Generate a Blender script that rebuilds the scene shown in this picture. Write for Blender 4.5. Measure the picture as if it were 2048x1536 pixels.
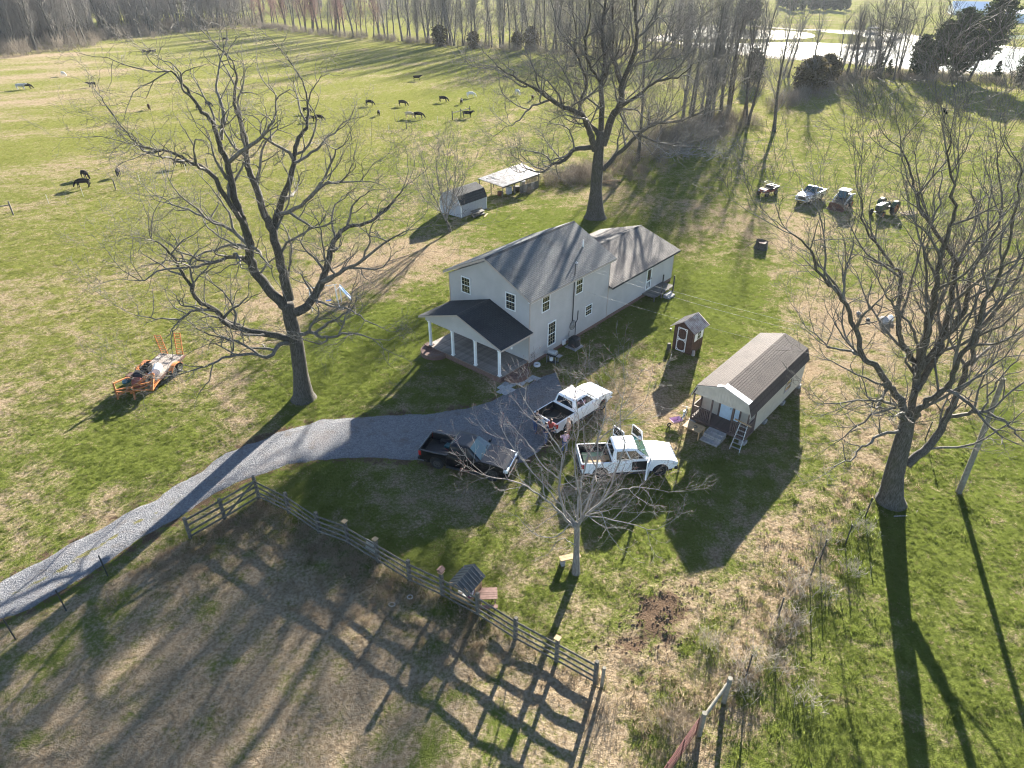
import bpy, bmesh, math, random
import numpy as np
from mathutils import Vector, Matrix
R = math.radians
for o in list(bpy.data.objects): bpy.data.objects.remove(o)
SC = bpy.context.scene
COL = SC.collection

# ------------------------------------------------------------------ camera, sky, sun, exposure
CAM_H, CAM_F, CAM_P = 26.0, 1337.6, R(32.055)          # a drone 26 m up, looking 32 degrees down
cam = bpy.data.cameras.new('camera'); cam.sensor_width = 36; cam.lens = 36*CAM_F/2048
cam.clip_start = .5; cam.clip_end = 9000
camo = bpy.data.objects.new('camera', cam); COL.objects.link(camo)
camo.location = (0, 0, CAM_H); camo.rotation_euler = (math.pi/2-CAM_P, 0, 0)
SC.camera = camo
SUN_AZ, SUN_EL = R(20.0), R(15.8)                      # azimuth clockwise from the view direction (+Y)
W = bpy.data.worlds.new('World'); SC.world = W; W.use_nodes = True
nt = W.node_tree; nt.nodes.clear()
sky = nt.nodes.new('ShaderNodeTexSky'); sky.sky_type = 'NISHITA'; sky.sun_disc = False
sky.sun_elevation = SUN_EL; sky.sun_rotation = SUN_AZ; sky.air_density = .75; sky.dust_density = .3; sky.ozone_density = 1.5
bg = nt.nodes.new('ShaderNodeBackground'); bg.inputs[1].default_value = .050
wo = nt.nodes.new('ShaderNodeOutputWorld')
nt.links.new(sky.outputs[0], bg.inputs[0]); nt.links.new(bg.outputs[0], wo.inputs[0])
sl = bpy.data.lights.new('sun', 'SUN'); sl.energy = 5.0; sl.angle = R(.5); sl.color = (1, .93, .82)
so = bpy.data.objects.new('sun', sl); COL.objects.link(so)
sd = Vector((math.sin(SUN_AZ)*math.cos(SUN_EL), math.cos(SUN_AZ)*math.cos(SUN_EL), math.sin(SUN_EL)))
so.rotation_euler = sd.to_track_quat('Z', 'Y').to_euler(); so.location = sd*60
SC.view_settings.view_transform = 'Standard'; SC.view_settings.look = 'None'
SC.view_settings.exposure = 2.85; SC.view_settings.gamma = 1; SC.view_settings.use_curve_mapping = False
SC.render.engine = 'CYCLES'
SC.cycles.max_bounces = 6; SC.cycles.diffuse_bounces = 2; SC.cycles.glossy_bounces = 3
SC.cycles.transmission_bounces = 3; SC.cycles.volume_bounces = 0; SC.cycles.transparent_max_bounces = 6
SC.cycles.caustics_reflective = False; SC.cycles.caustics_refractive = False
SC.cycles.use_denoising = True; SC.cycles.filter_width = 1.15
HAZE = .00008

# ------------------------------------------------------------------ geometry of the place
_s, _c = math.sin(CAM_P), math.cos(CAM_P)
def ray(x, y):
    u = (x-1024)/CAM_F; v = (y-768)/CAM_F
    return Vector((u, _c-v*_s, -(_s+v*_c)))
def at(x, y, z=0.):                                    # the world point at height z seen at a photo position
    d = ray(x, y); t = (z-CAM_H)/d.z
    return Vector((0, 0, CAM_H))+d*t
def atv(x, y, yy):                                     # the world point on the upright plane Y = yy
    d = ray(x, y); t = yy/d.y
    return Vector((0, 0, CAM_H))+d*t

# ------------------------------------------------------------------ helpers
class MB:
    def __init__(s): s.v = []; s.f = []; s.m = []
    def add(s, vs, fs, mi=0):
        b = len(s.v); s.v += [tuple(p) for p in vs]
        s.f += [tuple(i+b for i in q) for q in fs]; s.m += [mi]*len(fs)
    def box(s, lo, hi, mi=0, M=None):
        x0, y0, z0 = lo; x1, y1, z1 = hi
        vs = [(x0,y0,z0),(x1,y0,z0),(x1,y1,z0),(x0,y1,z0),(x0,y0,z1),(x1,y0,z1),(x1,y1,z1),(x0,y1,z1)]
        if M is not None: vs = [M @ Vector(p) for p in vs]
        s.add(vs, [(0,3,2,1),(4,5,6,7),(0,1,5,4),(1,2,6,5),(2,3,7,6),(3,0,4,7)], mi)
    def bar(s, a, b, w, h, mi=0, up=(0,0,1)):
        a = Vector(a); b = Vector(b); d = (b-a); L = d.length; d = d/L
        u = Vector(up); sx = d.cross(u)
        if sx.length < 1e-4: sx = d.cross(Vector((0,1,0)))
        sx.normalize(); u = sx.cross(d)
        M = Matrix(((d.x,sx.x,u.x,a.x),(d.y,sx.y,u.y,a.y),(d.z,sx.z,u.z,a.z),(0,0,0,1)))
        s.box((0,-w/2,-h/2), (L,w/2,h/2), mi, M)
    def tube(s, pts, rads, n=6, mi=0, cap=True):
        pts = [Vector(p) for p in pts]
        if not hasattr(rads, '__len__'): rads = [rads]*len(pts)
        vs = []; T = (pts[1]-pts[0]).normalized()
        N = T.orthogonal().normalized()
        for i, p in enumerate(pts):
            t = (pts[min(i+1,len(pts)-1)]-pts[max(i-1,0)])
            t = t.normalized() if t.length > 1e-9 else T
            N = (N-t*N.dot(t)); N = N.normalized() if N.length > 1e-6 else t.orthogonal().normalized()
            B = t.cross(N); r = rads[i]
            for k in range(n):
                a = 2*math.pi*k/n
                vs.append(p+N*(r*math.cos(a))+B*(r*math.sin(a)))
        fs = [(i*n+k, i*n+(k+1)%n, (i+1)*n+(k+1)%n, (i+1)*n+k) for i in range(len(pts)-1) for k in range(n)]
        if cap:
            fs.append(tuple(range(n-1,-1,-1))); fs.append(tuple((len(pts)-1)*n+k for k in range(n)))
        s.add(vs, fs, mi)
    def cyl(s, a, b, r, n=12, mi=0): s.tube([a, b], [r, r], n, mi)
    def ring(s, c, axis, R_, r, n=14, k=6, mi=0):
        c = Vector(c); ax = Vector(axis).normalized(); u = ax.orthogonal().normalized(); w = ax.cross(u); vs = []
        for i in range(n):
            a = 2*math.pi*i/n; d = u*math.cos(a)+w*math.sin(a)
            for j in range(k):
                b = 2*math.pi*j/k; vs.append(c+d*(R_+r*math.cos(b))+ax*(r*math.sin(b)))
        s.add(vs, [(i*k+j, ((i+1)%n)*k+j, ((i+1)%n)*k+(j+1)%k, i*k+(j+1)%k) for i in range(n) for j in range(k)], mi)
    def prism(s, poly, a, b, mi=0, ax='y'):            # polygon in (x,z) extruded along y, or in (y,z) along x, or (x,y) along z
        n = len(poly)
        P = {'y': lambda p, t: (p[0], t, p[1]), 'x': lambda p, t: (t, p[0], p[1]), 'z': lambda p, t: (p[0], p[1], t)}[ax]
        vs = [P(p, a) for p in poly]+[P(p, b) for p in poly]
        fs = [(i, (i+1)%n, (i+1)%n+n, i+n) for i in range(n)]+[tuple(range(n-1,-1,-1)), tuple(range(n, 2*n))]
        s.add(vs, fs, mi)
    def mesh(s, name, mats, smooth=False):
        me = bpy.data.meshes.new(name); me.from_pydata(s.v, [], s.f); me.update()
        for m in (mats if isinstance(mats, (list, tuple)) else [mats]): me.materials.append(m)
        if any(s.m): me.polygons.foreach_set('material_index', s.m)
        if smooth: me.polygons.foreach_set('use_smooth', [True]*len(me.polygons))
        return me
    def build(s, name, mats, parent=None, smooth=False, bevel=0, seg=2, fix=True):
        me = s.mesh(name, mats, smooth)
        if fix:
            bm = bmesh.new(); bm.from_mesh(me); bmesh.ops.recalc_face_normals(bm, faces=bm.faces); bm.to_mesh(me); bm.free()
        o = bpy.data.objects.new(name, me); COL.objects.link(o)
        if parent is not None: o.parent = parent
        if bevel:
            md = o.modifiers.new('bevel', 'BEVEL'); md.width = bevel; md.segments = seg; md.limit_method = 'ANGLE'; md.angle_limit = R(35)
        return o

def tag(o, label=None, cat=None, group=None, kind=None):
    if label: o['label'] = label
    if cat: o['category'] = cat
    if group: o['group'] = group
    if kind: o['kind'] = kind
    return o
def thing(name, label, cat, loc=(0,0,0), rz=0, group=None):
    o = bpy.data.objects.new(name, None); COL.objects.link(o); o.empty_display_size = .3
    o.location = loc; o.rotation_euler = (0, 0, rz)
    return tag(o, label, cat, group)
def link(name, me, parent=None, loc=None):
    o = bpy.data.objects.new(name, me); COL.objects.link(o)
    if parent is not None: o.parent = parent
    if loc is not None: o.location = loc
    return o
CH = {}
def kids(o): return [x for x in COL.objects if x.parent is o]
def copy_tree(o, loc=None, rz=None, label=None, group=None, parent=None, children=None):
    c = o.copy(); COL.objects.link(c)
    if parent is not None: c.parent = parent
    for ch in (children[o] if children else kids(o)): copy_tree(ch, parent=c, children=children)
    if loc is not None: c.location = loc
    if rz is not None: c.rotation_euler = (0, 0, rz)
    if label: c['label'] = label
    if group: c['group'] = group
    return c
def tree_of(o):
    d = {}
    def rec(x):
        d[x] = kids(x)
        for k in d[x]: rec(k)
    rec(o); return d

# ------------------------------------------------------------------ materials
def nodes_of(name):
    m = bpy.data.materials.new(name); m.use_nodes = True
    n = m.node_tree; b = n.nodes['Principled BSDF']
    return m, n, b
def N(n, t, **kw):
    x = n.nodes.new(t)
    for k, v in kw.items(): setattr(x, k, v)
    return x
def mixc(n, fac, a, b, mode='MIX'):
    x = n.nodes.new('ShaderNodeMix'); x.data_type = 'RGBA'; x.blend_type = mode
    for sock, v in ((x.inputs['Factor'], fac), (x.inputs[6], a), (x.inputs[7], b)):
        if isinstance(v, bpy.types.NodeSocket): n.links.new(v, sock)
        elif hasattr(v, '__len__'): sock.default_value = tuple(v)+((1,) if len(v) == 3 else ())
        else: sock.default_value = v
    return x.outputs[2]
def mth(n, op, a, b=None, c=None, clamp=False):
    x = n.nodes.new('ShaderNodeMath'); x.operation = op; x.use_clamp = clamp
    for i, v in enumerate((a, b, c)):
        if v is None: continue
        if isinstance(v, bpy.types.NodeSocket): n.links.new(v, x.inputs[i])
        else: x.inputs[i].default_value = v
    return x.outputs[0]
def noise(n, vec, scale, detail=3, rough=.55):
    x = n.nodes.new('ShaderNodeTexNoise'); x.inputs['Scale'].default_value = scale
    x.inputs['Detail'].default_value = detail; x.inputs['Roughness'].default_value = rough
    if vec is not None: n.links.new(vec, x.inputs['Vector'])
    return x.outputs[0]
def ramp(n, v, lo, hi):
    x = n.nodes.new('ShaderNodeMapRange'); x.interpolation_type = 'SMOOTHSTEP'
    n.links.new(v, x.inputs[0]); x.inputs[1].default_value = lo; x.inputs[2].default_value = hi
    return x.outputs[0]
def bump(n, b, h, strength, dist):
    x = n.nodes.new('ShaderNodeBump'); x.inputs['Strength'].default_value = strength; x.inputs['Distance'].default_value = dist
    n.links.new(h, x.inputs['Height']); n.links.new(x.outputs[0], b.inputs['Normal']); return x
def mat(name, col, rough=.8, col2=None, scale=4., var=.25, bmp=0, bscale=40., metal=0, spec=.4, coat=0, objvar=0):
    m, n, b = nodes_of(name)
    tc = N(n, 'ShaderNodeTexCoord').outputs['Object']
    nz = noise(n, tc, scale, 4)
    a = col if col2 else tuple(x*(1-var) for x in col)
    c2 = col2 if col2 else tuple(min(1, x*(1+var)) for x in col)
    cc = mixc(n, ramp(n, nz, .3, .7), a, c2)
    if objvar:
        oi = N(n, 'ShaderNodeObjectInfo')
        k = mth(n, 'MULTIPLY_ADD', oi.outputs['Random'], 2*objvar, 1-objvar)
        x = n.nodes.new('ShaderNodeVectorMath'); x.operation = 'SCALE'; n.links.new(cc, x.inputs[0]); n.links.new(k, x.inputs['Scale']); cc = x.outputs[0]
    n.links.new(cc, b.inputs['Base Color'])
    b.inputs['Roughness'].default_value = rough; b.inputs['Metallic'].default_value = metal
    b.inputs['Specular IOR Level'].default_value = spec; b.inputs['Coat Weight'].default_value = coat
    if bmp: bump(n, b, noise(n, tc, bscale, 3), bmp, .02)
    return m
def shingle(name, col, col2, bw=.32, rh=.13):
    m, n, b = nodes_of(name)
    tc = N(n, 'ShaderNodeTexCoord').outputs['Object']
    br = N(n, 'ShaderNodeTexBrick'); n.links.new(tc, br.inputs['Vector'])
    br.inputs['Scale'].default_value = 1; br.inputs['Brick Width'].default_value = bw; br.inputs['Row Height'].default_value = rh
    br.inputs['Mortar Size'].default_value = .02; br.inputs['Bias'].default_value = -.1
    br.inputs['Color1'].default_value = col+(1,); br.inputs['Color2'].default_value = col2+(1,); br.inputs['Mortar'].default_value = tuple(x*.35 for x in col)+(1,)
    g = noise(n, tc, 60, 2); big = noise(n, tc, .7, 3)
    cc = mixc(n, ramp(n, g, .3, .75), br.outputs['Color'], tuple(min(1, x*1.7) for x in col2))
    cc = mixc(n, mth(n, 'MULTIPLY', ramp(n, big, .45, .75), .45), cc, tuple(x*.6 for x in col))
    n.links.new(cc, b.inputs['Base Color']); b.inputs['Roughness'].default_value = .85; b.inputs['Specular IOR Level'].default_value = .15
    h = mth(n, 'MULTIPLY_ADD', br.outputs['Fac'], -1.0, mth(n, 'MULTIPLY', g, .5))
    bump(n, b, h, .8, .02)
    return m
def glass(name, col=(.02,.025,.03), rough=.06):
    m, n, b = nodes_of(name)
    b.inputs['Base Color'].default_value = col+(1,); b.inputs['Roughness'].default_value = rough
    b.inputs['Specular IOR Level'].default_value = .8; b.inputs['Coat Weight'].default_value = .3
    return m
M = {}
M['siding'] = mat('vinyl_siding', (.42,.40,.385), .6, var=.06, scale=.8)
M['trimtan'] = mat('tan_trim', (.43,.36,.31), .5, var=.06)
M['white'] = mat('white_paint', (.78,.78,.76), .45, var=.06, scale=2)
M['brick'] = mat('red_brick', (.125,.072,.058), .85, (.195,.115,.09), scale=9, bmp=.4)
M['roofA'] = shingle('grey_shingle', (.080,.086,.088), (.130,.133,.130))
M['roofB'] = shingle('brown_grey_shingle', (.088,.078,.073), (.138,.124,.113))
M['roofC'] = shingle('brown_shingle', (.042,.034,.031), (.066,.053,.048), .3, .16)
M['roofD'] = shingle('dark_shingle', (.026,.029,.033), (.042,.045,.048))
M['ridge'] = mat('ridge_shingle', (.045,.046,.048), .85, var=.3, scale=8)
M['deck'] = mat('weathered_deck', (.20,.165,.14), .8, (.30,.26,.225), scale=3, objvar=.18)
M['glass'] = glass('window_glass')
M['dark'] = mat('dark_void', (.012,.012,.012), .9)
M['wood'] = mat('grey_weathered_wood', (.075,.070,.060), .9, (.145,.132,.110), scale=6, bmp=.3, objvar=.15)
M['woodtan'] = mat('tan_wood', (.34,.22,.11), .8, (.45,.31,.17), scale=5, objvar=.1)
M['woodred'] = mat('red_brown_wood', (.17,.095,.075), .8, (.24,.14,.11), scale=6, objvar=.1)
M['shedbrown'] = mat('dark_brown_board', (.060,.030,.022), .75, (.095,.05,.036), scale=5, objvar=.12)
M['cabin'] = mat('cabin_siding', (.44,.40,.34), .6, var=.07, scale=2)
M['cabintrim'] = mat('brown_stain', (.105,.075,.065), .8, var=.2)
M['concrete'] = mat('concrete', (.30,.29,.28), .9, var=.2, scale=5, bmp=.2)
M['paver'] = mat('paver_stone', (.36,.36,.35), .85, var=.15, scale=6, objvar=.15)
M['metalgrey'] = mat('galvanised', (.45,.46,.47), .4, var=.12, metal=.8)
M['darkmetal'] = mat('dark_metal', (.05,.053,.056), .5, var=.2, metal=.4)
M['black'] = mat('black_plastic', (.015,.015,.016), .5, var=.2)
M['rubber'] = mat('tyre_rubber', (.018,.018,.018), .85, var=.3, scale=12)
M['rim'] = mat('alloy_rim', (.35,.35,.36), .3, var=.1, metal=.9)
M['rimdark'] = mat('dark_rim', (.08,.08,.085), .35, var=.1, metal=.7)
M['carblack'] = mat('black_paint', (.005,.005,.007), .22, var=.1, spec=.35, coat=.3)
M['carwhite'] = mat('white_car_paint', (.80,.80,.80), .25, var=.02, spec=.5, coat=.6)
M['carsilver'] = mat('silver_car_paint', (.36,.38,.42), .3, var=.04, metal=.5, coat=.5)
M['chrome'] = mat('chrome', (.7,.72,.75), .12, var=.05, metal=1)
M['redlens'] = mat('red_lens', (.35,.015,.015), .2, var=.1, coat=.5)
M['clearlens'] = mat('clear_lens', (.55,.58,.6), .12, var=.1, coat=.8)
M['windshield'] = glass('windshield_glass', (.012,.045,.05), .04)
M['orange'] = mat('orange_machine_paint', (.42,.16,.035), .6, (.30,.10,.035), scale=5)
M['rust'] = mat('rusty_steel', (.13,.055,.03), .85, (.07,.035,.025), scale=7)
M['redpaint'] = mat('faded_red_paint', (.20,.045,.03), .6, var=.3)
M['green'] = mat('green_machine_paint', (.035,.065,.03), .5, var=.25)
M['teal'] = mat('teal_plastic', (.02,.10,.11), .5)
M['blue'] = mat('blue_plastic', (.03,.11,.42), .35, var=.1)
M['pink'] = mat('pink_plastic', (.55,.36,.50), .5, var=.1)
M['gatered'] = mat('red_gate_paint', (.13,.045,.04), .55, var=.25)
M['pole'] = mat('pole_wood', (.16,.15,.12), .9, (.24,.225,.18), scale=5, bmp=.3)
M['tin'] = mat('weathered_tin', (.30,.28,.26), .55, (.17,.13,.11), scale=2.5, metal=.25, spec=.5)
M['tinbright'] = mat('bare_tin', (.36,.345,.33), .6, (.20,.175,.155), scale=1.6, metal=.4)
M['gshed'] = mat('grey_shed_siding', (.36,.37,.40), .6, var=.06)
M['bluedoor'] = mat('pale_blue_door', (.50,.62,.72), .45, var=.05)
M['slate'] = mat('dark_corrugated_roof', (.045,.052,.055), .5, var=.25, scale=3)
# ------------------------------------------------------------------ ground, drive, water
def _hash(ix, iy, seed):
    h = (ix.astype(np.int64)*374761393+iy.astype(np.int64)*668265263+seed*1442695041) & 0x7fffffff
    h = ((h ^ (h >> 13))*1274126177) & 0x7fffffff
    return ((h ^ (h >> 16)) & 0xffff)/65535.
def vnoise(x, y, seed=0):
    ix = np.floor(x); iy = np.floor(y); fx = x-ix; fy = y-iy
    fx = fx*fx*(3-2*fx); fy = fy*fy*(3-2*fy)
    a = _hash(ix, iy, seed); b = _hash(ix+1, iy, seed); c = _hash(ix, iy+1, seed); d = _hash(ix+1, iy+1, seed)
    return (a*(1-fx)+b*fx)*(1-fy)+(c*(1-fx)+d*fx)*fy
def fbm(x, y, scale, octv=4, seed=0):
    x = np.asarray(x)/scale; y = np.asarray(y)/scale; t = 0; a = .5; s = 0
    for k in range(octv):
        t = t+a*vnoise(x*2**k+17.3*k, y*2**k-9.1*k, seed+k); s += a; a *= .5
    return t/s
def inpoly(x, y, poly):
    ins = np.zeros(np.shape(x), bool); n = len(poly)
    for i in range(n):
        x0, y0 = poly[i][0], poly[i][1]; x1, y1 = poly[(i+1) % n][0], poly[(i+1) % n][1]
        if y0 == y1: continue
        c = ((y0 > y) != (y1 > y)) & (x < (x1-x0)*(y-y0)/(y1-y0)+x0)
        ins ^= c
    return ins
def sstep(v, a, b):
    t = np.clip((v-a)/(b-a), 0, 1); return t*t*(3-2*t)
def dline(x, y, pts):
    d = np.full(np.shape(x), 1e9)
    for (a, b) in zip(pts, pts[1:]):
        vx, vy = b[0]-a[0], b[1]-a[1]; L = vx*vx+vy*vy
        t = np.clip(((x-a[0])*vx+(y-a[1])*vy)/L, 0, 1)
        d = np.minimum(d, np.hypot(x-a[0]-t*vx, y-a[1]-t*vy))
    return d
PX = lambda pts: [tuple(at(*p).xy) for p in pts]
FENCE_PX = [(382,1077.7),(450,1038),(519,997),(578.5,1026),(639,1066),(697,1088),(757,1124),(820,1163),(886,1194),(956,1231.5),(1030.6,1279),(1112.6,1324),(1190,1368)]
FENCE = PX(FENCE_PX)
DR_N = PX([(-260,1300),(0,1163),(105,1105),(190,1058),(300,1000),(395,945),(455,905),(540,868),(640,838),(735,829),(840,824),(930,815),(985,797),(1030,777),(1075,756),(1110,742)])
DR_S = PX([(-260,1400),(0,1243),(60,1217),(150,1165),(270,1090),(360,1037),(430,990),(520,948),(600,926),(680,916),(760,917),(850,925),(960,940),(1050,925),(1110,880),(1128,790)])
DRIVE = DR_N+DR_S[::-1]
FIELD = PX([(-150,1340),(60,1225),(250,1150),(375,1079)]+FENCE_PX[2:]+[(1250,1470),(1290,1560),(1250,1800),(-100,1800)])
RLAWN = PX([(1400,1620),(1470,1400),(1520,1290),(1570,1210),(1640,1110),(1700,1010),(1760,930),(1840,850),(1920,805),(2150,740),(2500,800),(2300,1800)])
WEEDL = PX([(1395,1480),(1450,1400),(1500,1300),(1560,1200),(1620,1110),(1700,1000),(1800,890),(1900,800)])
FARF_PX = [(-80,450),(25,424),(232,380),(415,335),(569,310),(703,280),(813,258),(905,240),(940,230),(1010,217),(1100,200),(1200,185)]
FARF = PX(FARF_PX)
PAST = FARF+PX([(1330,120),(1180,106),(895,86),(748,70),(600,55),(512,48),(330,64),(225,80),(125,93),(0,108),(-200,135),(-300,480)])
BLOBS = [(760,640,5,-.42),(690,705,6,-.35),(480,850,4,-.2),(1420,600,8,-.40),(1360,640,4,-.35),(300,900,5,-.22),(240,850,4,-.15),(620,770,4,-.25),
    (1500,420,14,-.12),(1480,560,6,-.2),(1150,470,9,-.25),(1010,440,6,-.25),(980,1010,3,-.15),(920,1120,3.5,-.3),(620,960,3,-.2),(1280,470,8,-.1),(1650,1050,6,-.2),
    (640,600,6,.30),(760,520,7,.30),(850,500,5,.25),(560,680,4,.2),(1270,790,4,.22),(1230,740,3,.15),(1560,450,10,.3),(1440,540,5,.15),(1560,740,4,.2),(1665,690,5,.25),(1640,800,4,.2),
    (420,790,5,.25),(460,880,2.5,.3),(340,1000,4,.12),(200,850,3,.1),(860,990,3,.25),(960,1000,2.5,.3),(1010,1080,4,.18),(1090,1200,4,.12),(1300,1400,4,.12),
    (1700,640,6,.3),(1950,640,8,.25),(1380,840,3,.2),(1060,330,14,.1),(1250,400,10,.18),(1640,620,4,.2),(30,620,10,.08),(100,760,6,.1),(1560,1110,3,.1)]
BL = [(at(a, b).x, at(a, b).y, r, v) for a, b, r, v in BLOBS]
DIRTS = [(1330,1205,1.5,.9),(1310,1180,1.0,.6),(1290,1260,1.0,.7),(1345,1265,1.2,.6),(1275,1310,.9,.6),(1390,1215,.8,.4),(1300,1235,1.2,.5),(1240,1300,.8,.35),(2050,358,3.0,.8),(20,1150,1.5,.5),(590,890,1.2,.25),(1640,720,2.5,.25),(1700,700,3,.25),(800,520,3,.15),(860,1010,1.2,.2),(1250,1360,1.5,.4)]
DL = [(at(a, b).x, at(a, b).y, r, v) for a, b, r, v in DIRTS]
TRACKS = [PX([(1660,880),(1600,960),(1520,1080),(1400,1190),(1310,1260),(1240,1390)]), PX([(1350,880),(1290,790),(1330,740),(1470,660),(1560,560),(1590,430)]), PX([(1180,960),(1090,1080),(1010,1140),(950,1160)]), PX([(560,890),(470,790),(420,700),(520,610),(760,520)])]
def zones(x, y):
    """dry (0 lush .. 1 straw), dirt, sun-bleached yellow, tall"""
    x = np.asarray(x, float); y = np.asarray(y, float)
    fld = inpoly(x, y, FIELD); rl = inpoly(x, y, RLAWN); pa = inpoly(x, y, PAST)
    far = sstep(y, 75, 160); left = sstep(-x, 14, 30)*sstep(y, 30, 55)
    dry = np.where(fld, .70, np.where(rl, .27, np.where(pa, .32, .41-.10*left)))
    dry = dry-.05*sstep(y, 60, 130)*(~pa)
    n1 = fbm(x, y, 7, 3, 1); n2 = fbm(x, y, 2.1, 3, 5); n3 = fbm(x, y, .8, 2, 8)
    amp = np.where(fld, .75, np.where(rl, .30, np.where(pa, .3, .34-.14*left)))
    dry = dry+(n1-.5)*amp+(n2-.5)*.45*(1-.4*left)+(n3-.5)*.5
    bx, by = x*.83+y*.55, -x*.55+y*.83
    band = fbm(bx*.16, by, 9, 4, 21)
    dry = dry+(band-.5)*np.where(pa, .85, .3*left)
    dry = dry+.30*pa*sstep(-x-y*.33, 20, 90)*sstep(fbm(x, y, 30, 3, 9), .35, .7)
    for (a, b, r, v) in BL: dry = dry+v*np.exp(-((x-a)**2+(y-b)**2)/(r*r))
    dirt = np.zeros_like(dry)
    for (a, b, r, v) in DL: dirt = dirt+v*np.exp(-((x-a)**2+(y-b)**2)/(r*r))
    dirt = sstep(dirt+(fbm(x, y, .8, 3, 13)-.5)*1.9*(dirt > .06)-.12, .15, 1.3)*.62
    de = dline(x, y, DR_S); dirt = dirt+.55*np.exp(-(de/.7)**2)+.45*np.exp(-(dline(x, y, DR_N)/.55)**2)
    for T in TRACKS: dt = dline(x, y, T); dry = dry+.20*(np.exp(-((dt-.8)/.35)**2)+.5*np.exp(-(dt/1.6)**2))*fbm(x, y, 3., 2, 17)*1.4; dirt = dirt+.30*np.exp(-((dt-.8)/.3)**2)*sstep(fbm(x, y, 2.2, 3, 19), .45, .7)
    wl = np.exp(-(dline(x, y, WEEDL)/1.6)**2); dry = dry+.35*wl
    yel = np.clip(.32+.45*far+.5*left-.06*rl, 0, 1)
    return np.clip(dry, 0, 1), np.clip(dirt, 0, 1), yel, fld
def gz(x, y):
    x = np.asarray(x, float); y = np.asarray(y, float)
    fld = inpoly(x, y, FIELD)
    near = 1-sstep(y, 120, 260)
    h = (fbm(x, y, 1.3, 3, 31)-.5)*.07+(fbm(x, y, .55, 2, 37)-.5)*.05*(1-sstep(y, 40, 80))
    h = h+np.where(fld, (fbm(x, y, 1.4, 3, 41)-.4)*.14, 0)
    for (a, b, r, v) in DL[:8]: h = h+.22*v*np.exp(-((x-a)**2+(y-b)**2)/(r*r*.6))*(fbm(x, y, .5, 3, 47)-.15)
    flat = inpoly(x, y, DRIVE)
    h = np.where(flat, -.03, h)
    return h*near+(fbm(x, y, 60, 2, 51)-.5)*.5*sstep(y, 130, 300)-.02*(1-near)
def axis(lo, hi, core0, core1, st, g):
    a = list(np.arange(core0, core1, st)); s = st; p = core1; up = []
    while p < hi: up.append(p); s *= g; p += s
    up.append(hi); s = st; p = core0; dn = []
    while p > lo: s *= g; p -= s; dn.append(max(p, lo))
    return np.array(sorted(set(dn+a+up)))
xs = axis(-5000, 5000, -34, 36, .30, 1.045); ys = axis(-120, 9000, 12, 60, .28, 1.020)
X, Y = np.meshgrid(xs, ys)
Z = gz(X.ravel(), Y.ravel())
nx, ny = len(xs), len(ys)
co = np.column_stack([X.ravel(), Y.ravel(), Z])
idx = np.arange(nx*ny).reshape(ny, nx)
quads = np.stack([idx[:-1, :-1], idx[:-1, 1:], idx[1:, 1:], idx[1:, :-1]], -1).reshape(-1, 4)
gm = bpy.data.meshes.new('ground'); gm.vertices.add(len(co)); gm.vertices.foreach_set('co', co.ravel())
gm.loops.add(quads.size); gm.loops.foreach_set('vertex_index', quads.ravel().astype(np.int32))
gm.polygons.add(len(quads)); gm.polygons.foreach_set('loop_start', np.arange(0, quads.size, 4, dtype=np.int32))
gm.polygons.foreach_set('use_smooth', np.ones(len(quads), bool))
gm.update(calc_edges=True)
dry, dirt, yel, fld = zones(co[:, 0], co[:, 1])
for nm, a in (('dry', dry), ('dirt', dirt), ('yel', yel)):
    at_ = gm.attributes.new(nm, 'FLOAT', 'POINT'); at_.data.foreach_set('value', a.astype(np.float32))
def attr(n, name, typ='GEOMETRY'):
    a = N(n, 'ShaderNodeAttribute'); a.attribute_name = name; a.attribute_type = typ; return a.outputs['Fac']
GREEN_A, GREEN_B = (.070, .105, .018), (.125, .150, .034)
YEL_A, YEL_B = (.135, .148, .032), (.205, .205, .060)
TAN_A, TAN_B = (.22, .160, .100), (.37, .295, .20)
m, n, b = nodes_of('ground_turf')
tc = N(n, 'ShaderNodeTexCoord').outputs['Object']
n1 = noise(n, tc, 1.1, 5, .65); n2 = noise(n, tc, 6, 4, .65); n3 = noise(n, tc, 24, 3, .6); n0 = noise(n, tc, .18, 4, .6)
mixn = mth(n, 'ADD', mth(n, 'MULTIPLY', n1, .5), mth(n, 'ADD', mth(n, 'MULTIPLY', n2, .35), mth(n, 'MULTIPLY', n3, .25)))
d_ = mth(n, 'ADD', attr(n, 'dry'), mth(n, 'MULTIPLY', mth(n, 'SUBTRACT', mixn, .55), 2.3))
fac = ramp(n, d_, .28, .78)
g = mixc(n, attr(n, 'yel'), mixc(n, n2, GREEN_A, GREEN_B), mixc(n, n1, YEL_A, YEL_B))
t = mixc(n, ramp(n, n2, .3, .7), TAN_A, TAN_B)
cc = mixc(n, fac, g, t)
cc = mixc(n, ramp(n, mth(n, 'ADD', attr(n, 'dirt'), mth(n, 'ADD', mth(n, 'MULTIPLY', mth(n, 'SUBTRACT', n2, .5), .9), mth(n, 'MULTIPLY', mth(n, 'SUBTRACT', n1, .5), 1.3))), .34, .6), cc, mixc(n, n3, (.075, .050, .034), (.17, .118, .08)))
n.links.new(cc, b.inputs['Base Color']); b.inputs['Roughness'].default_value = 1; b.inputs['Specular IOR Level'].default_value = 0
hh = mth(n, 'ADD', mth(n, 'MULTIPLY', n2, .7), mth(n, 'MULTIPLY', n3, .35))
bump(n, b, hh, 1.0, .26)
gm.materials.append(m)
ground = link('ground', gm); tag(ground, kind='structure')

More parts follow.
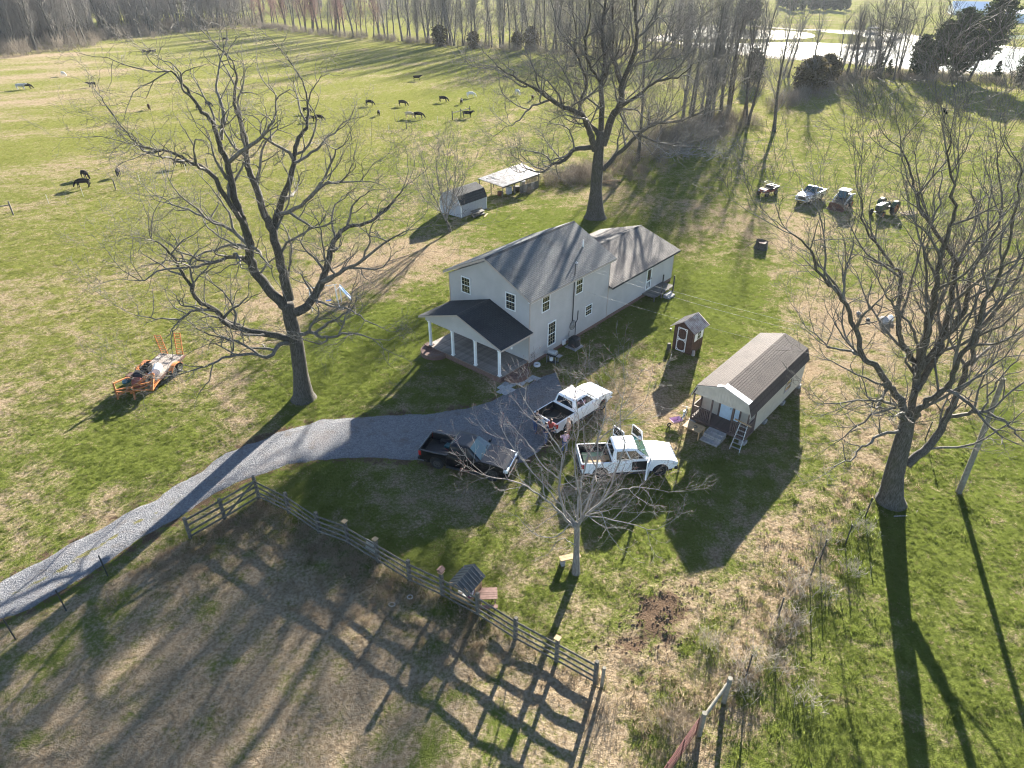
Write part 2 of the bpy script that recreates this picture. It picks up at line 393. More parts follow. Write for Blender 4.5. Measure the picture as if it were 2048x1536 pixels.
# gravel drive: its own sheet with a ragged edge, crowned, two wheel tracks and a grassy middle at the road end
def resample(pts, k):
    P = np.array(pts); d = np.r_[0, np.cumsum(np.hypot(*np.diff(P, axis=0).T))]
    t = np.linspace(0, d[-1], k); return np.column_stack([np.interp(t, d, P[:, 0]), np.interp(t, d, P[:, 1])])
KN, KW = 240, 22
A_, B_ = resample(DR_N, KN), resample(DR_S, KN)
rr = np.random.default_rng(3)
vs = []; gs = []
for i in range(KN):
    ja = (fbm(np.array([i*.33]), np.array([3.]), 2.7, 4, 61)[0]-.5)*.7; jb = (fbm(np.array([i*.33]), np.array([9.]), 3.1, 4, 67)[0]-.5)*.8
    L = np.hypot(*(B_[i]-A_[i]))
    for j in range(KW):
        u = j/(KW-1); w = (-ja+(L+ja+jb)*u)/L
        p = A_[i]+(B_[i]-A_[i])*w
        e = min(u, 1-u)*2
        road = 1-sstep(np.array([p[0]]), -22, -13)[0]
        tr = math.exp(-((u-.30)/.07)**2)+math.exp(-((u-.68)/.07)**2)
        z = -.02*tr*road-.05+.095*sstep(np.array([e]), 0, .22)[0]+(fbm(np.array([p[0]]), np.array([p[1]]), .6, 2, 71)[0]-.5)*.02
        mid = road*math.exp(-((u-.50)/.075)**2)
        vs.append((p[0], p[1], z)); gs.append(mid)
fs = [(i*KW+j, i*KW+j+1, (i+1)*KW+j+1, (i+1)*KW+j) for i in range(KN-1) for j in range(KW-1)]
dm = bpy.data.meshes.new('gravel_drive'); dm.from_pydata(vs, [], fs); dm.update(); dm.polygons.foreach_set('use_smooth', [True]*len(fs))
a_ = dm.attributes.new('grassy', 'FLOAT', 'POINT'); a_.data.foreach_set('value', np.array(gs, np.float32))
m, n, b = nodes_of('gravel')
tc = N(n, 'ShaderNodeTexCoord').outputs['Object']
vo = N(n, 'ShaderNodeTexVoronoi'); vo.inputs['Scale'].default_value = 16; n.links.new(tc, vo.inputs['Vector'])
q1 = noise(n, tc, 1.2, 4, .6); q2 = noise(n, tc, 35, 2); q0 = noise(n, tc, .35, 3)
q3 = noise(n, tc, 8, 3, .7); cc = mixc(n, ramp(n, mth(n, 'ADD', mth(n, 'MULTIPLY', q2, .5), mth(n, 'MULTIPLY', q3, .5)), .3, .7), (.085, .088, .098), (.25, .25, .255)); cc = mixc(n, ramp(n, q1, .5, .8), cc, (.13, .115, .105))
cc = mixc(n, mth(n, 'MULTIPLY', ramp(n, q0, .5, .75), .5), cc, (.19, .155, .135))
gf = ramp(n, mth(n, 'ADD', attr(n, 'grassy'), mth(n, 'MULTIPLY', mth(n, 'SUBTRACT', noise(n, tc, 1.6, 4), .60), 2.6)), .45, .85)
cc = mixc(n, gf, cc, mixc(n, q2, (.06, .09, .02), (.22, .17, .09)))
n.links.new(cc, b.inputs['Base Color']); b.inputs['Roughness'].default_value = .95; b.inputs['Specular IOR Level'].default_value = .15
bump(n, b, mth(n, 'ADD', vo.outputs['Distance'], mth(n, 'ADD', q2, mth(n, 'MULTIPLY', q3, 2.0))), .8, .05)
dm.materials.append(m)
tag(link('gravel_drive', dm), kind='structure')

# pond with its spit of land
pond = PX([(1300,82),(1348,83),(1399,92),(1461,103),(1539,113),(1600,117),(1656,121),(1738,127),(1800,134),(1880,141),(1960,146),(2060,142),(2200,140),(2200,108),(2060,101),(2020,97),(1985,92),(1960,88),(1900,86),(1850,80),(1822,73),(1795,69),(1775,67),(1724,62),(1690,63),(1640,62),(1587,61),(1533,56),(1464,50.5),(1410,55),(1368,66),(1330,74)])
spit = PX([(1676,97),(1710,99),(1750,98.5),(1780,95),(1790,91.5),(1770,86.5),(1745,85.5),(1715,88),(1690,92)])
def smooth_poly(p, k=3):
    P = np.array(p)
    for _ in range(k):
        Q = np.roll(P, -1, 0); P = np.stack([P*.75+Q*.25, P*.25+Q*.75], 1).reshape(-1, 2)
    return P
mb = MB(); P = smooth_poly(pond); mb.add([(x, y, .14) for x, y in P], [tuple(range(len(P)))])
m, n, b = nodes_of('pond_water'); b.inputs['Base Color'].default_value = (.02, .028, .03, 1); b.inputs['Roughness'].default_value = .05
b.inputs['IOR'].default_value = 1.33; b.inputs['Specular IOR Level'].default_value = .3; b.inputs['Specular Tint'].default_value = (.72, .84, 1, 1)
tc = N(n, 'ShaderNodeTexCoord').outputs['Object']; bump(n, b, noise(n, tc, .9, 4, .6), .10, .2)
tag(mb.build('pond_water', m), kind='structure')
def bank_sheet(name, poly, wid, m, z0=.0):
    P = smooth_poly(poly, 2); c = P.mean(0); k = len(P); mb = MB(); vs = []
    T = np.roll(P, -1, 0)-np.roll(P, 1, 0); nrm = np.column_stack([T[:, 1], -T[:, 0]]); nrm /= np.linalg.norm(nrm, axis=1)[:, None]
    area = .5*np.sum(P[:, 0]*np.roll(P[:, 1], -1)-np.roll(P[:, 0], -1)*P[:, 1])
    if area < 0: nrm = -nrm
    for w, z in ((-.8, .04), (.3, .34), (wid*.5, .42), (wid, -.1)): vs += [(*(p+q*w), z) for p, q in zip(P, nrm)]
    mb.add(vs, [(r*k+i, r*k+(i+1) % k, (r+1)*k+(i+1) % k, (r+1)*k+i) for r in range(3) for i in range(k)])
    return tag(mb.build(name, m, smooth=True), kind='structure')
M['bank'] = mat('bank_earth', (.16, .12, .075), .95, (.26, .21, .12), scale=.25, bmp=.5, bscale=3)
M['strawy'] = mat('straw_turf', (.15, .14, .06), .95, (.29, .23, .13), scale=.15, bmp=.5, bscale=2)
bank_sheet('pond_bank', pond, 5, M['bank'])
mb = MB(); P = smooth_poly(spit); k = len(P); c = P.mean(0)
mb.add([(x, y, .05) for x, y in P]+[(*(c+(p-c)*.8), .7) for p in P], [(i, (i+1) % k, k+(i+1) % k, k+i) for i in range(k)]+[tuple(range(k, 2*k))])
tag(mb.build('pond_spit', M['strawy']), kind='structure')

# ------------------------------------------------------------------ grass
def blade_mesh(name, nb, h, spread, lean, wid, seed, segs=1, curl=.3):
    r = random.Random(seed); mb = MB()
    for _ in range(nb):
        a = r.uniform(0, 6.283); d = spread*math.sqrt(r.random()); bx, by = d*math.cos(a), d*math.sin(a)
        b2 = r.uniform(0, 6.283); ln = lean*r.uniform(.2, 1); hh = h*r.uniform(.45, 1.15); w = wid*r.uniform(.6, 1.3)
        dx, dy = math.cos(b2), math.sin(b2); px, py = -dy*w/2, dx*w/2
        if segs == 1:
            mb.add([(bx-px, by-py, -.03), (bx+px, by+py, -.03), (bx+dx*ln*hh, by+dy*ln*hh, hh)], [(0, 1, 2)])
        else:
            m1 = (bx+dx*ln*hh*.35, by+dy*ln*hh*.35, hh*.72); t = (bx+dx*ln*hh*1.2, by+dy*ln*hh*1.2, hh*(.9-curl*r.random()))
            mb.add([(bx-px, by-py, -.04), (bx+px, by+py, -.04), (m1[0]+px*.8, m1[1]+py*.8, m1[2]), (m1[0]-px*.8, m1[1]-py*.8, m1[2]), t], [(0, 1, 2, 3), (3, 2, 4)])
    return mb
def grassmat(name):
    m, n, b = nodes_of(name); n.nodes.remove(b)
    dr = attr(n, 'dryv', 'INSTANCER'); ye = attr(n, 'yelv', 'INSTANCER'); rv = attr(n, 'rnd', 'INSTANCER')
    g = mixc(n, ye, mixc(n, rv, (.075, .112, .018), (.135, .172, .040)), mixc(n, rv, (.135, .150, .030), (.205, .210, .060)))
    t = mixc(n, rv, (.24, .17, .105), (.44, .36, .245))
    cc = mixc(n, ramp(n, dr, .38, .62), g, t)
    di = N(n, 'ShaderNodeBsdfDiffuse'); tr = N(n, 'ShaderNodeBsdfTranslucent'); ms = N(n, 'ShaderNodeMixShader'); ms.inputs[0].default_value = .52
    n.links.new(cc, di.inputs[0]); n.links.new(cc, tr.inputs[0]); n.links.new(di.outputs[0], ms.inputs[1]); n.links.new(tr.outputs[0], ms.inputs[2])
    ge = N(n, 'ShaderNodeNewGeometry'); vm = n.nodes.new('ShaderNodeMix'); vm.data_type = 'VECTOR'; vm.inputs['Factor'].default_value = .55
    n.links.new(ge.outputs['Normal'], vm.inputs[4]); vm.inputs[5].default_value = (0, 0, 1); n.links.new(vm.outputs[1], di.inputs['Normal'])   # short blades shade as part of the sward
    n.links.new(ms.outputs[0], n.nodes['Material Output'].inputs[0])
    return m
GM = grassmat('grass_blades')
def scatter(name, pts, rot, scl, attrs, protos, seed=0):
    """one 'stuff' object: a vertex cloud whose points carry copies of the protos"""
    me = bpy.data.meshes.new(name); me.vertices.add(len(pts)); me.vertices.foreach_set('co', np.asarray(pts, np.float32).ravel())
    for nm, a in list(attrs.items())+[('scl', scl)]:
        q = me.attributes.new(nm, 'FLOAT', 'POINT'); q.data.foreach_set('value', np.asarray(a, np.float32))
    q = me.attributes.new('rot', 'FLOAT_VECTOR', 'POINT'); q.data.foreach_set('vector', np.asarray(rot, np.float32).ravel())
    rg = np.random.default_rng(seed); q = me.attributes.new('pick', 'INT', 'POINT'); q.data.foreach_set('value', rg.integers(0, len(protos), len(pts)).astype(np.int32))
    o = link(name, me); tag(o, kind='stuff')
    ng = bpy.data.node_groups.new(name, 'GeometryNodeTree')
    ng.interface.new_socket('Geometry', in_out='INPUT', socket_type='NodeSocketGeometry'); ng.interface.new_socket('Geometry', in_out='OUTPUT', socket_type='NodeSocketGeometry')
    gi = ng.nodes.new('NodeGroupInput'); go = ng.nodes.new('NodeGroupOutput'); ip = ng.nodes.new('GeometryNodeInstanceOnPoints'); jn = ng.nodes.new('GeometryNodeJoinGeometry')
    for p in reversed(protos):
        oi = ng.nodes.new('GeometryNodeObjectInfo'); oi.inputs['Object'].default_value = p; oi.inputs['As Instance'].default_value = True
        ng.links.new(oi.outputs['Geometry'], jn.inputs[0])
    def na(nm, ty):
        x = ng.nodes.new('GeometryNodeInputNamedAttribute'); x.data_type = ty; x.inputs['Name'].default_value = nm; return x.outputs['Attribute']
    ng.links.new(gi.outputs[0], ip.inputs['Points']); ng.links.new(jn.outputs[0], ip.inputs['Instance']); ip.inputs['Pick Instance'].default_value = True
    ng.links.new(na('pick', 'INT'), ip.inputs['Instance Index'])
    e2r = ng.nodes.new('FunctionNodeEulerToRotation'); ng.links.new(na('rot', 'FLOAT_VECTOR'), e2r.inputs[0]); ng.links.new(e2r.outputs[0], ip.inputs['Rotation'])
    ng.links.new(na('scl', 'FLOAT'), ip.inputs['Scale']); ng.links.new(ip.outputs[0], go.inputs[0])
    md = o.modifiers.new('scatter', 'NODES'); md.node_group = ng
    return o
def proto(mb, name, mats): return bpy.data.objects.new(name, mb.mesh(name, mats))
rg = np.random.default_rng(7)
def sample(y0, y1, dens, xm=.80, pad=7):
    out = []
    st = 2.
    for yy in np.arange(y0, y1, st):
        dep = yy*_c+CAM_H*_s; w = xm*dep+pad; k = int(2*w*st*np.interp(yy, *dens))
        out.append(np.column_stack([rg.uniform(-w, w, k), rg.uniform(yy, yy+st, k)]))
    return np.vstack(out)
HOUSE_O, HOUSE_A = at(1058, 733), R(49.35)
def loc_house(x, y):
    dx, dy = x-HOUSE_O.x, y-HOUSE_O.y; return dx*math.cos(HOUSE_A)+dy*math.sin(HOUSE_A), -dx*math.sin(HOUSE_A)+dy*math.cos(HOUSE_A)
def attrs_for(P, extra=0):
    d, di, ye, fl = zones(P[:, 0], P[:, 1]); k = len(P)
    d = d+rg.normal(0, .20, k)+extra+(fbm(P[:, 0], P[:, 1], .38, 2, 111)-.5)*.75
    return d, di, ye, fl
pts = sample(13, 300, ([13, 30, 50, 80, 120, 190, 300], [46, 38, 28, 15, 7, 2.2, .05]))
d, di, ye, fl = attrs_for(pts)
hx, hy = loc_house(pts[:, 0], pts[:, 1])
indr = inpoly(pts[:, 0], pts[:, 1], DRIVE); ed_ = np.minimum(dline(pts[:, 0], pts[:, 1], DR_N), dline(pts[:, 0], pts[:, 1], DR_S))
CEN = [tuple((a+b)/2) for a, b in zip(A_, B_)]; mid_ = (dline(pts[:, 0], pts[:, 1], CEN[::4]) < .42*rg.uniform(.3, 1.3, len(pts))) & (pts[:, 0] < -15) & (fbm(pts[:, 0], pts[:, 1], 2.5, 2, 99) > .4)
indr = indr & ~((ed_ < .9*fbm(pts[:, 0], pts[:, 1], 1.1, 2, 113)) & (rg.random(len(pts)) < .8)) & ~mid_
pond_ = inpoly(pts[:, 0], pts[:, 1], pond)
keep = ~indr & ~pond_ & ~fl & (di < rg.uniform(.15, .75, len(pts))) & ~((hx > -5) & (hx < 22) & (hy > -.2) & (hy < 8.4)) & ~((hx > -4.3) & (hx < -.5) & (hy > -1.6) & (hy < 9)) & (pts[:, 1] > 13)
edge = np.minimum(dline(pts[:, 0], pts[:, 1], DR_N), dline(pts[:, 0], pts[:, 1], DR_S)) < .3
pts, d, ye = pts[keep], d[keep], ye[keep]
k = len(pts); far = np.interp(pts[:, 1], [20, 60, 120, 190, 300], [.75, .95, 1.15, 1.5, 1.8])
lush = 1-sstep(d, .3, .7)
scl = far*rg.uniform(.55, 1.25, k)*(.72+.75*lush*fbm(pts[:, 0], pts[:, 1], 1.5, 3, 81))
z = gz(pts[:, 0], pts[:, 1])
rot = np.column_stack([rg.normal(0, .12, k), rg.normal(0, .12, k), rg.uniform(0, 6.28, k)])
PR = [proto(blade_mesh('grass_tuft', 26, .085, .13, .9, .020, s), 'grass_tuft', GM) for s in (1, 2, 3)]
scatter('lawn_grass', np.column_stack([pts, z]), rot, scl, {'dryv': d, 'yelv': ye, 'rnd': rg.random(k)}, PR, 1)
# tall dead grass of the foreground field, matted, with green under it
pts = sample(10, 30, ([10, 30], [24, 24]))
d, di, ye, fl = attrs_for(pts); pts, d, ye = pts[fl], d[fl], ye[fl]; k = len(pts)
z = gz(pts[:, 0], pts[:, 1]); cl = fbm(pts[:, 0], pts[:, 1], 1.6, 3, 91)
isd = d > .5
scl = np.where(isd, rg.uniform(.5, 1.1, k)*(.45+.9*cl), rg.uniform(.35, .6, k))
nf = np.exp(-(dline(pts[:, 0], pts[:, 1], FENCE[:10])/3.2)**2); scl = scl*(.42+.75*nf); kp = rg.random(k) < .45+.5*nf
pts, z, scl, d, ye, isd = pts[kp], z[kp], scl[kp], d[kp], ye[kp], isd[kp]; k = len(pts)
rot = np.column_stack([rg.normal(0, .3, k), rg.normal(0, .3, k), rg.uniform(0, 6.28, k)])
PT = [proto(blade_mesh('dead_grass_clump', 26, .17, .28, 2.4, .022, s, 2, .4), 'dead_grass_clump', GM) for s in (11, 12, 13)]
scatter('tall_dead_grass', np.column_stack([pts, z]), rot, scl, {'dryv': d, 'yelv': ye*.5, 'rnd': rg.random(k)}, PT, 2)
# rank green tufts along the right fence and lumps of turned soil in the bare patch
a0 = np.array(WEEDL); cl_ = []
for a, b in zip(a0, a0[1:]):
    kk = int(np.hypot(*(b-a))*11); t = rg.random(kk)[:, None]; nr = np.array([b[1]-a[1], a[0]-b[0]]); nr = nr/np.hypot(*nr); cl_.append(a+(b-a)*t+nr*rg.normal(1.2, 1.9, kk)[:, None])
pts = np.vstack(cl_); pts = np.vstack([pts, np.column_stack([rg.uniform(6, 22, 160), rg.uniform(15, 34, 160)])]); k = len(pts)
scatter('rank_green_tufts', np.column_stack([pts, gz(pts[:, 0], pts[:, 1])]), np.column_stack([rg.normal(0, .2, k), rg.normal(0, .2, k), rg.uniform(0, 6.28, k)]), rg.uniform(1.1, 2.3, k), {'dryv': rg.uniform(-.2, .45, k), 'yelv': rg.uniform(.1, .5, k), 'rnd': rg.random(k)}, PR, 8)
cm = []
for s in (1, 2):
    r_ = random.Random(s); bm = bmesh.new(); bmesh.ops.create_icosphere(bm, subdivisions=1, radius=1)
    for v in bm.verts: v.co *= r_.uniform(.7, 1.25); v.co.z *= .7
    me = bpy.data.meshes.new('soil_clod'); bm.to_mesh(me); bm.free(); me.materials.append(mat('turned_soil', (.11, .075, .05), 1, (.21, .15, .105), scale=1.5, spec=.05)); cm.append(bpy.data.objects.new('soil_clod', me))
cp = np.vstack([np.column_stack([rg.normal(a, r*.75, int(240*r*v)), rg.normal(b, r*.75, int(240*r*v))]) for (a, b, r, v) in DL[:8]]); cp = cp[fbm(cp[:, 0], cp[:, 1], .9, 3, 121) > .47]; k = len(cp)
scatter('soil_clods', np.column_stack([cp, gz(cp[:, 0], cp[:, 1])+.01]), rg.uniform(0, 6, (k, 3)), rg.gamma(2.2, .009, k)+.008, {}, cm, 9)
# pale weeds along the right-hand wire fence, the gate and the board fence
W_ = []
for L, dens, sd in ((WEEDL, 11, .9), (FENCE[2:], 7, .28), (PX([(1240,1480),(1300,1440),(1350,1400),(1330,1340)]), 14, .6), (FARF[:9], 1.2, .35)):
    for a, b in zip(L, L[1:]):
        kk = int(math.dist(a, b)*dens)
        t = rg.random(kk)[:, None]; W_.append(np.array(a)+(np.array(b)-np.array(a))*t+rg.normal(0, sd, (kk, 2)))
pts = np.vstack(W_); k = len(pts)
gate_c = at(1345, 1440)
scatter('fence_line_weeds', np.column_stack([pts, gz(pts[:, 0], pts[:, 1])]), np.column_stack([rg.normal(0, .3, k), rg.normal(0, .3, k), rg.uniform(0, 6.28, k)]), rg.uniform(.5, 1.2, k),
        {'dryv': rg.normal(.62, .25, k), 'yelv': rg.uniform(.2, .6, k), 'rnd': rg.random(k)}, PT, 3)
# ------------------------------------------------------------------ bare trees
def barkmat(name, a, b_, c_, sc=3.):
    m, n, b = nodes_of(name)
    tc = N(n, 'ShaderNodeTexCoord').outputs['Object']
    mp = N(n, 'ShaderNodeMapping'); mp.inputs['Scale'].default_value = (1, 1, .18); n.links.new(tc, mp.inputs[0])
    f = noise(n, mp.outputs[0], sc*6, 4, .7); g = noise(n, tc, sc*.35, 3)
    cc = mixc(n, ramp(n, f, .35, .65), a, b_); cc = mixc(n, mth(n, 'MULTIPLY', ramp(n, g, .5, .7), .6), cc, c_)
    oi = N(n, 'ShaderNodeObjectInfo'); k = mth(n, 'MULTIPLY_ADD', oi.outputs['Random'], .35, .82)
    x = n.nodes.new('ShaderNodeVectorMath'); x.operation = 'SCALE'; n.links.new(cc, x.inputs[0]); n.links.new(k, x.inputs['Scale'])
    n.links.new(x.outputs[0], b.inputs['Base Color']); b.inputs['Roughness'].default_value = .9; b.inputs['Specular IOR Level'].default_value = .25
    bump(n, b, f, .7, .05); return m
M['bark'] = barkmat('grey_bark', (.048, .042, .034), (.115, .104, .088), (.055, .054, .030))
M['twig'] = barkmat('grey_twig', (.095, .086, .074), (.165, .152, .134), (.085, .08, .06), 1.2)
M['barkpale'] = barkmat('pale_bark', (.15, .135, .12), (.27, .25, .225), (.16, .15, .11))
M['twigpale'] = barkmat('pale_twig', (.20, .185, .172), (.32, .30, .275), (.22, .18, .17), 1.2)
M['twigred'] = barkmat('reddish_budding_twig', (.20, .115, .10), (.30, .17, .15), (.22, .16, .14), 1.2)
M['twigdist'] = barkmat('far_twig', (.125, .115, .104), (.215, .200, .182), (.135, .122, .107), 1.2)
def grow(out, p, d, L, r, lev, P, rng):
    """a branch, its side branches and twigs; out collects (points, radii, level)"""
    n = P['seg'][lev]; st = L/n; pts = [p.copy()]; rad = [r]; dirs = []
    d = d.copy(); g = P['gnarl'][lev]; up = P['up'][lev]; tip = P.get('tip', .35)
    rmin = P['rmin']
    for i in range(n):
        d += Vector((rng.gauss(0, g), rng.gauss(0, g), rng.gauss(0, g)+up)); d.normalize()
        p = p+d*st; pts.append(p); dirs.append(d.copy()); rad.append(max(rmin, r*(1-(1-tip)*(i+1)/n)))
    out.append((pts, rad, lev)); side(out, pts, rad, dirs, L, lev, P, rng)
def side(out, pts, rad, dirs, L, lev, P, rng, t0=None):
    if lev+1 >= len(P['seg']): return
    n = len(pts)-1; t0 = P['t0'][lev] if t0 is None else t0
    k = P['kids'][lev]*L; k = int(k)+(rng.random() < k-int(k)); ph = rng.uniform(0, 6.28)
    for j in range(k):
        t = t0+(1-t0)*(j+rng.random())/k; x = min(t*n, n-.001); i = int(x); q = pts[i].lerp(pts[i+1], x-i); dd = dirs[min(i, len(dirs)-1)]
        a = R(rng.uniform(*P['ang'][lev])); ph += 2.4+rng.uniform(-.6, .6)
        u = dd.orthogonal().normalized(); w = dd.cross(u)
        nd = dd*math.cos(a)+(u*math.cos(ph)+w*math.sin(ph))*math.sin(a)
        if nd.z < -.3 and rng.random() < P.get('nodown', .6): nd.z = abs(nd.z)*.4
        nd.normalize()
        LL = P['len'][lev+1]*rng.uniform(.55, 1.2)*(1.12-.5*t)
        grow(out, q, nd, LL, max(P['rmin'], min(rad[i]*.72, P['rad'][lev+1]*rng.uniform(.75, 1.2))), lev+1, P, rng)
    if P.get('fork', True):                            # the end splits
        for sgn in (-1, 1):
            u = dirs[-1].orthogonal().normalized(); u = Matrix.Rotation(rng.uniform(0, 6.28), 3, dirs[-1]) @ u
            nd = (dirs[-1]+u*.45*sgn).normalized()
            grow(out, pts[-1], nd, P['len'][lev+1]*rng.uniform(.6, 1.), max(P['rmin'], rad[-1]*.85), lev+1, P, rng)
SIDES = [9, 7, 5, 4, 3, 3]
def tubes(branches, sides=SIDES, off=0):
    V = []; F = []; cs = {k: [(math.cos(2*math.pi*i/k), math.sin(2*math.pi*i/k)) for i in range(k)] for k in range(3, 17)}
    for pts, rad, lev in branches:
        k = sides[min(lev+off, len(sides)-1)]; n = len(pts); base = len(V)
        t = (pts[1]-pts[0]).normalized(); Nn = t.orthogonal().normalized()
        for i in range(n):
            t = pts[min(i+1, n-1)]-pts[max(i-1, 0)]; t.normalize()
            Nn = Nn-t*Nn.dot(t); Nn.normalize(); B = t.cross(Nn); r = rad[i]; p = pts[i]
            for c, s in cs[k]:
                V.append((p.x+(Nn.x*c+B.x*s)*r, p.y+(Nn.y*c+B.y*s)*r, p.z+(Nn.z*c+B.z*s)*r))
        for i in range(n-1):
            a = base+i*k
            for j in range(k): F.append((a+j, a+(j+1) % k, a+k+(j+1) % k, a+k+j))
        F.append(tuple(base+(n-1)*k+j for j in range(k)))
    return V, F
def tmesh(name, branches, mt, off=0, buds=None, sides=SIDES):
    V, F = tubes(branches, sides, off); ms = [mt]; k0 = len(F)
    if buds:
        rng, prob, bm_ = buds; ms.append(bm_)
        for pts, rad, lev in branches:
            for p in pts[1:]:
                if rng.random() < prob:
                    b = len(V); s = rng.uniform(.009, .018); q = p+Vector((rng.gauss(0, .01), rng.gauss(0, .01), .01))
                    V += [(q.x-s, q.y, q.z), (q.x+s, q.y, q.z), (q.x, q.y-s, q.z), (q.x, q.y+s, q.z), (q.x, q.y, q.z+2*s), (q.x, q.y, q.z-s)]
                    F += [(b, b+2, b+4), (b+2, b+1, b+4), (b+1, b+3, b+4), (b+3, b, b+4), (b+2, b, b+5), (b+1, b+2, b+5), (b+3, b+1, b+5), (b, b+3, b+5)]
    me = bpy.data.meshes.new(name); me.from_pydata(V, [], F); me.update()
    for x in ms: me.materials.append(x)
    if buds: me.polygons.foreach_set('material_index', [0]*k0+[1]*(len(F)-k0))
    me.polygons.foreach_set('use_smooth', [True]*len(F))
    return me
def spline(ctrl, k):
    """Catmull-Rom through control points [(Vector, radius)]"""
    out = []; C = [ctrl[0]]+list(ctrl)+[ctrl[-1]]
    for i in range(1, len(C)-2):
        (p0, r0), (p1, r1), (p2, r2), (p3, r3) = C[i-1:i+3]
        for j in range(k):
            t = j/k; q = .5*((2*p1)+(p2-p0)*t+(2*p0-5*p1+4*p2-p3)*t*t+(3*p1-p0-3*p2+p3)*t**3)
            out.append((q, r1+(r2-r1)*t))
    out.append(ctrl[-1]); return out
def hero(name, label, cat, trunk, limbs, P, seed, mats, buds=None, group=None, wig=.05, flare=1.7, tgnarl=None):
    """a tree whose trunk and main limbs follow given lines; side branches and twigs are grown on them.
    trunk: [(px, py, r)], limbs: [([(px, py)], r0, r1, depth, extra_len)]"""
    rng = random.Random(seed)
    b0 = at(trunk[0][0], trunk[0][1]); yy = b0.y
    tr = [(atv(x, y, yy)-b0, r) for x, y, r in trunk]
    tr[0] = (Vector((0, 0, -.15)), tr[0][1]*flare)
    h1 = max(.5, tr[1][0].z*.22); tr.insert(1, (tr[1][0]*(h1/tr[1][0].z), trunk[0][2]*1.12))
    tp = spline(tr, 5)
    root = thing(name, label, cat, b0, group=group)
    out_t = [([q for q, r in tp], [r for q, r in tp], 0)]; out_c = []
    for pts, r0, r1, dep, lv in limbs:
        n = len(pts); ctrl = []
        # the limb starts inside what it grows from; its depth grows along its length
        s0 = pts[0]; nearest = min(range(len(out_t)), key=lambda i: 0)
        for i, (x, y) in enumerate(pts):
            t = i/max(1, n-1); base_dy = dep[0] if isinstance(dep, tuple) else 0; end_dy = dep[1] if isinstance(dep, tuple) else dep
            dy = base_dy+(end_dy-base_dy)*t
            ctrl.append((atv(x, y, yy+dy)-b0, r0+(r1-r0)*t))
        sp = spline(ctrl, 4)
        pp = [q+Vector((rng.gauss(0, wig), rng.gauss(0, wig), rng.gauss(0, wig)))*(min(i, 3)/3) for i, (q, r) in enumerate(sp)]; rr_ = [r for q, r in sp]
        (out_t if r0 > .16 else out_c).append((pp, rr_, 1 if r0 > .16 else 2))
        dirs = [(pp[i+1]-pp[i]).normalized() for i in range(len(pp)-1)]; L = sum((pp[i+1]-pp[i]).length for i in range(len(pp)-1))
        side(out_c, pp, rr_, dirs, L, lv, P, rng, t0=.12 if lv == 0 else .1)
    link('trunk', tmesh('trunk', out_t, mats[0], sides=[14, 9, 6, 5, 4, 3]), root)
    link('crown', tmesh('crown', out_c, mats[1], buds=(random.Random(seed+5),)+buds if buds else None), root)
    return root, out_t, out_c
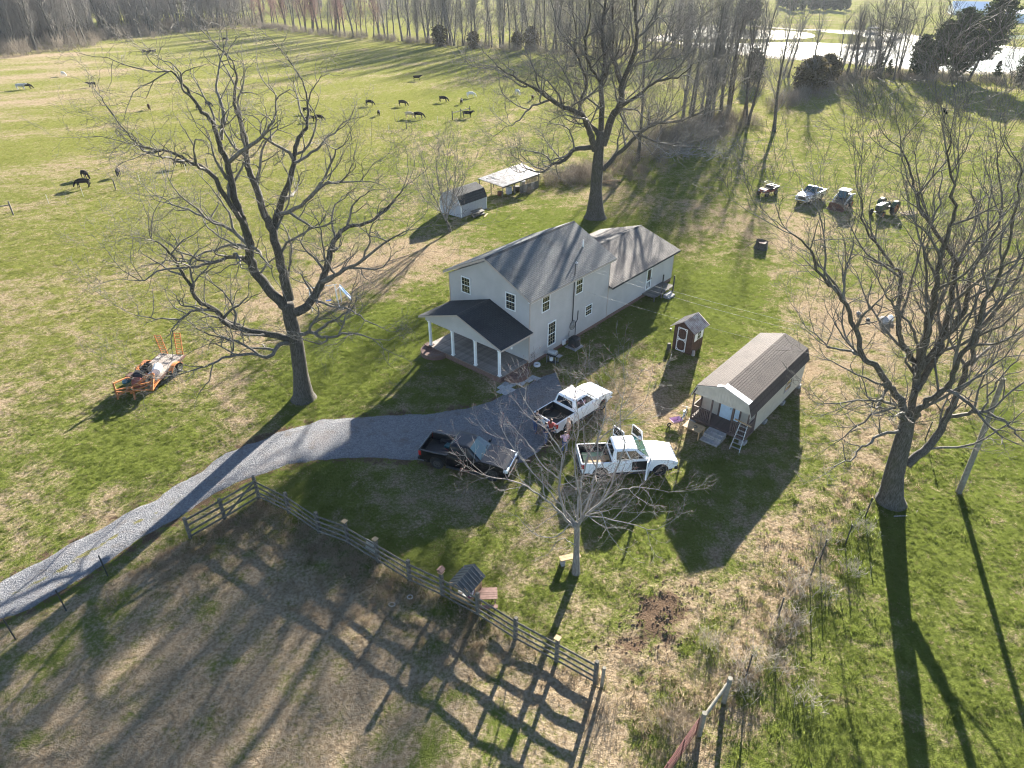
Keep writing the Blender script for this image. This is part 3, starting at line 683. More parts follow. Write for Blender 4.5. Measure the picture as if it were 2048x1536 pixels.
# walnut-like tree left of the house
P_LT = dict(seg=[6, 7, 6, 5, 3], gnarl=[.1, .22, .30, .36, .35], up=[.02, .06, .05, .04, .03], kids=[0, .95, 1.5, 2.6, 0], ang=[(35, 60), (30, 65), (30, 70), (30, 75), (0, 0)],
            len=[0, 4.0, 2.3, 1.15, .55], rad=[0, .10, .040, .015, .008], t0=[.2, .15, .15, .15, .1], rmin=.006)
P_LT['kids'] = [.62, 1.0, 1.35, 1.9, 0]
LT = [([(575,616),(562,606),(525,563),(502,526),(499,488),(485,442),(465,379),(455,326),(439,292),(426,246),(396,216),(366,166),(339,140)], .36, .04, -2.5, 0),
 ([(455,326),(492,296),(529,266),(548,236),(552,190)], .13, .035, (-1.4, -4), 1), ([(442,279),(446,219),(432,170),(446,105)], .13, .03, (-1.6, 1), 1),
 ([(489,450),(462,409),(419,345),(379,324),(346,306),(309,298)], .17, .05, (-1.1, -4), 0), ([(322,300),(295,305),(263,276),(223,229),(200,190)], .06, .02, (-3.5, -5), 1),
 ([(578,600),(570,560),(562,530),(545,463),(529,429),(512,372),(495,332),(492,286),(479,239),(469,206),(474,160),(466,125)], .34, .04, 2.5, 0),
 ([(545,463),(555,429),(572,379),(588,326),(592,286),(612,253),(615,213),(608,163)], .24, .04, (.9, 4.5), 0),
 ([(555,430),(602,412),(641,372),(678,365),(724,362)], .15, .03, (1.2, -2), 0), ([(588,326),(625,306),(658,273),(695,239)], .11, .03, (2.3, 6), 1), ([(641,372),(660,330),(672,300),(690,290)], .08, .025, (-.3, -2), 1),
 ([(582,626),(608,616),(628,593),(645,563),(658,513),(671,476),(698,453),(741,443),(780,410),(805,380)], .32, .03, 3, 0),
 ([(671,476),(663,440),(672,410),(690,390)], .09, .03, (1.5, 4), 1), ([(645,563),(678,546),(724,520),(778,480),(815,460)], .16, .025, (.8, -3), 0),
 ([(628,599),(671,614),(698,619),(730,640),(775,660)], .09, .025, (.5, -2.5), 1), ([(595,669),(625,666),(651,676),(698,667),(744,676)], .15, .035, -2.6, 0),
 ([(628,667),(651,652),(681,632),(698,618),(705,580)], .11, .03, (-.8, 1.5), 1), ([(583,679),(545,669),(499,662),(452,647),(432,622),(396,599),(382,573),(359,533),(333,496),(303,476)], .24, .04, -3.2, 0),
 ([(432,622),(392,619),(359,642),(346,659),(344,695)], .10, .025, (-1.4, -3), 1), ([(359,640),(313,636),(266,629)], .06, .02, (-2.4, -4), 1), ([(469,650),(469,619),(446,583),(409,556)], .10, .03, (-1, .5), 1),
 ([(583,686),(558,689),(539,712),(505,709),(462,712),(426,725),(392,739),(346,749)], .16, .03, (0, -4.6), 0), ([(462,712),(467,685),(435,668),(415,650)], .07, .02, (-2.4, -3), 1), ([(426,726),(420,760),(405,775),(390,800)], .05, .015, (-3, -4.5), 2),
 ([(500,526),(475,513),(432,523),(392,533),(329,540),(280,563)], .15, .03, -5, 0), ([(502,500),(470,488),(452,493),(412,506),(366,523),(330,520)], .12, .03, 2.5, 0),
 ([(497,490),(469,465),(419,439),(366,415),(319,402)], .14, .03, (-.5, 3.5), 0), ([(383,573),(405,545),(425,520),(450,470)], .06, .02, (-2, 0), 1),
 ([(575,560),(583,500),(576,470),(560,440)], .08, .03, (.5, 4), 1), ([(612,612),(640,560),(660,540),(700,520)], .08, .03, (1, 6), 1)]
hero('walnut_tree', 'big gnarled bare tree with wide crooked limbs beside the gravel drive left of the house', 'tree',
     [(608,797,.62),(601,745,.50),(592,682,.46),(580,636,.43),(575,606,.38)], LT, P_LT, 11, (M['bark'], M['twig']), wig=.035)
# huge old tree behind the house, dense fine crown
P_CT = dict(seg=[6, 8, 6, 5, 3], gnarl=[.1, .2, .26, .30, .3], up=[.02, .07, .06, .05, .03], kids=[.7, 1.25, 1.7, 2.3, 0], ang=[(30, 60), (30, 65), (30, 65), (25, 70), (0, 0)],
            len=[0, 5.2, 2.9, 1.5, .8], rad=[0, .13, .05, .018, .009], t0=[.2, .15, .1, .1, .1], rmin=.0075)
CT = [([(1187,295),(1149,299),(1130,321),(1104,329),(1085,344),(1055,338)], .30, .06, -3, 0), ([(1149,299),(1141,265),(1123,250),(1100,247)], .11, .04, (-1, -2.5), 1), ([(1104,329),(1089,310),(1051,302)], .12, .04, (-2, -3.5), 1),
 ([(1190,300),(1183,272),(1172,246),(1164,229),(1126,215),(1100,197),(1070,178),(1036,159),(994,132)], .40, .06, -4, 0), ([(1100,200),(1066,212),(1039,238),(1020,253)], .14, .04, (-2.2, -4), 0),
 ([(1200,275),(1185,255),(1164,229),(1160,204),(1175,166),(1160,129),(1149,94),(1153,68),(1145,20)], .28, .05, 3, 0),
 ([(1202,261),(1204,212),(1202,166),(1210,125),(1204,70),(1212,0),(1208,-70),(1215,-140)], .34, .05, 1, 0), ([(1202,166),(1183,136),(1170,90),(1180,30),(1168,-60)], .2, .04, (.7, -4), 0), ([(1204,160),(1221,125),(1228,60),(1222,-30),(1232,-100)], .2, .04, (.8, 5), 0),
 ([(1206,290),(1225,234),(1240,208),(1243,170),(1262,125),(1274,76),(1270,0),(1280,-60),(1276,-120)], .46, .05, -2, 0), ([(1240,165),(1225,121),(1206,76),(1215,10)], .2, .05, (-1, 4), 0),
 ([(1243,212),(1278,189),(1312,163),(1353,155),(1385,130)], .2, .04, (-.6, -5), 0), ([(1262,132),(1308,118),(1338,95),(1368,72),(1395,40)], .16, .04, (-1.2, 4), 0), ([(1274,76),(1310,40),(1320,-20),(1345,-60)], .15, .04, (-1.6, -4), 0),
 ([(1206,340),(1232,310),(1274,272),(1308,246),(1338,246),(1398,227),(1425,205)], .30, .05, 4, 0), ([(1240,227),(1262,261),(1285,258),(1330,230),(1345,200)], .14, .04, (-.8, 2), 0), ([(1281,270),(1323,287),(1370,292),(1400,300)], .15, .04, (2, 3), 0),
 ([(1150,100),(1120,60),(1105,10),(1090,-40)], .12, .04, (2.5, 5), 0), ([(1172,246),(1140,170),(1120,130),(1095,100)], .12, .04, (0, 5), 0)]
hero('old_maple_tree', 'tallest thick-trunked bare tree directly behind the house roof', 'tree',
     [(1190,435,.95),(1192,380,.70),(1195,335,.66),(1198,300,.55),(1202,262,.40)], CT, P_CT, 21, (M['bark'], M['twigdist']), wig=.05)
# ash-like tree on the right, upswept stems
P_RT = dict(seg=[6, 7, 6, 5, 3], gnarl=[.08, .13, .17, .2, .2], up=[.03, .10, .09, .07, .05], kids=[.75, 1.05, 1.45, 1.9, 0], ang=[(25, 50), (25, 55), (25, 55), (25, 60), (0, 0)],
            len=[0, 4.2, 2.3, 1.2, .6], rad=[0, .085, .035, .016, .009], t0=[.25, .15, .15, .15, .1], rmin=.007)
RT = [([(1812,848),(1807,828),(1795,792),(1774,768),(1750,732),(1726,711),(1706,643),(1686,598),(1646,553),(1620,502),(1590,465)], .22, .03, -1.5, 0),
 ([(1792,810),(1762,800),(1714,801),(1648,807)], .09, .02, (-.3, -3), 1), ([(1792,815),(1747,828),(1708,858),(1666,888)], .08, .02, (-.3, 2), 1), ([(1805,863),(1768,867),(1732,891),(1702,918),(1660,935)], .10, .02, (0, -2.5), 1),
 ([(1726,711),(1690,700),(1650,690),(1610,650)], .08, .02, (-.7, 2), 1),
 ([(1818,840),(1831,780),(1828,726),(1804,687),(1795,639),(1802,553),(1777,523),(1731,452),(1722,390)], .20, .025, 2, 0), ([(1832,735),(1831,675),(1807,633),(1780,600),(1755,560)], .09, .025, (.6, -2), 1),
 ([(1832,760),(1843,720),(1858,645),(1870,600),(1872,563),(1888,482),(1908,427),(1903,351),(1898,270)], .20, .025, -2, 0), ([(1835,745),(1882,678),(1912,645),(1933,606),(1943,543),(1978,482),(2004,412),(1990,310)], .18, .025, 3, 0),
 ([(1830,780),(1846,762),(1876,705),(1888,660),(1900,600),(1908,523),(1862,452),(1832,392),(1817,331),(1802,285)], .19, .025, 1.5, 0), ([(1862,452),(1880,390),(1885,330)], .06, .02, (1, 3), 1),
 ([(1828,835),(1837,822),(1864,795),(1897,771),(1918,720),(1951,660),(1972,600),(2010,520),(2030,420),(2040,330)], .19, .025, -3, 0),
 ([(1813,930),(1840,906),(1870,879),(1894,834),(1915,786),(1936,735),(1960,660),(2002,606),(2040,540),(2065,470)], .26, .03, 2, 0), ([(1897,832),(1927,831),(1963,825),(2002,840),(2035,867),(2070,910)], .13, .025, (.9, -2.5), 0),
 ([(1942,729),(1978,699),(2048,663),(2100,640)], .10, .02, (1.2, 4), 1), ([(1963,825),(1985,780),(2020,730),(2050,700)], .06, .02, (-.4, -1), 1), ([(1960,660),(1975,600),(1968,540),(1990,480)], .08, .02, (1.5, 4), 1), ([(1686,598),(1690,550),(1700,520),(1712,470)], .06, .02, (-1.2, 0), 1)]
hero('ash_tree', 'bare tree with a leaning trunk and many upswept stems right of the brown-roofed cabin', 'tree',
     [(1780,1003,.58),(1789,945,.50),(1806,880,.42),(1816,838,.33)], RT, P_RT, 31, (M['bark'], M['twig']), wig=.05)
# young tree by the fence, twigs with dark red buds
P_FT = dict(seg=[6, 7, 6, 4, 3], gnarl=[.08, .10, .13, .16, .16], up=[.03, .05, .05, .04, .03], kids=[1.2, 1.8, 2.4, 0, 0], ang=[(30, 60), (35, 65), (35, 70), (30, 60), (0, 0)],
            len=[0, 2.0, .95, .42], rad=[0, .022, .010, .006], t0=[.2, .12, .12, .1], rmin=.0042)
for q in ('seg', 'gnarl', 'up', 'kids', 'ang'): P_FT[q] = P_FT[q][:4]
FT = [([(1153,1060),(1125,1029),(1094,1002),(1062,979),(1026,961),(967,952)], .065, .014, -1.5, 0), ([(1150,1050),(1134,1034),(1121,993),(1118,957),(1125,912),(1107,876),(1076,839),(1050,800)], .075, .012, 1.2, 0),
 ([(1155,1050),(1161,1047),(1159,993),(1148,921),(1157,853),(1150,790)], .06, .012, -1, 0), ([(1156,1048),(1161,1043),(1179,993),(1193,934),(1197,876),(1211,826),(1207,785)], .075, .012, .8, 0),
 ([(1158,1045),(1166,1038),(1211,993),(1229,948),(1247,898),(1240,840),(1250,780)], .075, .012, -.6, 0), ([(1158,1046),(1175,1029),(1234,984),(1279,975),(1337,984)], .05, .010, 1.6, 0), ([(1157,1048),(1166,1034),(1211,1036),(1274,1052),(1310,1060)], .045, .010, -1.2, 0),
 ([(1151,1090),(1148,1088),(1121,1079),(1098,1106)], .035, .008, -1, 1), ([(1150,1056),(1138,1050),(1112,1074),(1066,1065),(1035,1029)], .045, .009, 1, 1), ([(1190,1022),(1202,1025),(1220,1070),(1243,1101)], .03, .008, (-.4, -1.2), 1),
 ([(1118,957),(1085,930),(1060,890),(1020,850)], .04, .009, (.8, 2), 1), ([(1193,934),(1170,890),(1165,830)], .04, .009, (.4, 1), 1), ([(1155,1040),(1160,980),(1180,900),(1235,850),(1290,800)], .06, .010, 2.4, 0), ([(1152,1046),(1120,1010),(1080,960),(1030,900),(1010,870)], .055, .01, 2, 0)]
M['bud'] = mat('red_bud', (.20, .055, .05), .7, var=.3)
hero('young_maple_tree', 'small bare tree with red buds standing between the plank fence and the white pickups', 'tree',
     [(1152,1146,.17),(1153,1100,.145),(1154,1065,.135),(1154,1045,.12)], FT, P_FT, 41, (M['barkpale'], M['twigpale']), buds=(.22, M['bud']), wig=.03, flare=1.35)
# small many-stemmed tree by the gambrel shed
P_ST = dict(seg=[6, 6, 5, 4], gnarl=[.08, .12, .16, .2], up=[.05, .12, .10, .06], kids=[1.6, 2.1, 2.4, 0], ang=[(25, 50), (25, 50), (25, 55), (25, 55)],
            len=[0, 2.3, 1.1, .55], rad=[0, .035, .017, .011], t0=[.25, .15, .15, .1], rmin=.009)
ST = [([(892,442),(881,420),(870,397),(860,374),(850,340),(842,315)], .09, .02, -.8, 0), ([(892,440),(884,400),(874,348),(877,300)], .09, .02, .8, 0), ([(893,440),(899,417),(907,387),(911,348),(915,303)], .09, .02, -.5, 0),
 ([(894,436),(905,405),(925,370),(932,345)], .07, .02, .6, 0), ([(889,432),(870,412),(848,396),(830,370)], .06, .02, 1, 0), ([(893,436),(895,380),(893,330),(897,295)], .07, .02, 1.5, 0)]
hero('small_orchard_tree', 'small bare many-stemmed tree in front of the grey gambrel shed', 'tree',
     [(900,463,.17),(897,450,.13),(892,441,.12)], ST, P_ST, 51, (M['bark'], M['twigdist']), wig=.04, flare=1.3)

# ------------------------------------------------------------------ trees of the rows and woods: a few kinds, each copy an object of its own
def kind_tree(seed, H, lean=(0, 0), fork=.35, spread=1., dens=1., tw=M['twigdist'], low=.18, rt=.33):
    rng = random.Random(seed); tb = []; cb = []
    P = dict(seg=[7, 6, 5, 3], gnarl=[.05, .11, .15, .2], up=[.03, .11, .09, .05], kids=[.75*dens*20/H, 1.25*dens, 1.9*dens, 0], ang=[(22, 48), (22, 50), (25, 60), (0, 0)],
             len=[0, 5.6*spread*H/20, 2.7*spread*H/20, 1.5*H/20], rad=[0, .085, .035, .02], t0=[low, .15, .12, .1], rmin=.012)
    nst = 1 if rng.random() > fork else 2
    for s in range(nst):
        a = rng.uniform(0, 6.28); d = Vector((lean[0]+.14*s*math.cos(a), lean[1]+.14*s*math.sin(a), 1)).normalized()
        o = []; grow(o, Vector((.25*s*math.cos(a), .25*s*math.sin(a), -.2)), d, H*rng.uniform(.8, .92), rt*(1 if s == 0 else .75), 0, P, rng)
        tb.append(o[0]); cb += o[1:]
    pts, rad, lv = tb[0]; rad[0] *= 1.35
    return tmesh('trunk', tb, M['bark'], sides=[7]), tmesh('crown', cb, tw, sides=[6, 4, 3, 3])
KINDS = [kind_tree(s, h, l, fk, sp, d) for s, h, l, fk, sp, d in ((101, 21, (0, 0), .2, .9, 1.15), (102, 19, (.08, 0), .6, 1.1, 1.2), (103, 23, (-.04, .03), .2, .8, 1.15), (104, 17, (.02, .05), .9, 1.15, 1.2), (105, 20, (-.08, 0), .5, 1., 1.25), (106, 14, (0, 0), .7, 1.1, 1.3))]
REDK = [kind_tree(s, h, (0, 0), .5, 1., 1.3, M['twigred']) for s, h in ((111, 18), (112, 16))]
LOOK = ['tall straight', 'right-leaning', 'tall slim', 'double-stemmed', 'left-leaning', 'short bushy']
def place_tree(px, py, k, H=None, rz=None, label='', group='', kinds=None, rng=random.Random(5), tilt=0, name='bare_tree', base=None):
    tm, cm = (kinds or KINDS)[k]; b = at(px, py) if base is None else Vector((base[0], base[1], 0))
    b.z = float(gz(np.array([b.x]), np.array([b.y]))[0])
    t = thing(name, label, 'tree', b, rng.uniform(0, 6.28) if rz is None else rz, group)
    hh = [21, 19, 23, 17, 20, 14][k] if kinds is None else [18, 16][k]
    s = (H/hh if H else 1)*rng.uniform(.95, 1.05); t.scale = (s, s, s); t.rotation_euler[1] = tilt
    link('trunk', tm, t); link('crown', cm, t); return t
# trees along the brushy strip right of the old maple
for px, py, k, H, rz, lab in ((1404,260,0,22,0,'bare tree rising from brush, first of the clump right of the big maple'), (1415,248,2,21,1,'slim bare tree, second trunk in the brush clump right of the maple'),
        (1441,238,3,20,2,'forked bare tree in the middle of the clump right of the big maple'), (1457,232,2,19,3,'slim bare tree at the right end of the clump right of the big maple'),
        (1488,236,0,17,4,'thin bare tree between the clump and the right-leaning trunk'), (1495,250,1,17,0.,'bare tree leaning right at the end of the brush pile'),
        (1548,263,3,18,1.2,'lone bare tree with dark forked trunk standing in the meadow'), (1275,322,2,20,2.2,'pale slim bare tree just right of the big maple trunk, by the brush pile'),
        (1621,188,3,14,.5,'pale bare tree standing in front of the brown cedar bush near the pond'), (1669,161,2,15,2,'bare tree behind the right end of the brown cedar bush'), (1692,155,0,15,1,'upright bare tree in the pond-side row left of the leaning one'),
        (1710,157,1,16,0,'bare tree in the pond-side row beside the upright one'), (1758,158,1,20,.2,'tall bare tree leaning right in the gap before the dark cedars'), (1792,155,2,17,3,'slim bare tree leaning beside the dark cedars'),
        (1680,158,5,11,1,'short bushy bare tree in the pond-side row'), (1425,243,5,13,2,'short bushy bare tree inside the clump right of the big maple'), (1815,157,0,17,2.,'bare tree at the left edge of the dark cedar group'), (1862,158,4,17,0,'bare tree among the dark cedars, right of the broad one')):
    place_tree(px, py, k, H, rz, lab, 'bare trees along the brushy strip and pond')
rq = random.Random(31)
for i in range(20):
    px = rq.uniform(1335, 1530); place_tree(px, 84+(px-1335)*.10+rq.uniform(0, 26), rq.choice([0, 3, 4, 5, 1]), rq.uniform(11, 18), None, 'bare grey tree on the near shore of the pond behind the brush clump', 'bare trees on the near pond shore')
for i in range(11):
    px = rq.uniform(1565, 1800); place_tree(px, 152+rq.uniform(-8, 10), rq.choice([2, 3, 5, 1, 0]), rq.uniform(9, 16), None, 'thin bare tree in the pond-side row between the cedar bush and dark cedars', 'thin bare trees in the pond-side row')
for i in range(9):
    px = rq.uniform(1340, 1470); place_tree(px, 238+rq.uniform(-14, 18), rq.choice([0, 3, 2, 5]), rq.uniform(15, 22), None, 'bare tree within the brushy clump right of the big maple', 'bare trees in the brushy clump')
# the row between the pasture and the bright field behind it
rg2 = random.Random(77)
line = [(512,52),(560,56),(600,61),(650,68),(700,74),(748,75),(806,82),(850,86),(895,90),(940,93),(985,95),(1040,99),(1090,104),(1130,106),(1175,110),(1230,112),(1300,110),(1370,108)]
for i in range(84):
    t = i/83*(len(line)-1); j = min(int(t), len(line)-2); f_ = t-j
    px = line[j][0]+(line[j+1][0]-line[j][0])*f_+rg2.uniform(-5, 5); py = line[j][1]+(line[j+1][1]-line[j][1])*f_+rg2.uniform(-2.2, .8)
    red = px < 770 and rg2.random() < .5
    place_tree(px, py, rg2.randrange(2) if red else rg2.choice([0, 1, 2, 3, 4, 5]), rg2.uniform(15, 23), None,
               'reddish budding tree in the row at the far left end of the pasture edge' if red else 'bare grey tree in the long row along the far edge of the pasture',
               'reddish trees in the far pasture row' if red else 'bare trees in the far pasture row', REDK if red else None)
place_tree(895, 90, 3, 27, .4, 'largest spreading bare tree in the row at the far pasture edge', None)
# front rows of the woods on the left
edge = [(-60,122),(0,109),(60,103),(125,95),(225,82),(325,67),(425,57),(512,51)]
EW = [at(*q) for q in edge]
for i in range(95):
    t = rg2.random()*(len(EW)-1); j = min(int(t), len(EW)-2); p = EW[j].lerp(EW[j+1], t-j); d_ = rg2.random()**1.3*26; nrm = Vector((-.45, .9, 0)); p = p+nrm*(d_+1)
    place_tree(0, 0, rg2.choice([0, 1, 2, 2, 3, 4, 5]), rg2.uniform(15, 24), None, 'bare tree in the front rows of the grey woods on the far left', 'bare trees at the edge of the woods', base=(p.x, p.y))
# deeper woods, too many to tell apart
wp = []
for i in range(420):
    t = rg2.random()*(len(EW)-1); j = min(int(t), len(EW)-2); p = EW[j].lerp(EW[j+1], t-j); p = p+Vector((-.45, .9, 0))*rg2.uniform(26, 120); wp.append((p.x, p.y, -.1))
for i in range(160): wp.append((rg2.uniform(-330, -20), rg2.uniform(520, 640), -.1))
for i in range(90):
    p = at(rg2.uniform(540, 1400), rg2.uniform(16, 30)); wp.append((p.x, p.y, -.1))
def tree_proto(i):
    tm, cm = KINDS[i]; me = bpy.data.meshes.new('woodland_tree'); bm = bmesh.new(); bm.from_mesh(tm); k = len(bm.faces); bm.from_mesh(cm); bm.to_mesh(me); bm.free()
    me.materials.append(M['bark']); me.materials.append(M['twigdist']); a = np.zeros(len(me.polygons), np.int32); a[k:] = 1; me.polygons.foreach_set('material_index', a); return bpy.data.objects.new('woodland_tree', me)
TP = [tree_proto(i) for i in (0, 2, 3, 4)]
kk = len(wp); ra = np.random.default_rng(9)
scatter('woodland', wp, np.column_stack([ra.normal(0, .04, kk), ra.normal(0, .04, kk), ra.uniform(0, 6.28, kk)]), ra.uniform(.75, 1.15, kk), {}, TP, 4)

# ------------------------------------------------------------------ brush, cedars
def brush_mesh(seed, nst, h, spread, mt):
    rng = random.Random(seed); o = []
    P = dict(seg=[4, 3, 2], gnarl=[.14, .2, .2], up=[.05, .06, .03], kids=[2.2, 2.2, 0], ang=[(20, 55), (25, 60), (0, 0)], len=[0, h*.42, h*.22], rad=[0, .014, .010], t0=[.25, .2, .1], rmin=.009, fork=False)
    for _ in range(nst):
        a = rng.uniform(0, 6.28); d = spread*math.sqrt(rng.random()); grow(o, Vector((d*math.cos(a), d*math.sin(a), -.1)), Vector((rng.gauss(0, .35), rng.gauss(0, .35), 1)).normalized(), h*rng.uniform(.5, 1.1), .02, 0, P, rng)
    return tmesh('brush', o, mt, sides=[3, 3, 3])
M['brushtan'] = barkmat('tan_brush', (.15, .122, .090), (.26, .215, .160), (.17, .145, .11), 1.)
BR = [bpy.data.objects.new('brush_clump', brush_mesh(s, 26, 2.0, 1.1, M['brushtan'])) for s in (201, 202, 203)]
bp = []; bs = []
def brush_line(pts, n, sd, s0, s1):
    q = PX(pts)
    L = [math.dist(a, b) for a, b in zip(q, q[1:])]; T = sum(L)
    for a, b, l in zip(q, q[1:], L):
        for _ in range(max(1, int(n*l/T))):
            t = rg2.random(); bp.append((a[0]+(b[0]-a[0])*t+rg2.gauss(0, sd), a[1]+(b[1]-a[1])*t+rg2.gauss(0, sd), 0)); bs.append(rg2.uniform(s0, s1))
brush_line([(1090,368),(1130,362),(1180,345),(1240,350)], 60, 2.2, .45, .95)
brush_line([(1250,335),(1290,310),(1340,300),(1400,275),(1440,258),(1500,245)], 110, 2.6, .5, 1.15)
brush_line([(1310,285),(1400,255),(1460,235)], 60, 2.5, .7, 1.4)
brush_line([(1560,215),(1600,195),(1660,170),(1700,158),(1760,158),(1830,158),(1900,162),(2000,168),(2060,172)], 190, 2.5, .6, 1.3)
brush_line([(1560,150),(1660,146),(1760,150),(1860,156),(1960,160),(2060,160)], 120, 3, .5, 1.)
brush_line([(512,53),(650,70),(806,84),(985,97),(1175,112),(1370,110)], 260, 3, .7, 1.5)
brush_line([(-60,126),(0,113),(125,98),(325,69),(512,53)], 110, 3.5, .5, 1.3)
brush_line([(-60,114),(0,104),(125,88),(325,60),(512,46)], 220, 6, 1.2, 2.6)
brush_line([(1210,372),(1260,360),(1300,335)], 30, 1.8, .3, .6)
k = len(bp); scatter('brush', bp, np.column_stack([np.zeros(k), np.zeros(k), ra.uniform(0, 6.28, k)]), bs, {}, BR, 5)
# the pulled-over heap of pale dead limbs right of the old maple
rng = random.Random(9); o = []
PB = dict(seg=[6, 5, 3], gnarl=[.2, .26, .3], up=[-.02, .02, 0], kids=[1.6, 2.2, 0], ang=[(25, 60), (25, 60), (0, 0)], len=[0, 1.5, .7], rad=[0, .035, .016], t0=[.15, .1, .1], rmin=.012)
hc = at(1345, 312)
for i in range(34):
    a = rng.uniform(0, 6.28); q = Vector((rng.gauss(0, 4.2), rng.gauss(0, 1.6), rng.uniform(.05, .7))); grow(o, q, Vector((math.cos(a), math.sin(a), rng.uniform(-.05, .25))).normalized(), rng.uniform(2, 4.5), .07, 0, PB, rng)
q = tag(link('brush_pile', tmesh('brush_pile', o, M['twigpale'], sides=[5, 4, 3]), None, hc), 'heap of pale dead limbs on the grass below the clump of trees', 'brush pile')
# cedars and pines: trunk plus a crown of many small sprays
def leafmat(name, a, b_):
    m, n, b = nodes_of(name); n.nodes.remove(b)
    tc = N(n, 'ShaderNodeTexCoord').outputs['Object']; cc = mixc(n, ramp(n, noise(n, tc, 1.2, 3), .35, .65), a, b_)
    di = N(n, 'ShaderNodeBsdfDiffuse'); tr = N(n, 'ShaderNodeBsdfTranslucent'); ms = N(n, 'ShaderNodeMixShader'); ms.inputs[0].default_value = .3
    n.links.new(cc, di.inputs[0]); n.links.new(cc, tr.inputs[0]); n.links.new(di.outputs[0], ms.inputs[1]); n.links.new(tr.outputs[0], ms.inputs[2]); n.links.new(ms.outputs[0], n.nodes['Material Output'].inputs[0]); return m
M['cedar'] = leafmat('cedar_foliage', (.028, .042, .018), (.065, .080, .032)); M['cedarb'] = leafmat('winter_cedar_foliage', (.060, .050, .026), (.105, .088, .042))
def evergreen(seed, H, rad, low, nb, mt, shape='cone', lean=0.):
    rng = random.Random(seed); tb = []; V = []; F = []; cb = []
    P = dict(seg=[7], gnarl=[.03], up=[.02], kids=[0], ang=[(0, 0)], len=[0], rad=[0], t0=[0], rmin=.02)
    grow(tb, Vector((0, 0, -.2)), Vector((lean, 0, 1)).normalized(), H*.95, .03*H**.8, 0, P, rng); pts = tb[0][0]
    for i in range(nb):
        t = low+(1-low)*rng.random()**.9; x = min(t*7, 6.99); q = pts[int(x)].lerp(pts[int(x)+1], x-int(x)); u = (t-low)/(1-low)
        rr_ = rad*((1-u)**.8+.06 if shape == 'cone' else (math.sin(math.pi*min(1, .12+.88*u)))**.6*.9+.12)*rng.uniform(.55, 1.1); a = rng.uniform(0, 6.28)
        tip = q+Vector((math.cos(a)*rr_, math.sin(a)*rr_, rr_*rng.uniform(-.15, .45)))
        cb.append(([q, q.lerp(tip, .5)+Vector((0, 0, .05*rr_)), tip], [.05, .03, .015], 2))
        for j in range(int(9+rr_*9)):
            s = rng.random()**.6; c = q.lerp(tip, s)+Vector((rng.gauss(0, .2), rng.gauss(0, .2), rng.gauss(0, .16)))*(.35+.3*rr_)
            w = rng.uniform(.2, .46)*(1.0 if H > 6 else .7); e = Vector((rng.gauss(0, 1), rng.gauss(0, 1), rng.gauss(0, .6))).normalized()*w; g = e.orthogonal().normalized()*w*.55
            g = Matrix.Rotation(rng.uniform(0, 6.28), 3, e.normalized()) @ g
            b = len(V); V += [tuple(c-e*.5), tuple(c+g), tuple(c+e), tuple(c-g)]; F.append((b, b+1, b+2, b+3))
    V2, F2 = tubes(cb, [3]); b = len(V); ms = [0]*len(F)+[1]*len(F2); V += V2; F += [tuple(i+b for i in f) for f in F2]
    me = bpy.data.meshes.new('crown'); me.from_pydata(V, [], F); me.update(); me.materials.append(mt); me.materials.append(M['bark']); me.polygons.foreach_set('material_index', ms)
    return tmesh('trunk', tb, M['bark'], sides=[6]), me
EV = [evergreen(301, 12, 3.2, .10, 300, M['cedar'], 'round'), evergreen(302, 20, 4.6, .25, 300, M['cedar'], 'round', .16), evergreen(303, 5, 1.6, .05, 90, M['cedar'], 'cone'), evergreen(304, 6.5, 2.6, .02, 200, M['cedarb'], 'round'), evergreen(305, 16, 3.6, .22, 260, M['cedar'], 'round', .05)]
EH = [12, 20, 5, 6.5, 16]
for px, py, k, H, rz, lab in ((1836,160,0,11.5,0,'broad brown-green cedar at the left end of the dark group by the pond'), (1870,160,4,15,1,'tall cedar second in the dark group by the pond'), (1902,161,4,18,2,'tall cedar in the middle of the dark group by the pond'),
      (1936,162,1,22,-.1,'tallest right-leaning pine of the dark group, its top before the white barn'), (1912,158,0,13,3,'dark cedar filling the gap below the leaning pine'), (1850,158,3,7,1,'low bushy cedar under the left of the dark group'), (1990,160,2,5,1,'small pointed cedar right of the leaning pine'),
      (2044,170,0,9,2,'dark cedar cut by the right edge of the picture'), (1751,150,2,6.5,0,'small green cedar on the pond bank left of the dark group'), (1778,152,2,4.5,2,'smallest cedar on the pond bank beside the leaning bare tree'), (1622,186,3,8.5,1,'brown-green cedar bush at the corner of the meadow below the pond'), (1650,174,3,8,2,'brown-green cedar bush joined to the right of the corner bush'), (1602,180,3,6.5,3,'lower brown cedar bush left of the corner bush'),
      (1508,170,0,9,1,'dark cedar on the near pond shore seen through bare branches'), (1497,166,2,6,2,'small dark cedar beside the shore cedar'), (880,92,3,7.5,1,'brown-green cedar under the largest tree of the far row'), (947,97,3,6,1,'low cedar in the far row right of the largest tree'), (1063,100,3,8,0,'round cedar in the far row left of the big maple crown'), (1035,98,3,6,2,'lowest cedar in the far row')):
    tm, cm = EV[k]; b = at(px, py); t = thing('pine_tree' if k == 1 else 'cedar_tree', lab, 'tree', b, rz, 'cedars and pines round the pond'); s = H/EH[k]; t.scale = (s, s, s); link('trunk', tm, t); link('crown', cm, t)
far_e = [(at(px, py).x, at(px, py).y, -.1) for px, py in [(1560+i*7+rg2.uniform(-4, 4), 18+rg2.uniform(-6, 6)) for i in range(20)]+[(1480+i*6, 40+rg2.uniform(-3, 3)) for i in range(6)]]
ce = MB(); cm = EV[0][1]
evp = bpy.data.objects.new('far_cedar', EV[0][1]); k = len(far_e)
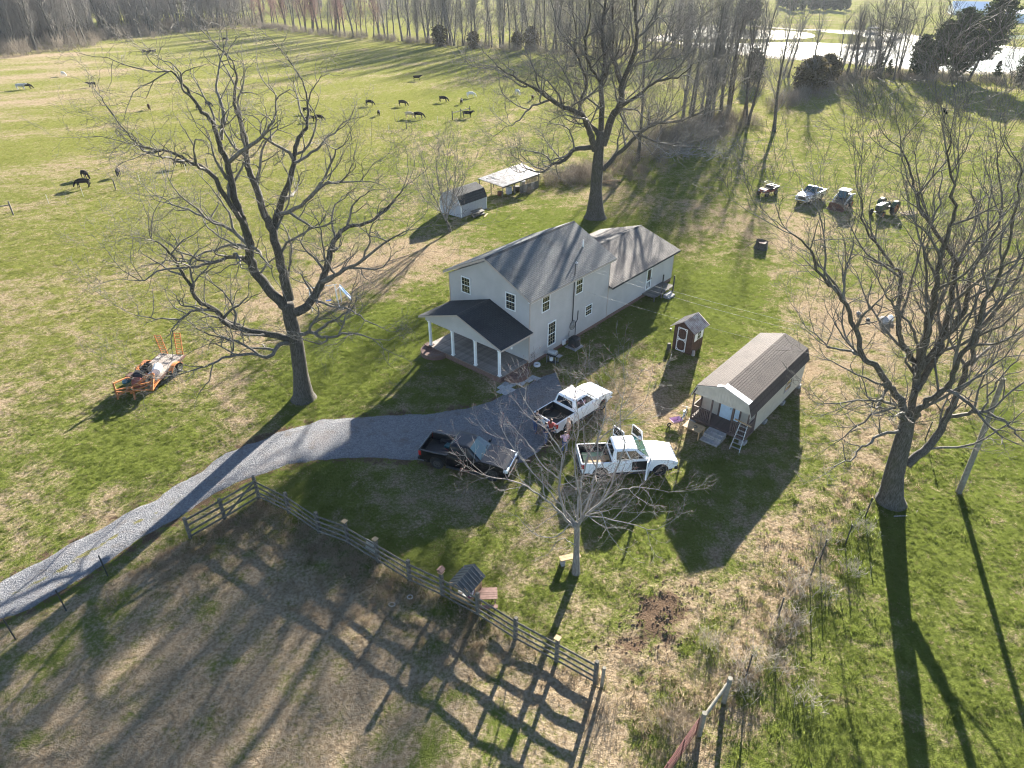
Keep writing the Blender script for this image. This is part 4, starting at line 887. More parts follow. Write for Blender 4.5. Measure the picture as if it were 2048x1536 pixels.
scatter('far_cedar_clump', far_e, np.column_stack([np.zeros(k), np.zeros(k), ra.uniform(0, 6.28, k)]), ra.uniform(.6, 1.05, k), {}, [evp], 6)
# ------------------------------------------------------------------ buildings
def lap(mb, P0, U, Nn, z0, z1, span, h=.105, lip=.014, mi=0):
    """lap siding on an upright wall: P0 base corner, U along, Nn outward; span(z) gives the wall's reach (u0, u1) at a height"""
    P0, U, Nn = Vector(P0), Vector(U), Vector(Nn); z = z0
    while z < z1-1e-4:
        zt = min(z+h, z1); a0, a1 = span(z); b0, b1 = span(zt)
        if a1-a0 > .02 and b1-b0 > -.01:
            q = lambda u, zz, d: tuple(P0+U*u+Nn*d+Vector((0, 0, zz)))
            mb.add([q(a0, z, lip), q(a1, z, lip), q(b1, zt, .002), q(b0, zt, .002)], [(0, 1, 2, 3)], mi)
            mb.add([q(a0, z, -.004), q(a1, z, -.004), q(a1, z, lip), q(a0, z, lip)], [(0, 1, 2, 3)], mi)
        z = zt
def courses(mb, O_, U, S, nrm, L0, L1, slope_len, h=.145, lip=.012, mi=0, over=0):
    """shingle courses on a roof plane: O_ at the eave, U along the eave, S up the slope"""
    O_, U, S, nrm = Vector(O_), Vector(U), Vector(S), Vector(nrm); k = int(slope_len/h); h = slope_len/k
    for i in range(k):
        a, b = i*h, (i+1)*h+.02
        q = lambda u, s, d: tuple(O_+U*u+S*s+nrm*d)
        mb.add([q(L0, a, lip), q(L1, a, lip), q(L1, b, .0), q(L0, b, .0)], [(0, 1, 2, 3)], mi)
        mb.add([q(L0, a, -.005), q(L1, a, -.005), q(L1, a, lip), q(L0, a, lip)], [(0, 1, 2, 3)], mi)
def window(parent, P0, U, Nn, w, h, cols=3, rows=2, fr=.07, grid=True, mf=None, label=None, sill=False):
    """sash window: frame with meeting rail; panes and muntins are its sub-parts. P0 = lower left on the wall"""
    P0, U, Nn = Vector(P0), Vector(U).normalized(), Vector(Nn).normalized(); Zv = Vector((0, 0, 1)); mf = mf or M['white']
    Mx = Matrix(((U.x, -Nn.x, 0, P0.x), (U.y, -Nn.y, 0, P0.y), (U.z, -Nn.z, 1, P0.z), (0, 0, 0, 1)))   # x along, y into wall, z up
    mb = MB(); d0 = -.055
    mb.box((-fr, d0, -fr), (0, .0, h+fr), 0, Mx); mb.box((w, d0, -fr), (w+fr, .0, h+fr), 0, Mx)
    mb.box((0, d0, h), (w, .0, h+fr), 0, Mx); mb.box((0, d0-.02*sill, -fr), (w, .0, 0), 0, Mx); mb.box((0, d0+.008, h/2-.025), (w, .0, h/2+.025), 0, Mx)
    f = mb.build('window', mf, parent)
    for z0, z1 in ((0, h/2-.025), (h/2+.025, h)):
        g = MB(); g.box((.0, -.024, z0), (w, -.018, z1), 0, Mx); g.build('pane', M['glass'], f)
    if grid:
        g = MB()
        for z0, z1 in ((0, h/2-.025), (h/2+.025, h)):
            for i in range(1, cols): g.box((w*i/cols-.011, -.034, z0), (w*i/cols+.011, -.026, z1), 0, Mx)
            for j in range(1, rows):
                zz = z0+(z1-z0)*j/rows; g.box((0, -.036, zz-.011), (w, -.0275, zz+.011), 0, Mx)
        g.build('muntin', M['muntin'], f)
    return f
M['muntin'] = mat('muntin_paint', (.55, .47, .30), .5, var=.1)
def gable_span(y0, y1, yr, ze, zr):
    sl = lambda z: max(0, (z-ze)/(zr-ze)) if z > ze else 0
    return lambda z: (y0+(yr-y0)*sl(z), y1+(yr-y1)*sl(z))

# --- the house: local x along the side wall away from the camera, y along the front wall to the left
HL, HW, YR = 10.45, 8.25, 4.125
house = thing('farm_house', 'two-storey tan sided house with dark shingle roof, front porch and single-storey rear wing', 'house', HOUSE_O, HOUSE_A)
mb = MB(); mb.box((.0, .0, -.4), (HL, HW, .30), 0); mb.box((HL, .0, -.4), (21.7, HW, .34), 0); mb.build('foundation', M['brick'], house)
mb = MB(); E_, ZR = 5.46, 7.50
mb.box((.03, .03, .3), (HL-.03, HW-.03, E_), 0); mb.prism([(.03, E_), (HW-.03, E_), (YR, ZR-.03)], .03, HL-.03, 0, 'x')
lap(mb, (0, 0, 0), (0, 1, 0), (-1, 0, 0), .30, ZR, gable_span(0, HW, YR, E_, ZR))
lap(mb, (0, 0, 0), (1, 0, 0), (0, -1, 0), .30, E_, lambda z: (0, HL)); lap(mb, (0, HW, 0), (1, 0, 0), (0, 1, 0), .30, E_, lambda z: (0, HL))
lap(mb, (HL, 0, 0), (0, 1, 0), (1, 0, 0), 3.0, ZR, gable_span(0, HW, YR, E_, ZR)); mb.build('wall', M['siding'], house, fix=False)
mb = MB()
for x0_, y0_ in ((-.03, -.03), (-.03, HW-.05), (HL-.05, -.03)): mb.box((x0_, y0_, .31), (x0_+.08, y0_+.08, E_))
mb.build('corner_trim', M['trimtan'], house)
def gable_roof(parent, x0, x1, yl, yr_, yb, ze, zr, ms, th=.16, name='roof', h=.145):
    """slab + shingle courses on both slopes, ridge along x at y=yb; eaves at y=yl and y=yr_"""
    mb = MB()
    for ye in (yl, yr_):
        S = Vector((0, yb-ye, zr-ze)); sl = S.length; S.normalize(); nr = Vector((0, -S.z*(1 if yb > ye else -1), abs(S.y)))
        mb.prism([(ye, ze), (yb, zr), (yb, zr-th), (ye, ze-th)], x0, x1, 0, 'x')
        courses(mb, (0, ye, ze+.006), (1, 0, 0), S, nr, x0-.02, x1+.02, sl, h)
    o = mb.build(name, ms, parent, fix=False)
    rb = MB(); sy = abs(yb-yl); k = (zr-ze)/sy
    rb.prism([(yb-.17, zr-.17*k+.02), (yb, zr+.035), (yb+.17, zr-.17*k+.02), (yb+.17, zr-.17*k), (yb, zr+.01), (yb-.17, zr-.17*k)], x0-.03, x1+.03, 0, 'x'); rb.build('ridge_cap', M['ridge'], o)
    return o
rf = gable_roof(house, -.32, HL+.32, -.36, HW+.36, YR, 5.62, 7.78, M['roofA'])
def rake_trim(parent, x0, x1, ya, za, yb, zb, th, dep, m, name='fascia'):
    mb = MB()
    S = Vector((0, yb-ya, zb-za)).normalized()
    mb.prism([(ya, za), (yb, zb), (yb, zb-dep), (ya, za-dep)], x0, x1, 0, 'x'); return mb.build(name, m, parent)
for ya, za in ((-.36, 5.62), (HW+.36, 5.62)):
    rake_trim(house, -.345, -.325, ya, za-.01, YR, 7.77, .02, .17, M['trimtan']); rake_trim(house, HL+.325, HL+.345, ya, za-.01, YR, 7.77, .02, .17, M['trimtan'])
    mb = MB(); mb.prism([(ya, za-.18), (YR, 7.58), (YR, 7.57), (ya, za-.19)], -.32, 0, 0, 'x'); mb.build('soffit', M['white'], house)
mb = MB(); mb.box((-.32, -.385, 5.47), (HL+.3, -.362, 5.60)); mb.build('eave_fascia', M['trimtan'], house); mb = MB(); mb.box((-.3, -.36, 5.43), (HL+.3, -.02, 5.445)); mb.build('soffit', M['white'], house)
mb = MB(); mb.cyl((8.9, 1.75, 6.4), (8.9, 1.75, 7.2), .055, 10); mb.build('vent_pipe', M['white'], house)
# wing
WX1 = 21.7; WE, WR = 2.92, 4.36
mb = MB(); mb.box((HL, .03, .3), (WX1-.03, HW-.03, WE)); mb.prism([(.03, WE), (HW-.03, WE), (YR, WR)], HL, WX1-.03, 0, 'x')
lap(mb, (0, 0, 0), (1, 0, 0), (0, -1, 0), .34, WE, lambda z: (HL, WX1)); lap(mb, (WX1, 0, 0), (0, 1, 0), (1, 0, 0), .34, WR, gable_span(0, HW, YR, WE, WR)); lap(mb, (0, HW, 0), (1, 0, 0), (0, 1, 0), .34, WE, lambda z: (HL, WX1))
mb.build('wall', M['siding'], house, fix=False)
gable_roof(house, HL+.01, WX1+.35, -.42, HW+.42, YR, 3.10, 4.52, M['roofB'])
mb = MB(); mb.box((HL, -.445, 2.94), (WX1+.33, -.422, 3.08)); mb.build('eave_fascia', M['ridge'], house); mb = MB(); mb.box((WX1-.06, -.02, .35), (WX1+.02, .06, WE)); mb.build('corner_trim', M['trimtan'], house)
# windows
F_U, F_N = (0, -1, 0), (-1, 0, 0)
for P0, U, Nn, w, h, c, r in (((-.015, 6.83, 4.28), F_U, F_N, .84, 1.22, 3, 2), ((-.015, 2.24, 4.28), F_U, F_N, .84, 1.22, 3, 2), ((1.42, -.015, 4.06), (1, 0, 0), (0, -1, 0), .83, 1.40, 3, 2), ((5.66, -.015, 4.06), (1, 0, 0), (0, -1, 0), .83, 1.40, 3, 2),
                              ((7.2, -.015, 1.6), (1, 0, 0), (0, -1, 0), .82, .80, 3, 2)):
    window(house, P0, U, Nn, w, h, c, r)
window(house, (2.25, -.015, .86), (1, 0, 0), (0, -1, 0), .85, 1.88, 3, 3, .09, sill=True)
# storm door of the wing
def storm_door(parent, P0, U, Nn, w, h):
    P0, U, Nn = Vector(P0), Vector(U), Vector(Nn); Mx = Matrix(((U.x, -Nn.x, 0, P0.x), (U.y, -Nn.y, 0, P0.y), (U.z, -Nn.z, 1, P0.z), (0, 0, 0, 1)))
    mb = MB(); s = .11
    mb.box((0, -.06, 0), (s, 0, h), 0, Mx); mb.box((w-s, -.06, 0), (w, 0, h), 0, Mx); mb.box((s, -.06, h-s), (w-s, 0, h), 0, Mx); mb.box((s, -.06, 0), (w-s, 0, .10), 0, Mx); mb.box((s, -.06, h*.36), (w-s, 0, h*.36+.12), 0, Mx)
    for x in (.36, .60): mb.box((x*w-.025, -.055, .10), (x*w+.025, 0, h*.36), 0, Mx)
    d = mb.build('screen_door', M['white'], parent)
    g = MB(); g.box((s, -.03, .10), (w-s, -.022, h-s), 0, Mx); g.build('screen', M['glass'], d)
    g = MB(); g.box((w-.09, -.10, h*.45), (w-.06, -.06, h*.45+.12), 0, Mx); g.build('handle', M['darkmetal'], d)
storm_door(house, (16.75, -.015, .62), (1, 0, 0), (0, -1, 0), .86, 2.05)
# power mast, conduits and meter on the side wall
mb = MB(); mb.tube([(5.36, -.07, 1.9), (5.36, -.07, 6.8)], .04, 8); mb.build('service_mast', M['darkmetal'], house)
mb = MB(); mb.tube([(5.36, -.07, 6.75), (5.36, -.16, 6.87), (5.36, -.25, 6.78)], .055, 8); mb.build('weather_head', M['metalgrey'], house)
mb = MB(); mb.box((5.2, -.12, 1.25), (5.55, -.01, 1.75)); mb.cyl((5.37, -.12, 1.55), (5.37, -.2, 1.55), .1, 14); mb.build('electric_meter', M['metalgrey'], house)
mb = MB(); mb.ring((5.37, -.1, 1.5), (0, 1, 0), .38, .022, 22, 5); mb.tube([(5.85, -.05, .35), (5.85, -.05, 1.5), (6.1, -.05, 1.75), (6.1, -.05, 2.5)], .03, 7); mb.tube([(5.0, -.05, 1.1), (4.9, -.1, .9), (5.0, -.05, .6)], .02, 6); mb.build('cable_loop', M['darkmetal'], house)
mb = MB(); mb.cyl((4.1, -.16, .25), (4.1, -.16, .62), .09, 10); mb.cyl((4.35, -.15, .2), (4.35, -.15, .62), .06, 10); mb.build('white_pipe', M['white'], house)
mb = MB(); mb.tube([(.18, -.05, .42), (.18, -.05, .95)], .012, 5); mb.ring((.42, -.05, .85), (0, 1, 0), .24, .012, 18, 4); mb.ring((.42, -.05, .85), (0, 1, 0), .12, .012, 14, 4); mb.tube([(.6, -.05, .2), (.6, -.05, .8)], .012, 5); mb.build('iron_trellis', M['darkmetal'], house)
mb = MB(); mb.box((WX1+.03, 1.2, 1.3), (WX1+.45, 1.9, 1.8)); mb.build('window_air_unit', M['white'], house, bevel=.03)
# porch
PX0, PY0, PY1, DZ = -3.25, .02, 7.85, .47
mb = MB(); mb.box((PX0+.05, PY0+.05, -.3), (-.01, PY1-.05, DZ-.04)); mb.build('porch_base', M['brick'], house)
bd = MB(); bd.box((PX0, 0, DZ-.035), (-.012, .129, DZ)); bme = bd.mesh('deck_board', M['deck'])
nb = int((PY1-PY0)/.137)
for i in range(nb):
    o = link('deck_board', bme, house, (0, PY0+i*.137, .003*math.sin(i*7.1)))
cm_ = MB(); a = .085
cm_.box((-a, -a, .06), (a, a, 2.15)); cm_.box((-a-.03, -a-.03, 0), (a+.03, a+.03, .1)); cm_.box((-a-.03, -a-.03, 2.05), (a+.03, a+.03, 2.15)); cme = cm_.mesh('porch_column', M['white'])
for y in (.27, 2.66, 5.04, 7.52): link('porch_column', cme, house, (-3.08, y, DZ))
PE, PRZ, PB = 3.02, 4.44, 2.62
mb = MB(); yl, yr_ = -.02, 7.85; ym = 3.93
mb.box((-3.18, yl, PB), (-3.02, yr_, 2.86)); mb.prism([(yl, 2.86), (yr_, 2.86), (ym, 4.2)], -3.16, -3.04, 0, 'x')
lap(mb, (-3.18, 0, 0), (0, 1, 0), (-1, 0, 0), PB, 4.2, gable_span(yl, yr_, ym, 2.86, 4.22)); mb.build('porch_gable', M['siding'], house, fix=False)
mb = MB(); mb.box((-3.16, yl, PB), (-.02, yl+.16, 2.84)); mb.box((-3.16, yr_-.16, PB), (-.02, yr_, 2.84)); mb.build('porch_beam', M['siding'], house)
gable_roof(house, -3.58, -.02, -.36, 8.2, ym, PE, PRZ, M['roofD'], .12, 'porch_roof')
for ya, za in ((-.36, PE), (8.2, PE)):
    rake_trim(house, -3.605, -3.585, ya, za-.01, ym, PRZ-.01, .02, .14, M['trimtan'])
    mb = MB(); mb.prism([(ya, za-.14), (ym, PRZ-.14), (ym, PRZ-.15), (ya, za-.15)], -3.58, -3.19, 0, 'x'); mb.build('soffit', M['white'], house)
mb = MB(); mb.box((-3.58, -.385, 2.89), (-.02, -.362, 3.01)); mb.build('eave_fascia', M['trimtan'], house); mb = MB(); mb.box((-3.5, 8.2, 2.89), (-.02, 8.225, 3.01)); mb.build('eave_fascia', M['trimtan'], house)
mb = MB(); mb.box((-2.4, -.30, 2.72), (-2.3, -.22, 2.88)); mb.cyl((-2.35, -.26, 2.62), (-2.35, -.26, 2.72), .07, 8); mb.build('porch_lamp', M['white'], house)
# the two round brick steps: rings of single bricks, one per porch corner
bk = MB(); bk.box((-.045, -.1, -.04), (.045, .1, .032)); bkm = bk.mesh('brick', M['brick'])
def round_steps(cx, cy, radii, a0, a1):
    st = MB(); nn = 26
    zs = [.17*(len(radii)-i) for i in range(len(radii))]
    for i, (rad, z) in enumerate(zip(radii, zs)):
        st.prism([(cx+(rad-.03)*math.cos(2*math.pi*j/nn), cy+(rad-.03)*math.sin(2*math.pi*j/nn)) for j in range(nn)], -.2, z-.045, 0, 'z')
    s = st.build('brick_steps', M['brick'], house)
    for i, (rad, z) in enumerate(zip(radii, zs)):
        for ring in range(2):
            rr_ = rad-.11-.215*ring
            if rr_ < .2: continue
            k = int((a1-a0)*rr_/.1)
            for j in range(k):
                a = a0+(a1-a0)*(j+.5)/k; o = link('brick', bkm, s, (cx+rr_*math.cos(a), cy+rr_*math.sin(a), z)); o.rotation_euler = (0, 0, a+math.pi/2); 
                o.rotation_euler[2] = a+math.pi/2
round_steps(-1.75, .0, [1.15, .75], math.pi*1.0, math.pi*2.0)
round_steps(-3.25, 6.9, [1.15, .75], math.pi*.5, math.pi*1.5)
mb = MB(); mb.box((-3.35, 7.45, 0), (-2.85, 7.95, .42)); mb.box((-3.4, 7.4, .42), (-2.8, 8.0, .5)); mb.build('brick_plinth', M['brick'], house)
# paving slabs from the porch to the drive
path = thing('paver_path', 'short path of square grey slabs from the porch corner to the gravel', 'path', HOUSE_O, HOUSE_A); path['kind'] = 'structure'
del path['category']
sl = MB(); sl.box((-.24, -.2, -.05), (.24, .2, .035)); slm = sl.mesh('paver', M['paver'])
pr = random.Random(3)
for x, y in ((-3.62,-.35),(-3.08,-.30),(-2.55,-.34),(-3.70,-.78),(-3.20,-.75),(-2.69,-.79),(-2.18,-.72),(-2.29,-1.16),(-1.78,-1.12),(-1.53,-.86),(-1.58,-1.30),(-1.07,-1.25),(-1.02,-1.64),(-3.98,-1.12),(-3.45,-1.18),(-4.1,-.72)):
    o = link('paver', slm, path, (x, y, pr.uniform(.0, .015))); o.rotation_euler = (pr.uniform(-.02, .02), pr.uniform(-.02, .02), pr.uniform(-.1, .1))
# back stoop
bs_ = thing('back_stoop', 'grey wooden landing with posts below the white screen door of the rear wing', 'deck', HOUSE_O+Vector((math.cos(HOUSE_A)*17.2+math.sin(HOUSE_A)*.02, math.sin(HOUSE_A)*17.2-math.cos(HOUSE_A)*.02, 0)), HOUSE_A)
mb = MB(); mb.box((-1.0, -1.35, .42), (2.6, -.05, .47)); mb.build('frame', M['wood'], bs_)
pb = MB(); pb.box((-1.0, 0, .475), (2.6, .14, .51)); pbm = pb.mesh('deck_board', M['wood'])
for i in range(9): link('deck_board', pbm, bs_, (0, -1.36+i*.147, 0))
for x, y, h in ((-.95, -1.3, .45), (.3, -1.33, 1.35), (2.5, -1.33, 1.5), (2.5, -.2, 1.3)):
    mb = MB(); mb.box((x-.05, y-.05, 0), (x+.05, y+.05, h)); mb.build('post', M['wood'], bs_)
for i in range(2):
    mb = MB(); mb.box((.5+.0, -1.75-.3*i, .0), (1.6, -1.45-.3*i, .32-.15*i)); mb.build('step', M['concrete'], bs_)

# --- cabin: barn-shaped shed with a recessed porch; local x along its length
CB_O = at(1486.7, 889.6); CB_A = R(48.7); CLN, CWD, CFL = 9.3, 3.85, .45
cabin = thing('cabin', 'long pale cabin with brown gambrel roof and small railed porch', 'cabin', CB_O, CB_A)
prof = [(-.14, 2.22), (.16, 3.04), (CWD/2, 3.62), (CWD-.16, 3.04), (CWD+.14, 2.22)]
PD = 1.35
mb = MB(); mb.box((PD, .02, CFL), (CLN-.02, CWD-.02, 2.3)); inner = [(.02, 2.3), (.2, 2.95), (CWD/2, 3.5), (CWD-.2, 2.95), (CWD-.02, 2.3)]
mb.prism(inner, .06, CLN-.02, 0, 'x')
mb.build('wall_core', M['cabin'], cabin)
mb = MB()                                               # grooved vertical boards
def vboards(mb, P0, U, Nn, L, z0, ztop, w=.2, gap=.02, th=.018):
    P0, U, Nn = Vector(P0), Vector(U), Vector(Nn); k = max(1, round(L/w)); w = L/k
    for i in range(k):
        a, b = i*w+gap/2, (i+1)*w-gap/2
        q = lambda u, zz, d: tuple(P0+U*u+Nn*d+Vector((0, 0, zz)))
        vs = [q(a, z0(a), 0), q(b, z0(b), 0), q(b, ztop(b), 0), q(a, ztop(a), 0), q(a, z0(a), th), q(b, z0(b), th), q(b, ztop(b), th), q(a, ztop(a), th)]
        mb.add(vs, [(4, 5, 6, 7), (0, 4, 7, 3), (1, 2, 6, 5), (0, 1, 5, 4), (3, 7, 6, 2)])
def gam(u):
    for (a, za), (b, zb) in zip(inner, inner[1:]):
        if a <= u <= b: return za+(zb-za)*(u-a)/(b-a)
    return 2.3
vboards(mb, (0, 0, 0), (1, 0, 0), (0, -1, 0), CLN, lambda u: CFL-.1 if u > PD else 2.0, lambda u: 2.32, .2)
vboards(mb, (0, CWD, 0), (1, 0, 0), (0, 1, 0), CLN, lambda u: CFL-.1 if u > PD else 2.0, lambda u: 2.32, .2)
vboards(mb, (.06, 0, 0), (0, 1, 0), (-1, 0, 0), CWD, lambda u: 2.28, gam, .2)
vboards(mb, (PD, 0, 0), (0, 1, 0), (-1, 0, 0), CWD, lambda u: CFL, lambda u: 2.3, .2)
vboards(mb, (CLN, 0, 0), (0, 1, 0), (1, 0, 0), CWD, lambda u: CFL-.1, gam, .2)
mb.build('wall', M['cabin'], cabin, fix=False)
mb = MB()
rm = MB(); m2 = MB()
for i, (a, b) in enumerate(zip(prof, prof[1:])):
    A3, B3 = Vector((0, a[0], a[1])), Vector((0, b[0], b[1])); up = B3-A3; n_ = Vector((0, -up.z, up.y)).normalized()
    if n_.z < 0: n_ = -n_
    rm.prism([(a[0], a[1]), (b[0], b[1]), (b[0]-n_.y*.05, b[1]-n_.z*.05), (a[0]-n_.y*.05, a[1]-n_.z*.05)], -.12, CLN+.18, 0, 'x')
    low, S = (A3, up) if up.z > 0 else (B3, -up)
    courses(rm, low+n_*.006, (1, 0, 0), S.normalized(), n_, (.42 if i == 1 else -.13), CLN+.2, S.length, .15)
rm.build('roof', M['roofC'], cabin, fix=False)
a, b = prof[1], prof[2]; k_ = (b[1]-a[1])/(b[0]-a[0])
mb = MB(); mb.prism([(a[0], a[1]+.02), (b[0], b[1]+.02), (b[0], b[1]+.035), (a[0], a[1]+.035)], -.14, .40, 0, 'x')
a, b = prof[2], prof[3]
mb.prism([(a[0], a[1]+.02), (a[0]+.45, a[1]+.02+(b[1]-a[1])/(b[0]-a[0])*.45), (a[0]+.45, a[1]+.035+(b[1]-a[1])/(b[0]-a[0])*.45), (a[0], a[1]+.035)], -.14, .1, 0, 'x'); mb.build('drip_edge', M['white'], cabin)
mb = MB()
for (a, b) in zip(prof, prof[1:]): mb.prism([(a[0], a[1]-.02), (b[0], b[1]-.02), (b[0], b[1]-.15), (a[0], a[1]-.15)], -.145, -.12, 0, 'x')
mb.build('fascia', M['cabin'], cabin)
mb = MB(); mb.box((.0, .02, CFL-.2), (CLN-.02, CWD-.02, CFL-.06)); mb.build('floor_frame', M['cabintrim'], cabin)
fb = MB(); fb.box((0, 0, CFL-.055), (.13, CWD-.02, CFL-.01)); fbm_ = fb.mesh('floor_board', M['cabintrim'])
for i in range(10): link('floor_board', fbm_, cabin, (i*.135, .01, 0))
ps = MB(); ps.box((0, 0, CFL-.2), (.09, .09, 2.3)); psm = ps.mesh('porch_post', M['cabintrim'])
for y in (0, 1.02, 2.48, CWD-.09): link('porch_post', psm, cabin, (.0, y, 0))
link('porch_post', psm, cabin, (PD-.1, 0, 0)); link('porch_post', psm, cabin, (PD-.1, CWD-.09, 0))
def railing(parent, a, b, n, z0=CFL, h=.92):
    a, b = Vector(a), Vector(b); mb = MB()
    for z, w in ((z0+h, .09), (z0+.12, .05)): mb.bar((a.x, a.y, z), (b.x, b.y, z), w, .04)
    r = mb.build('railing', M['cabintrim'], parent); bm_ = MB(); bm_.box((-.018, -.018, z0+.12), (.018, .018, z0+h)); bme = bm_.mesh('baluster', M['cabintrim'])
    for i in range(n): p = a.lerp(b, (i+1)/(n+1)); link('baluster', bme, r, (p.x, p.y, 0))
railing(cabin, (.045, .09, 0), (.045, 1.02, 0), 7); railing(cabin, (.045, 2.57, 0), (.045, CWD-.09, 0), 9); railing(cabin, (.09, .045, 0), (PD-.1, .045, 0), 8); railing(cabin, (.09, CWD-.045, 0), (PD-.1, CWD-.045, 0), 8)
mb = MB(); mb.box((PD-.055, 1.62, CFL), (PD-.02, 2.42, 2.15)); d = mb.build('door', M['bluedoor'], cabin); g = MB(); g.cyl((PD-.1, 1.72, 1.35), (PD-.05, 1.72, 1.35), .035, 8); g.build('handle', M['darkmetal'], d)
mb = MB(); mb.box((PD-.05, 1.12, CFL), (PD-.02, 1.42, 2.15)); mb.build('side_light', M['bluedoor'], cabin)
mb = MB(); mb.box((PD-.07, 1.44, CFL), (PD-.02, 1.60, 2.2)); mb.box((PD-.07, 2.44, CFL), (PD-.02, 2.55, 2.2)); mb.box((PD-.07, 1.0, CFL), (PD-.02, 1.1, 2.2)); mb.build('door_frame', M['cabintrim'], cabin)
for y in (3.2, 2.72, .25):
    mb = MB(); mb.box((PD-.06, y-.02, 1.72), (PD-.02, y+.42, 2.12)); w = mb.build('window', M['cabintrim'], cabin); g = MB(); g.box((PD-.075, y+.03, 1.77), (PD-.062, y+.37, 2.07)); g.build('pane', M['glass'], w)
window(cabin, (5.8, -.02, 1.15), (1, 0, 0), (0, -1, 0), .98, .82, 2, 1, .05, False, M['metalgrey'])
bl = MB(); bl.box((-.2, -.2, 0), (.2, .2, .27)); blm = bl.mesh('block', M['concrete'])
for x, y in ((.1, .1), (.1, 3.7), (3.2, .1), (6.2, .1), (9.1, .1), (3.2, 3.7), (6.2, 3.7), (9.1, 3.7), (.15, 1.9)): link('block', blm, cabin, (x, y, -.02))
# cabin steps: stacked concrete blocks
cs_ = thing('block_steps', 'grey concrete block steps leading to the cabin porch', 'steps', CB_O+Vector((math.cos(CB_A)*-.1-math.sin(CB_A)*1.75, math.sin(CB_A)*-.1+math.cos(CB_A)*1.75, 0)), CB_A)
sb = MB(); sb.box((-.21, -.29, 0), (.21, .29, .2)); sbm = sb.mesh('step_block', M['concrete'])
for x, y, z in ((-.25, .3, 0), (-.25, -.3, 0), (-.68, .3, 0), (-.68, -.3, 0), (-1.1, .3, -.08), (-1.1, -.3, -.08), (-.25, .3, .2), (-.25, -.3, .2), (-.63, .3, .2-.06), (-.63, -.3, .2-.06)):
    o = link('step_block', sbm, cs_, (x, y, z))
# --- brown garden shed
BS_O = at(1380.4, 710.4); BS_A = R(47.7); SW, SL = 1.65, 1.72
shed = thing('garden_shed', 'small dark brown wooden shed with white door trim and rusty tin roof', 'shed', BS_O, BS_A)
mb = MB(); mb.box((.03, .03, .05), (SL-.03, SW-.03, 2.12)); mb.prism([(.03, 2.12), (SW-.03, 2.12), (SW/2, 2.62)], .03, SL-.03, 0, 'x'); mb.build('wall_core', M['dark'], shed)
brd = random.Random(8)
for P0, U, Nn, L, top in (((0, 0, 0), (1, 0, 0), (0, -1, 0), SL, lambda u: 2.14), ((0, SW, 0), (1, 0, 0), (0, 1, 0), SL, lambda u: 2.14), ((0, 0, 0), (0, 1, 0), (-1, 0, 0), SW, lambda u: 2.12+.5*(1-abs(u-SW/2)/(SW/2))), ((SL, 0, 0), (0, 1, 0), (1, 0, 0), SW, lambda u: 2.12+.5*(1-abs(u-SW/2)/(SW/2)))):
    k = 10; w = L/k
    for i in range(k):
        mb = MB(); P, U_, N_ = Vector(P0), Vector(U), Vector(Nn); a, b = i*w+.006, (i+1)*w-.006; t = .03+.008*(i % 2)
        q = lambda u, zz, d: tuple(P+U_*u+N_*d+Vector((0, 0, zz)))
        mb.add([q(a, .02, -.02), q(b, .02, -.02), q(b, top(b), -.02), q(a, top(a), -.02), q(a, .02, t-.02), q(b, .02, t-.02), q(b, top(b), t-.02), q(a, top(a), t-.02)], [(0, 1, 2, 3), (4, 5, 6, 7), (0, 4, 7, 3), (1, 2, 6, 5), (0, 1, 5, 4), (3, 7, 6, 2)])
        mb.build('board', M['shedbrown'], shed)
mb = MB(); x = -.035
def strip(mb, y0, z0, y1, z1, w=.05): mb.bar((x, y0, z0), (x, y1, z1), w, .03, up=(1, 0, 0))
y0, y1, z0, z1 = .55, 1.28, .12, 2.02; zm = 1.07; c_ = .18
for za, zb in ((z0, zm-.03), (zm+.03, z1)):
    P = [(y0+c_, za), (y1-c_, za), (y1, za+c_), (y1, zb-c_), (y1-c_, zb), (y0+c_, zb), (y0, zb-c_), (y0, za+c_)]
    for p, q in zip(P, P[1:]+P[:1]): strip(mb, *p, *q)
for ya in (y0-.02, y1+.02): strip(mb, ya, z0-.04, ya, z1+.04)
strip(mb, y0, z1+.03, y1, z1+.03); strip(mb, y0, z0-.03, y1, z0-.03); strip(mb, y0, zm, y1, zm)
d = mb.build('door', M['white'], shed)
wd = MB(); wd.box((.62, -.055, 1.12), (1.18, -.02, 1.88)); w_ = wd.build('window', M['white'], shed)
for xx in (.67, .92):
    for zz in (1.17, 1.52): g = MB(); g.box((xx, -.06, zz), (xx+.21, -.052, zz+.31)); g.build('pane', M['glass'], w_)
for xx in (.25, 1.2): mb = MB(); mb.box((xx, -.05, 1.08), (xx+.36, -.022, 1.92)); mb.build('shutter', M['white'], shed)
for s in (0, 1):
    mb = MB(); ye, yb = (-.28, SW/2) if s == 0 else (SW+.28, SW/2); ze, zr = 2.02, 2.76; S = Vector((0, yb-ye, zr-ze)); sl_ = S.length; S.normalize(); k = 12; xs_ = [-.3+(SL+.6)*i/(2*k) for i in range(2*k+1)]
    vs = []; nr = Vector((0, -S.z*(1 if s == 0 else -1), abs(S.y)))
    for t in (0, sl_):
        for i, xx in enumerate(xs_): p = Vector((xx, ye, ze))+S*t+nr*(.018 if i % 2 else -.018); vs.append(tuple(p))
    n_ = len(xs_); mb.add(vs, [(i, i+1, n_+i+1, n_+i) for i in range(n_-1)]); mb.add([(p[0], p[1], p[2]-.02) for p in vs], [(i, n_+i, n_+i+1, i+1) for i in range(n_-1)])
    mb.build('roof_sheet', M['tin'], shed)
mb = MB(); mb.tube([(-.25, SW+.2, 2.05), (-.25, SW+.2, 1.8)], .006, 4); mb.cyl((-.25, SW+.2, 1.62), (-.25, SW+.2, 1.8), .06, 8); mb.build('hanging_lantern', M['darkmetal'], shed)
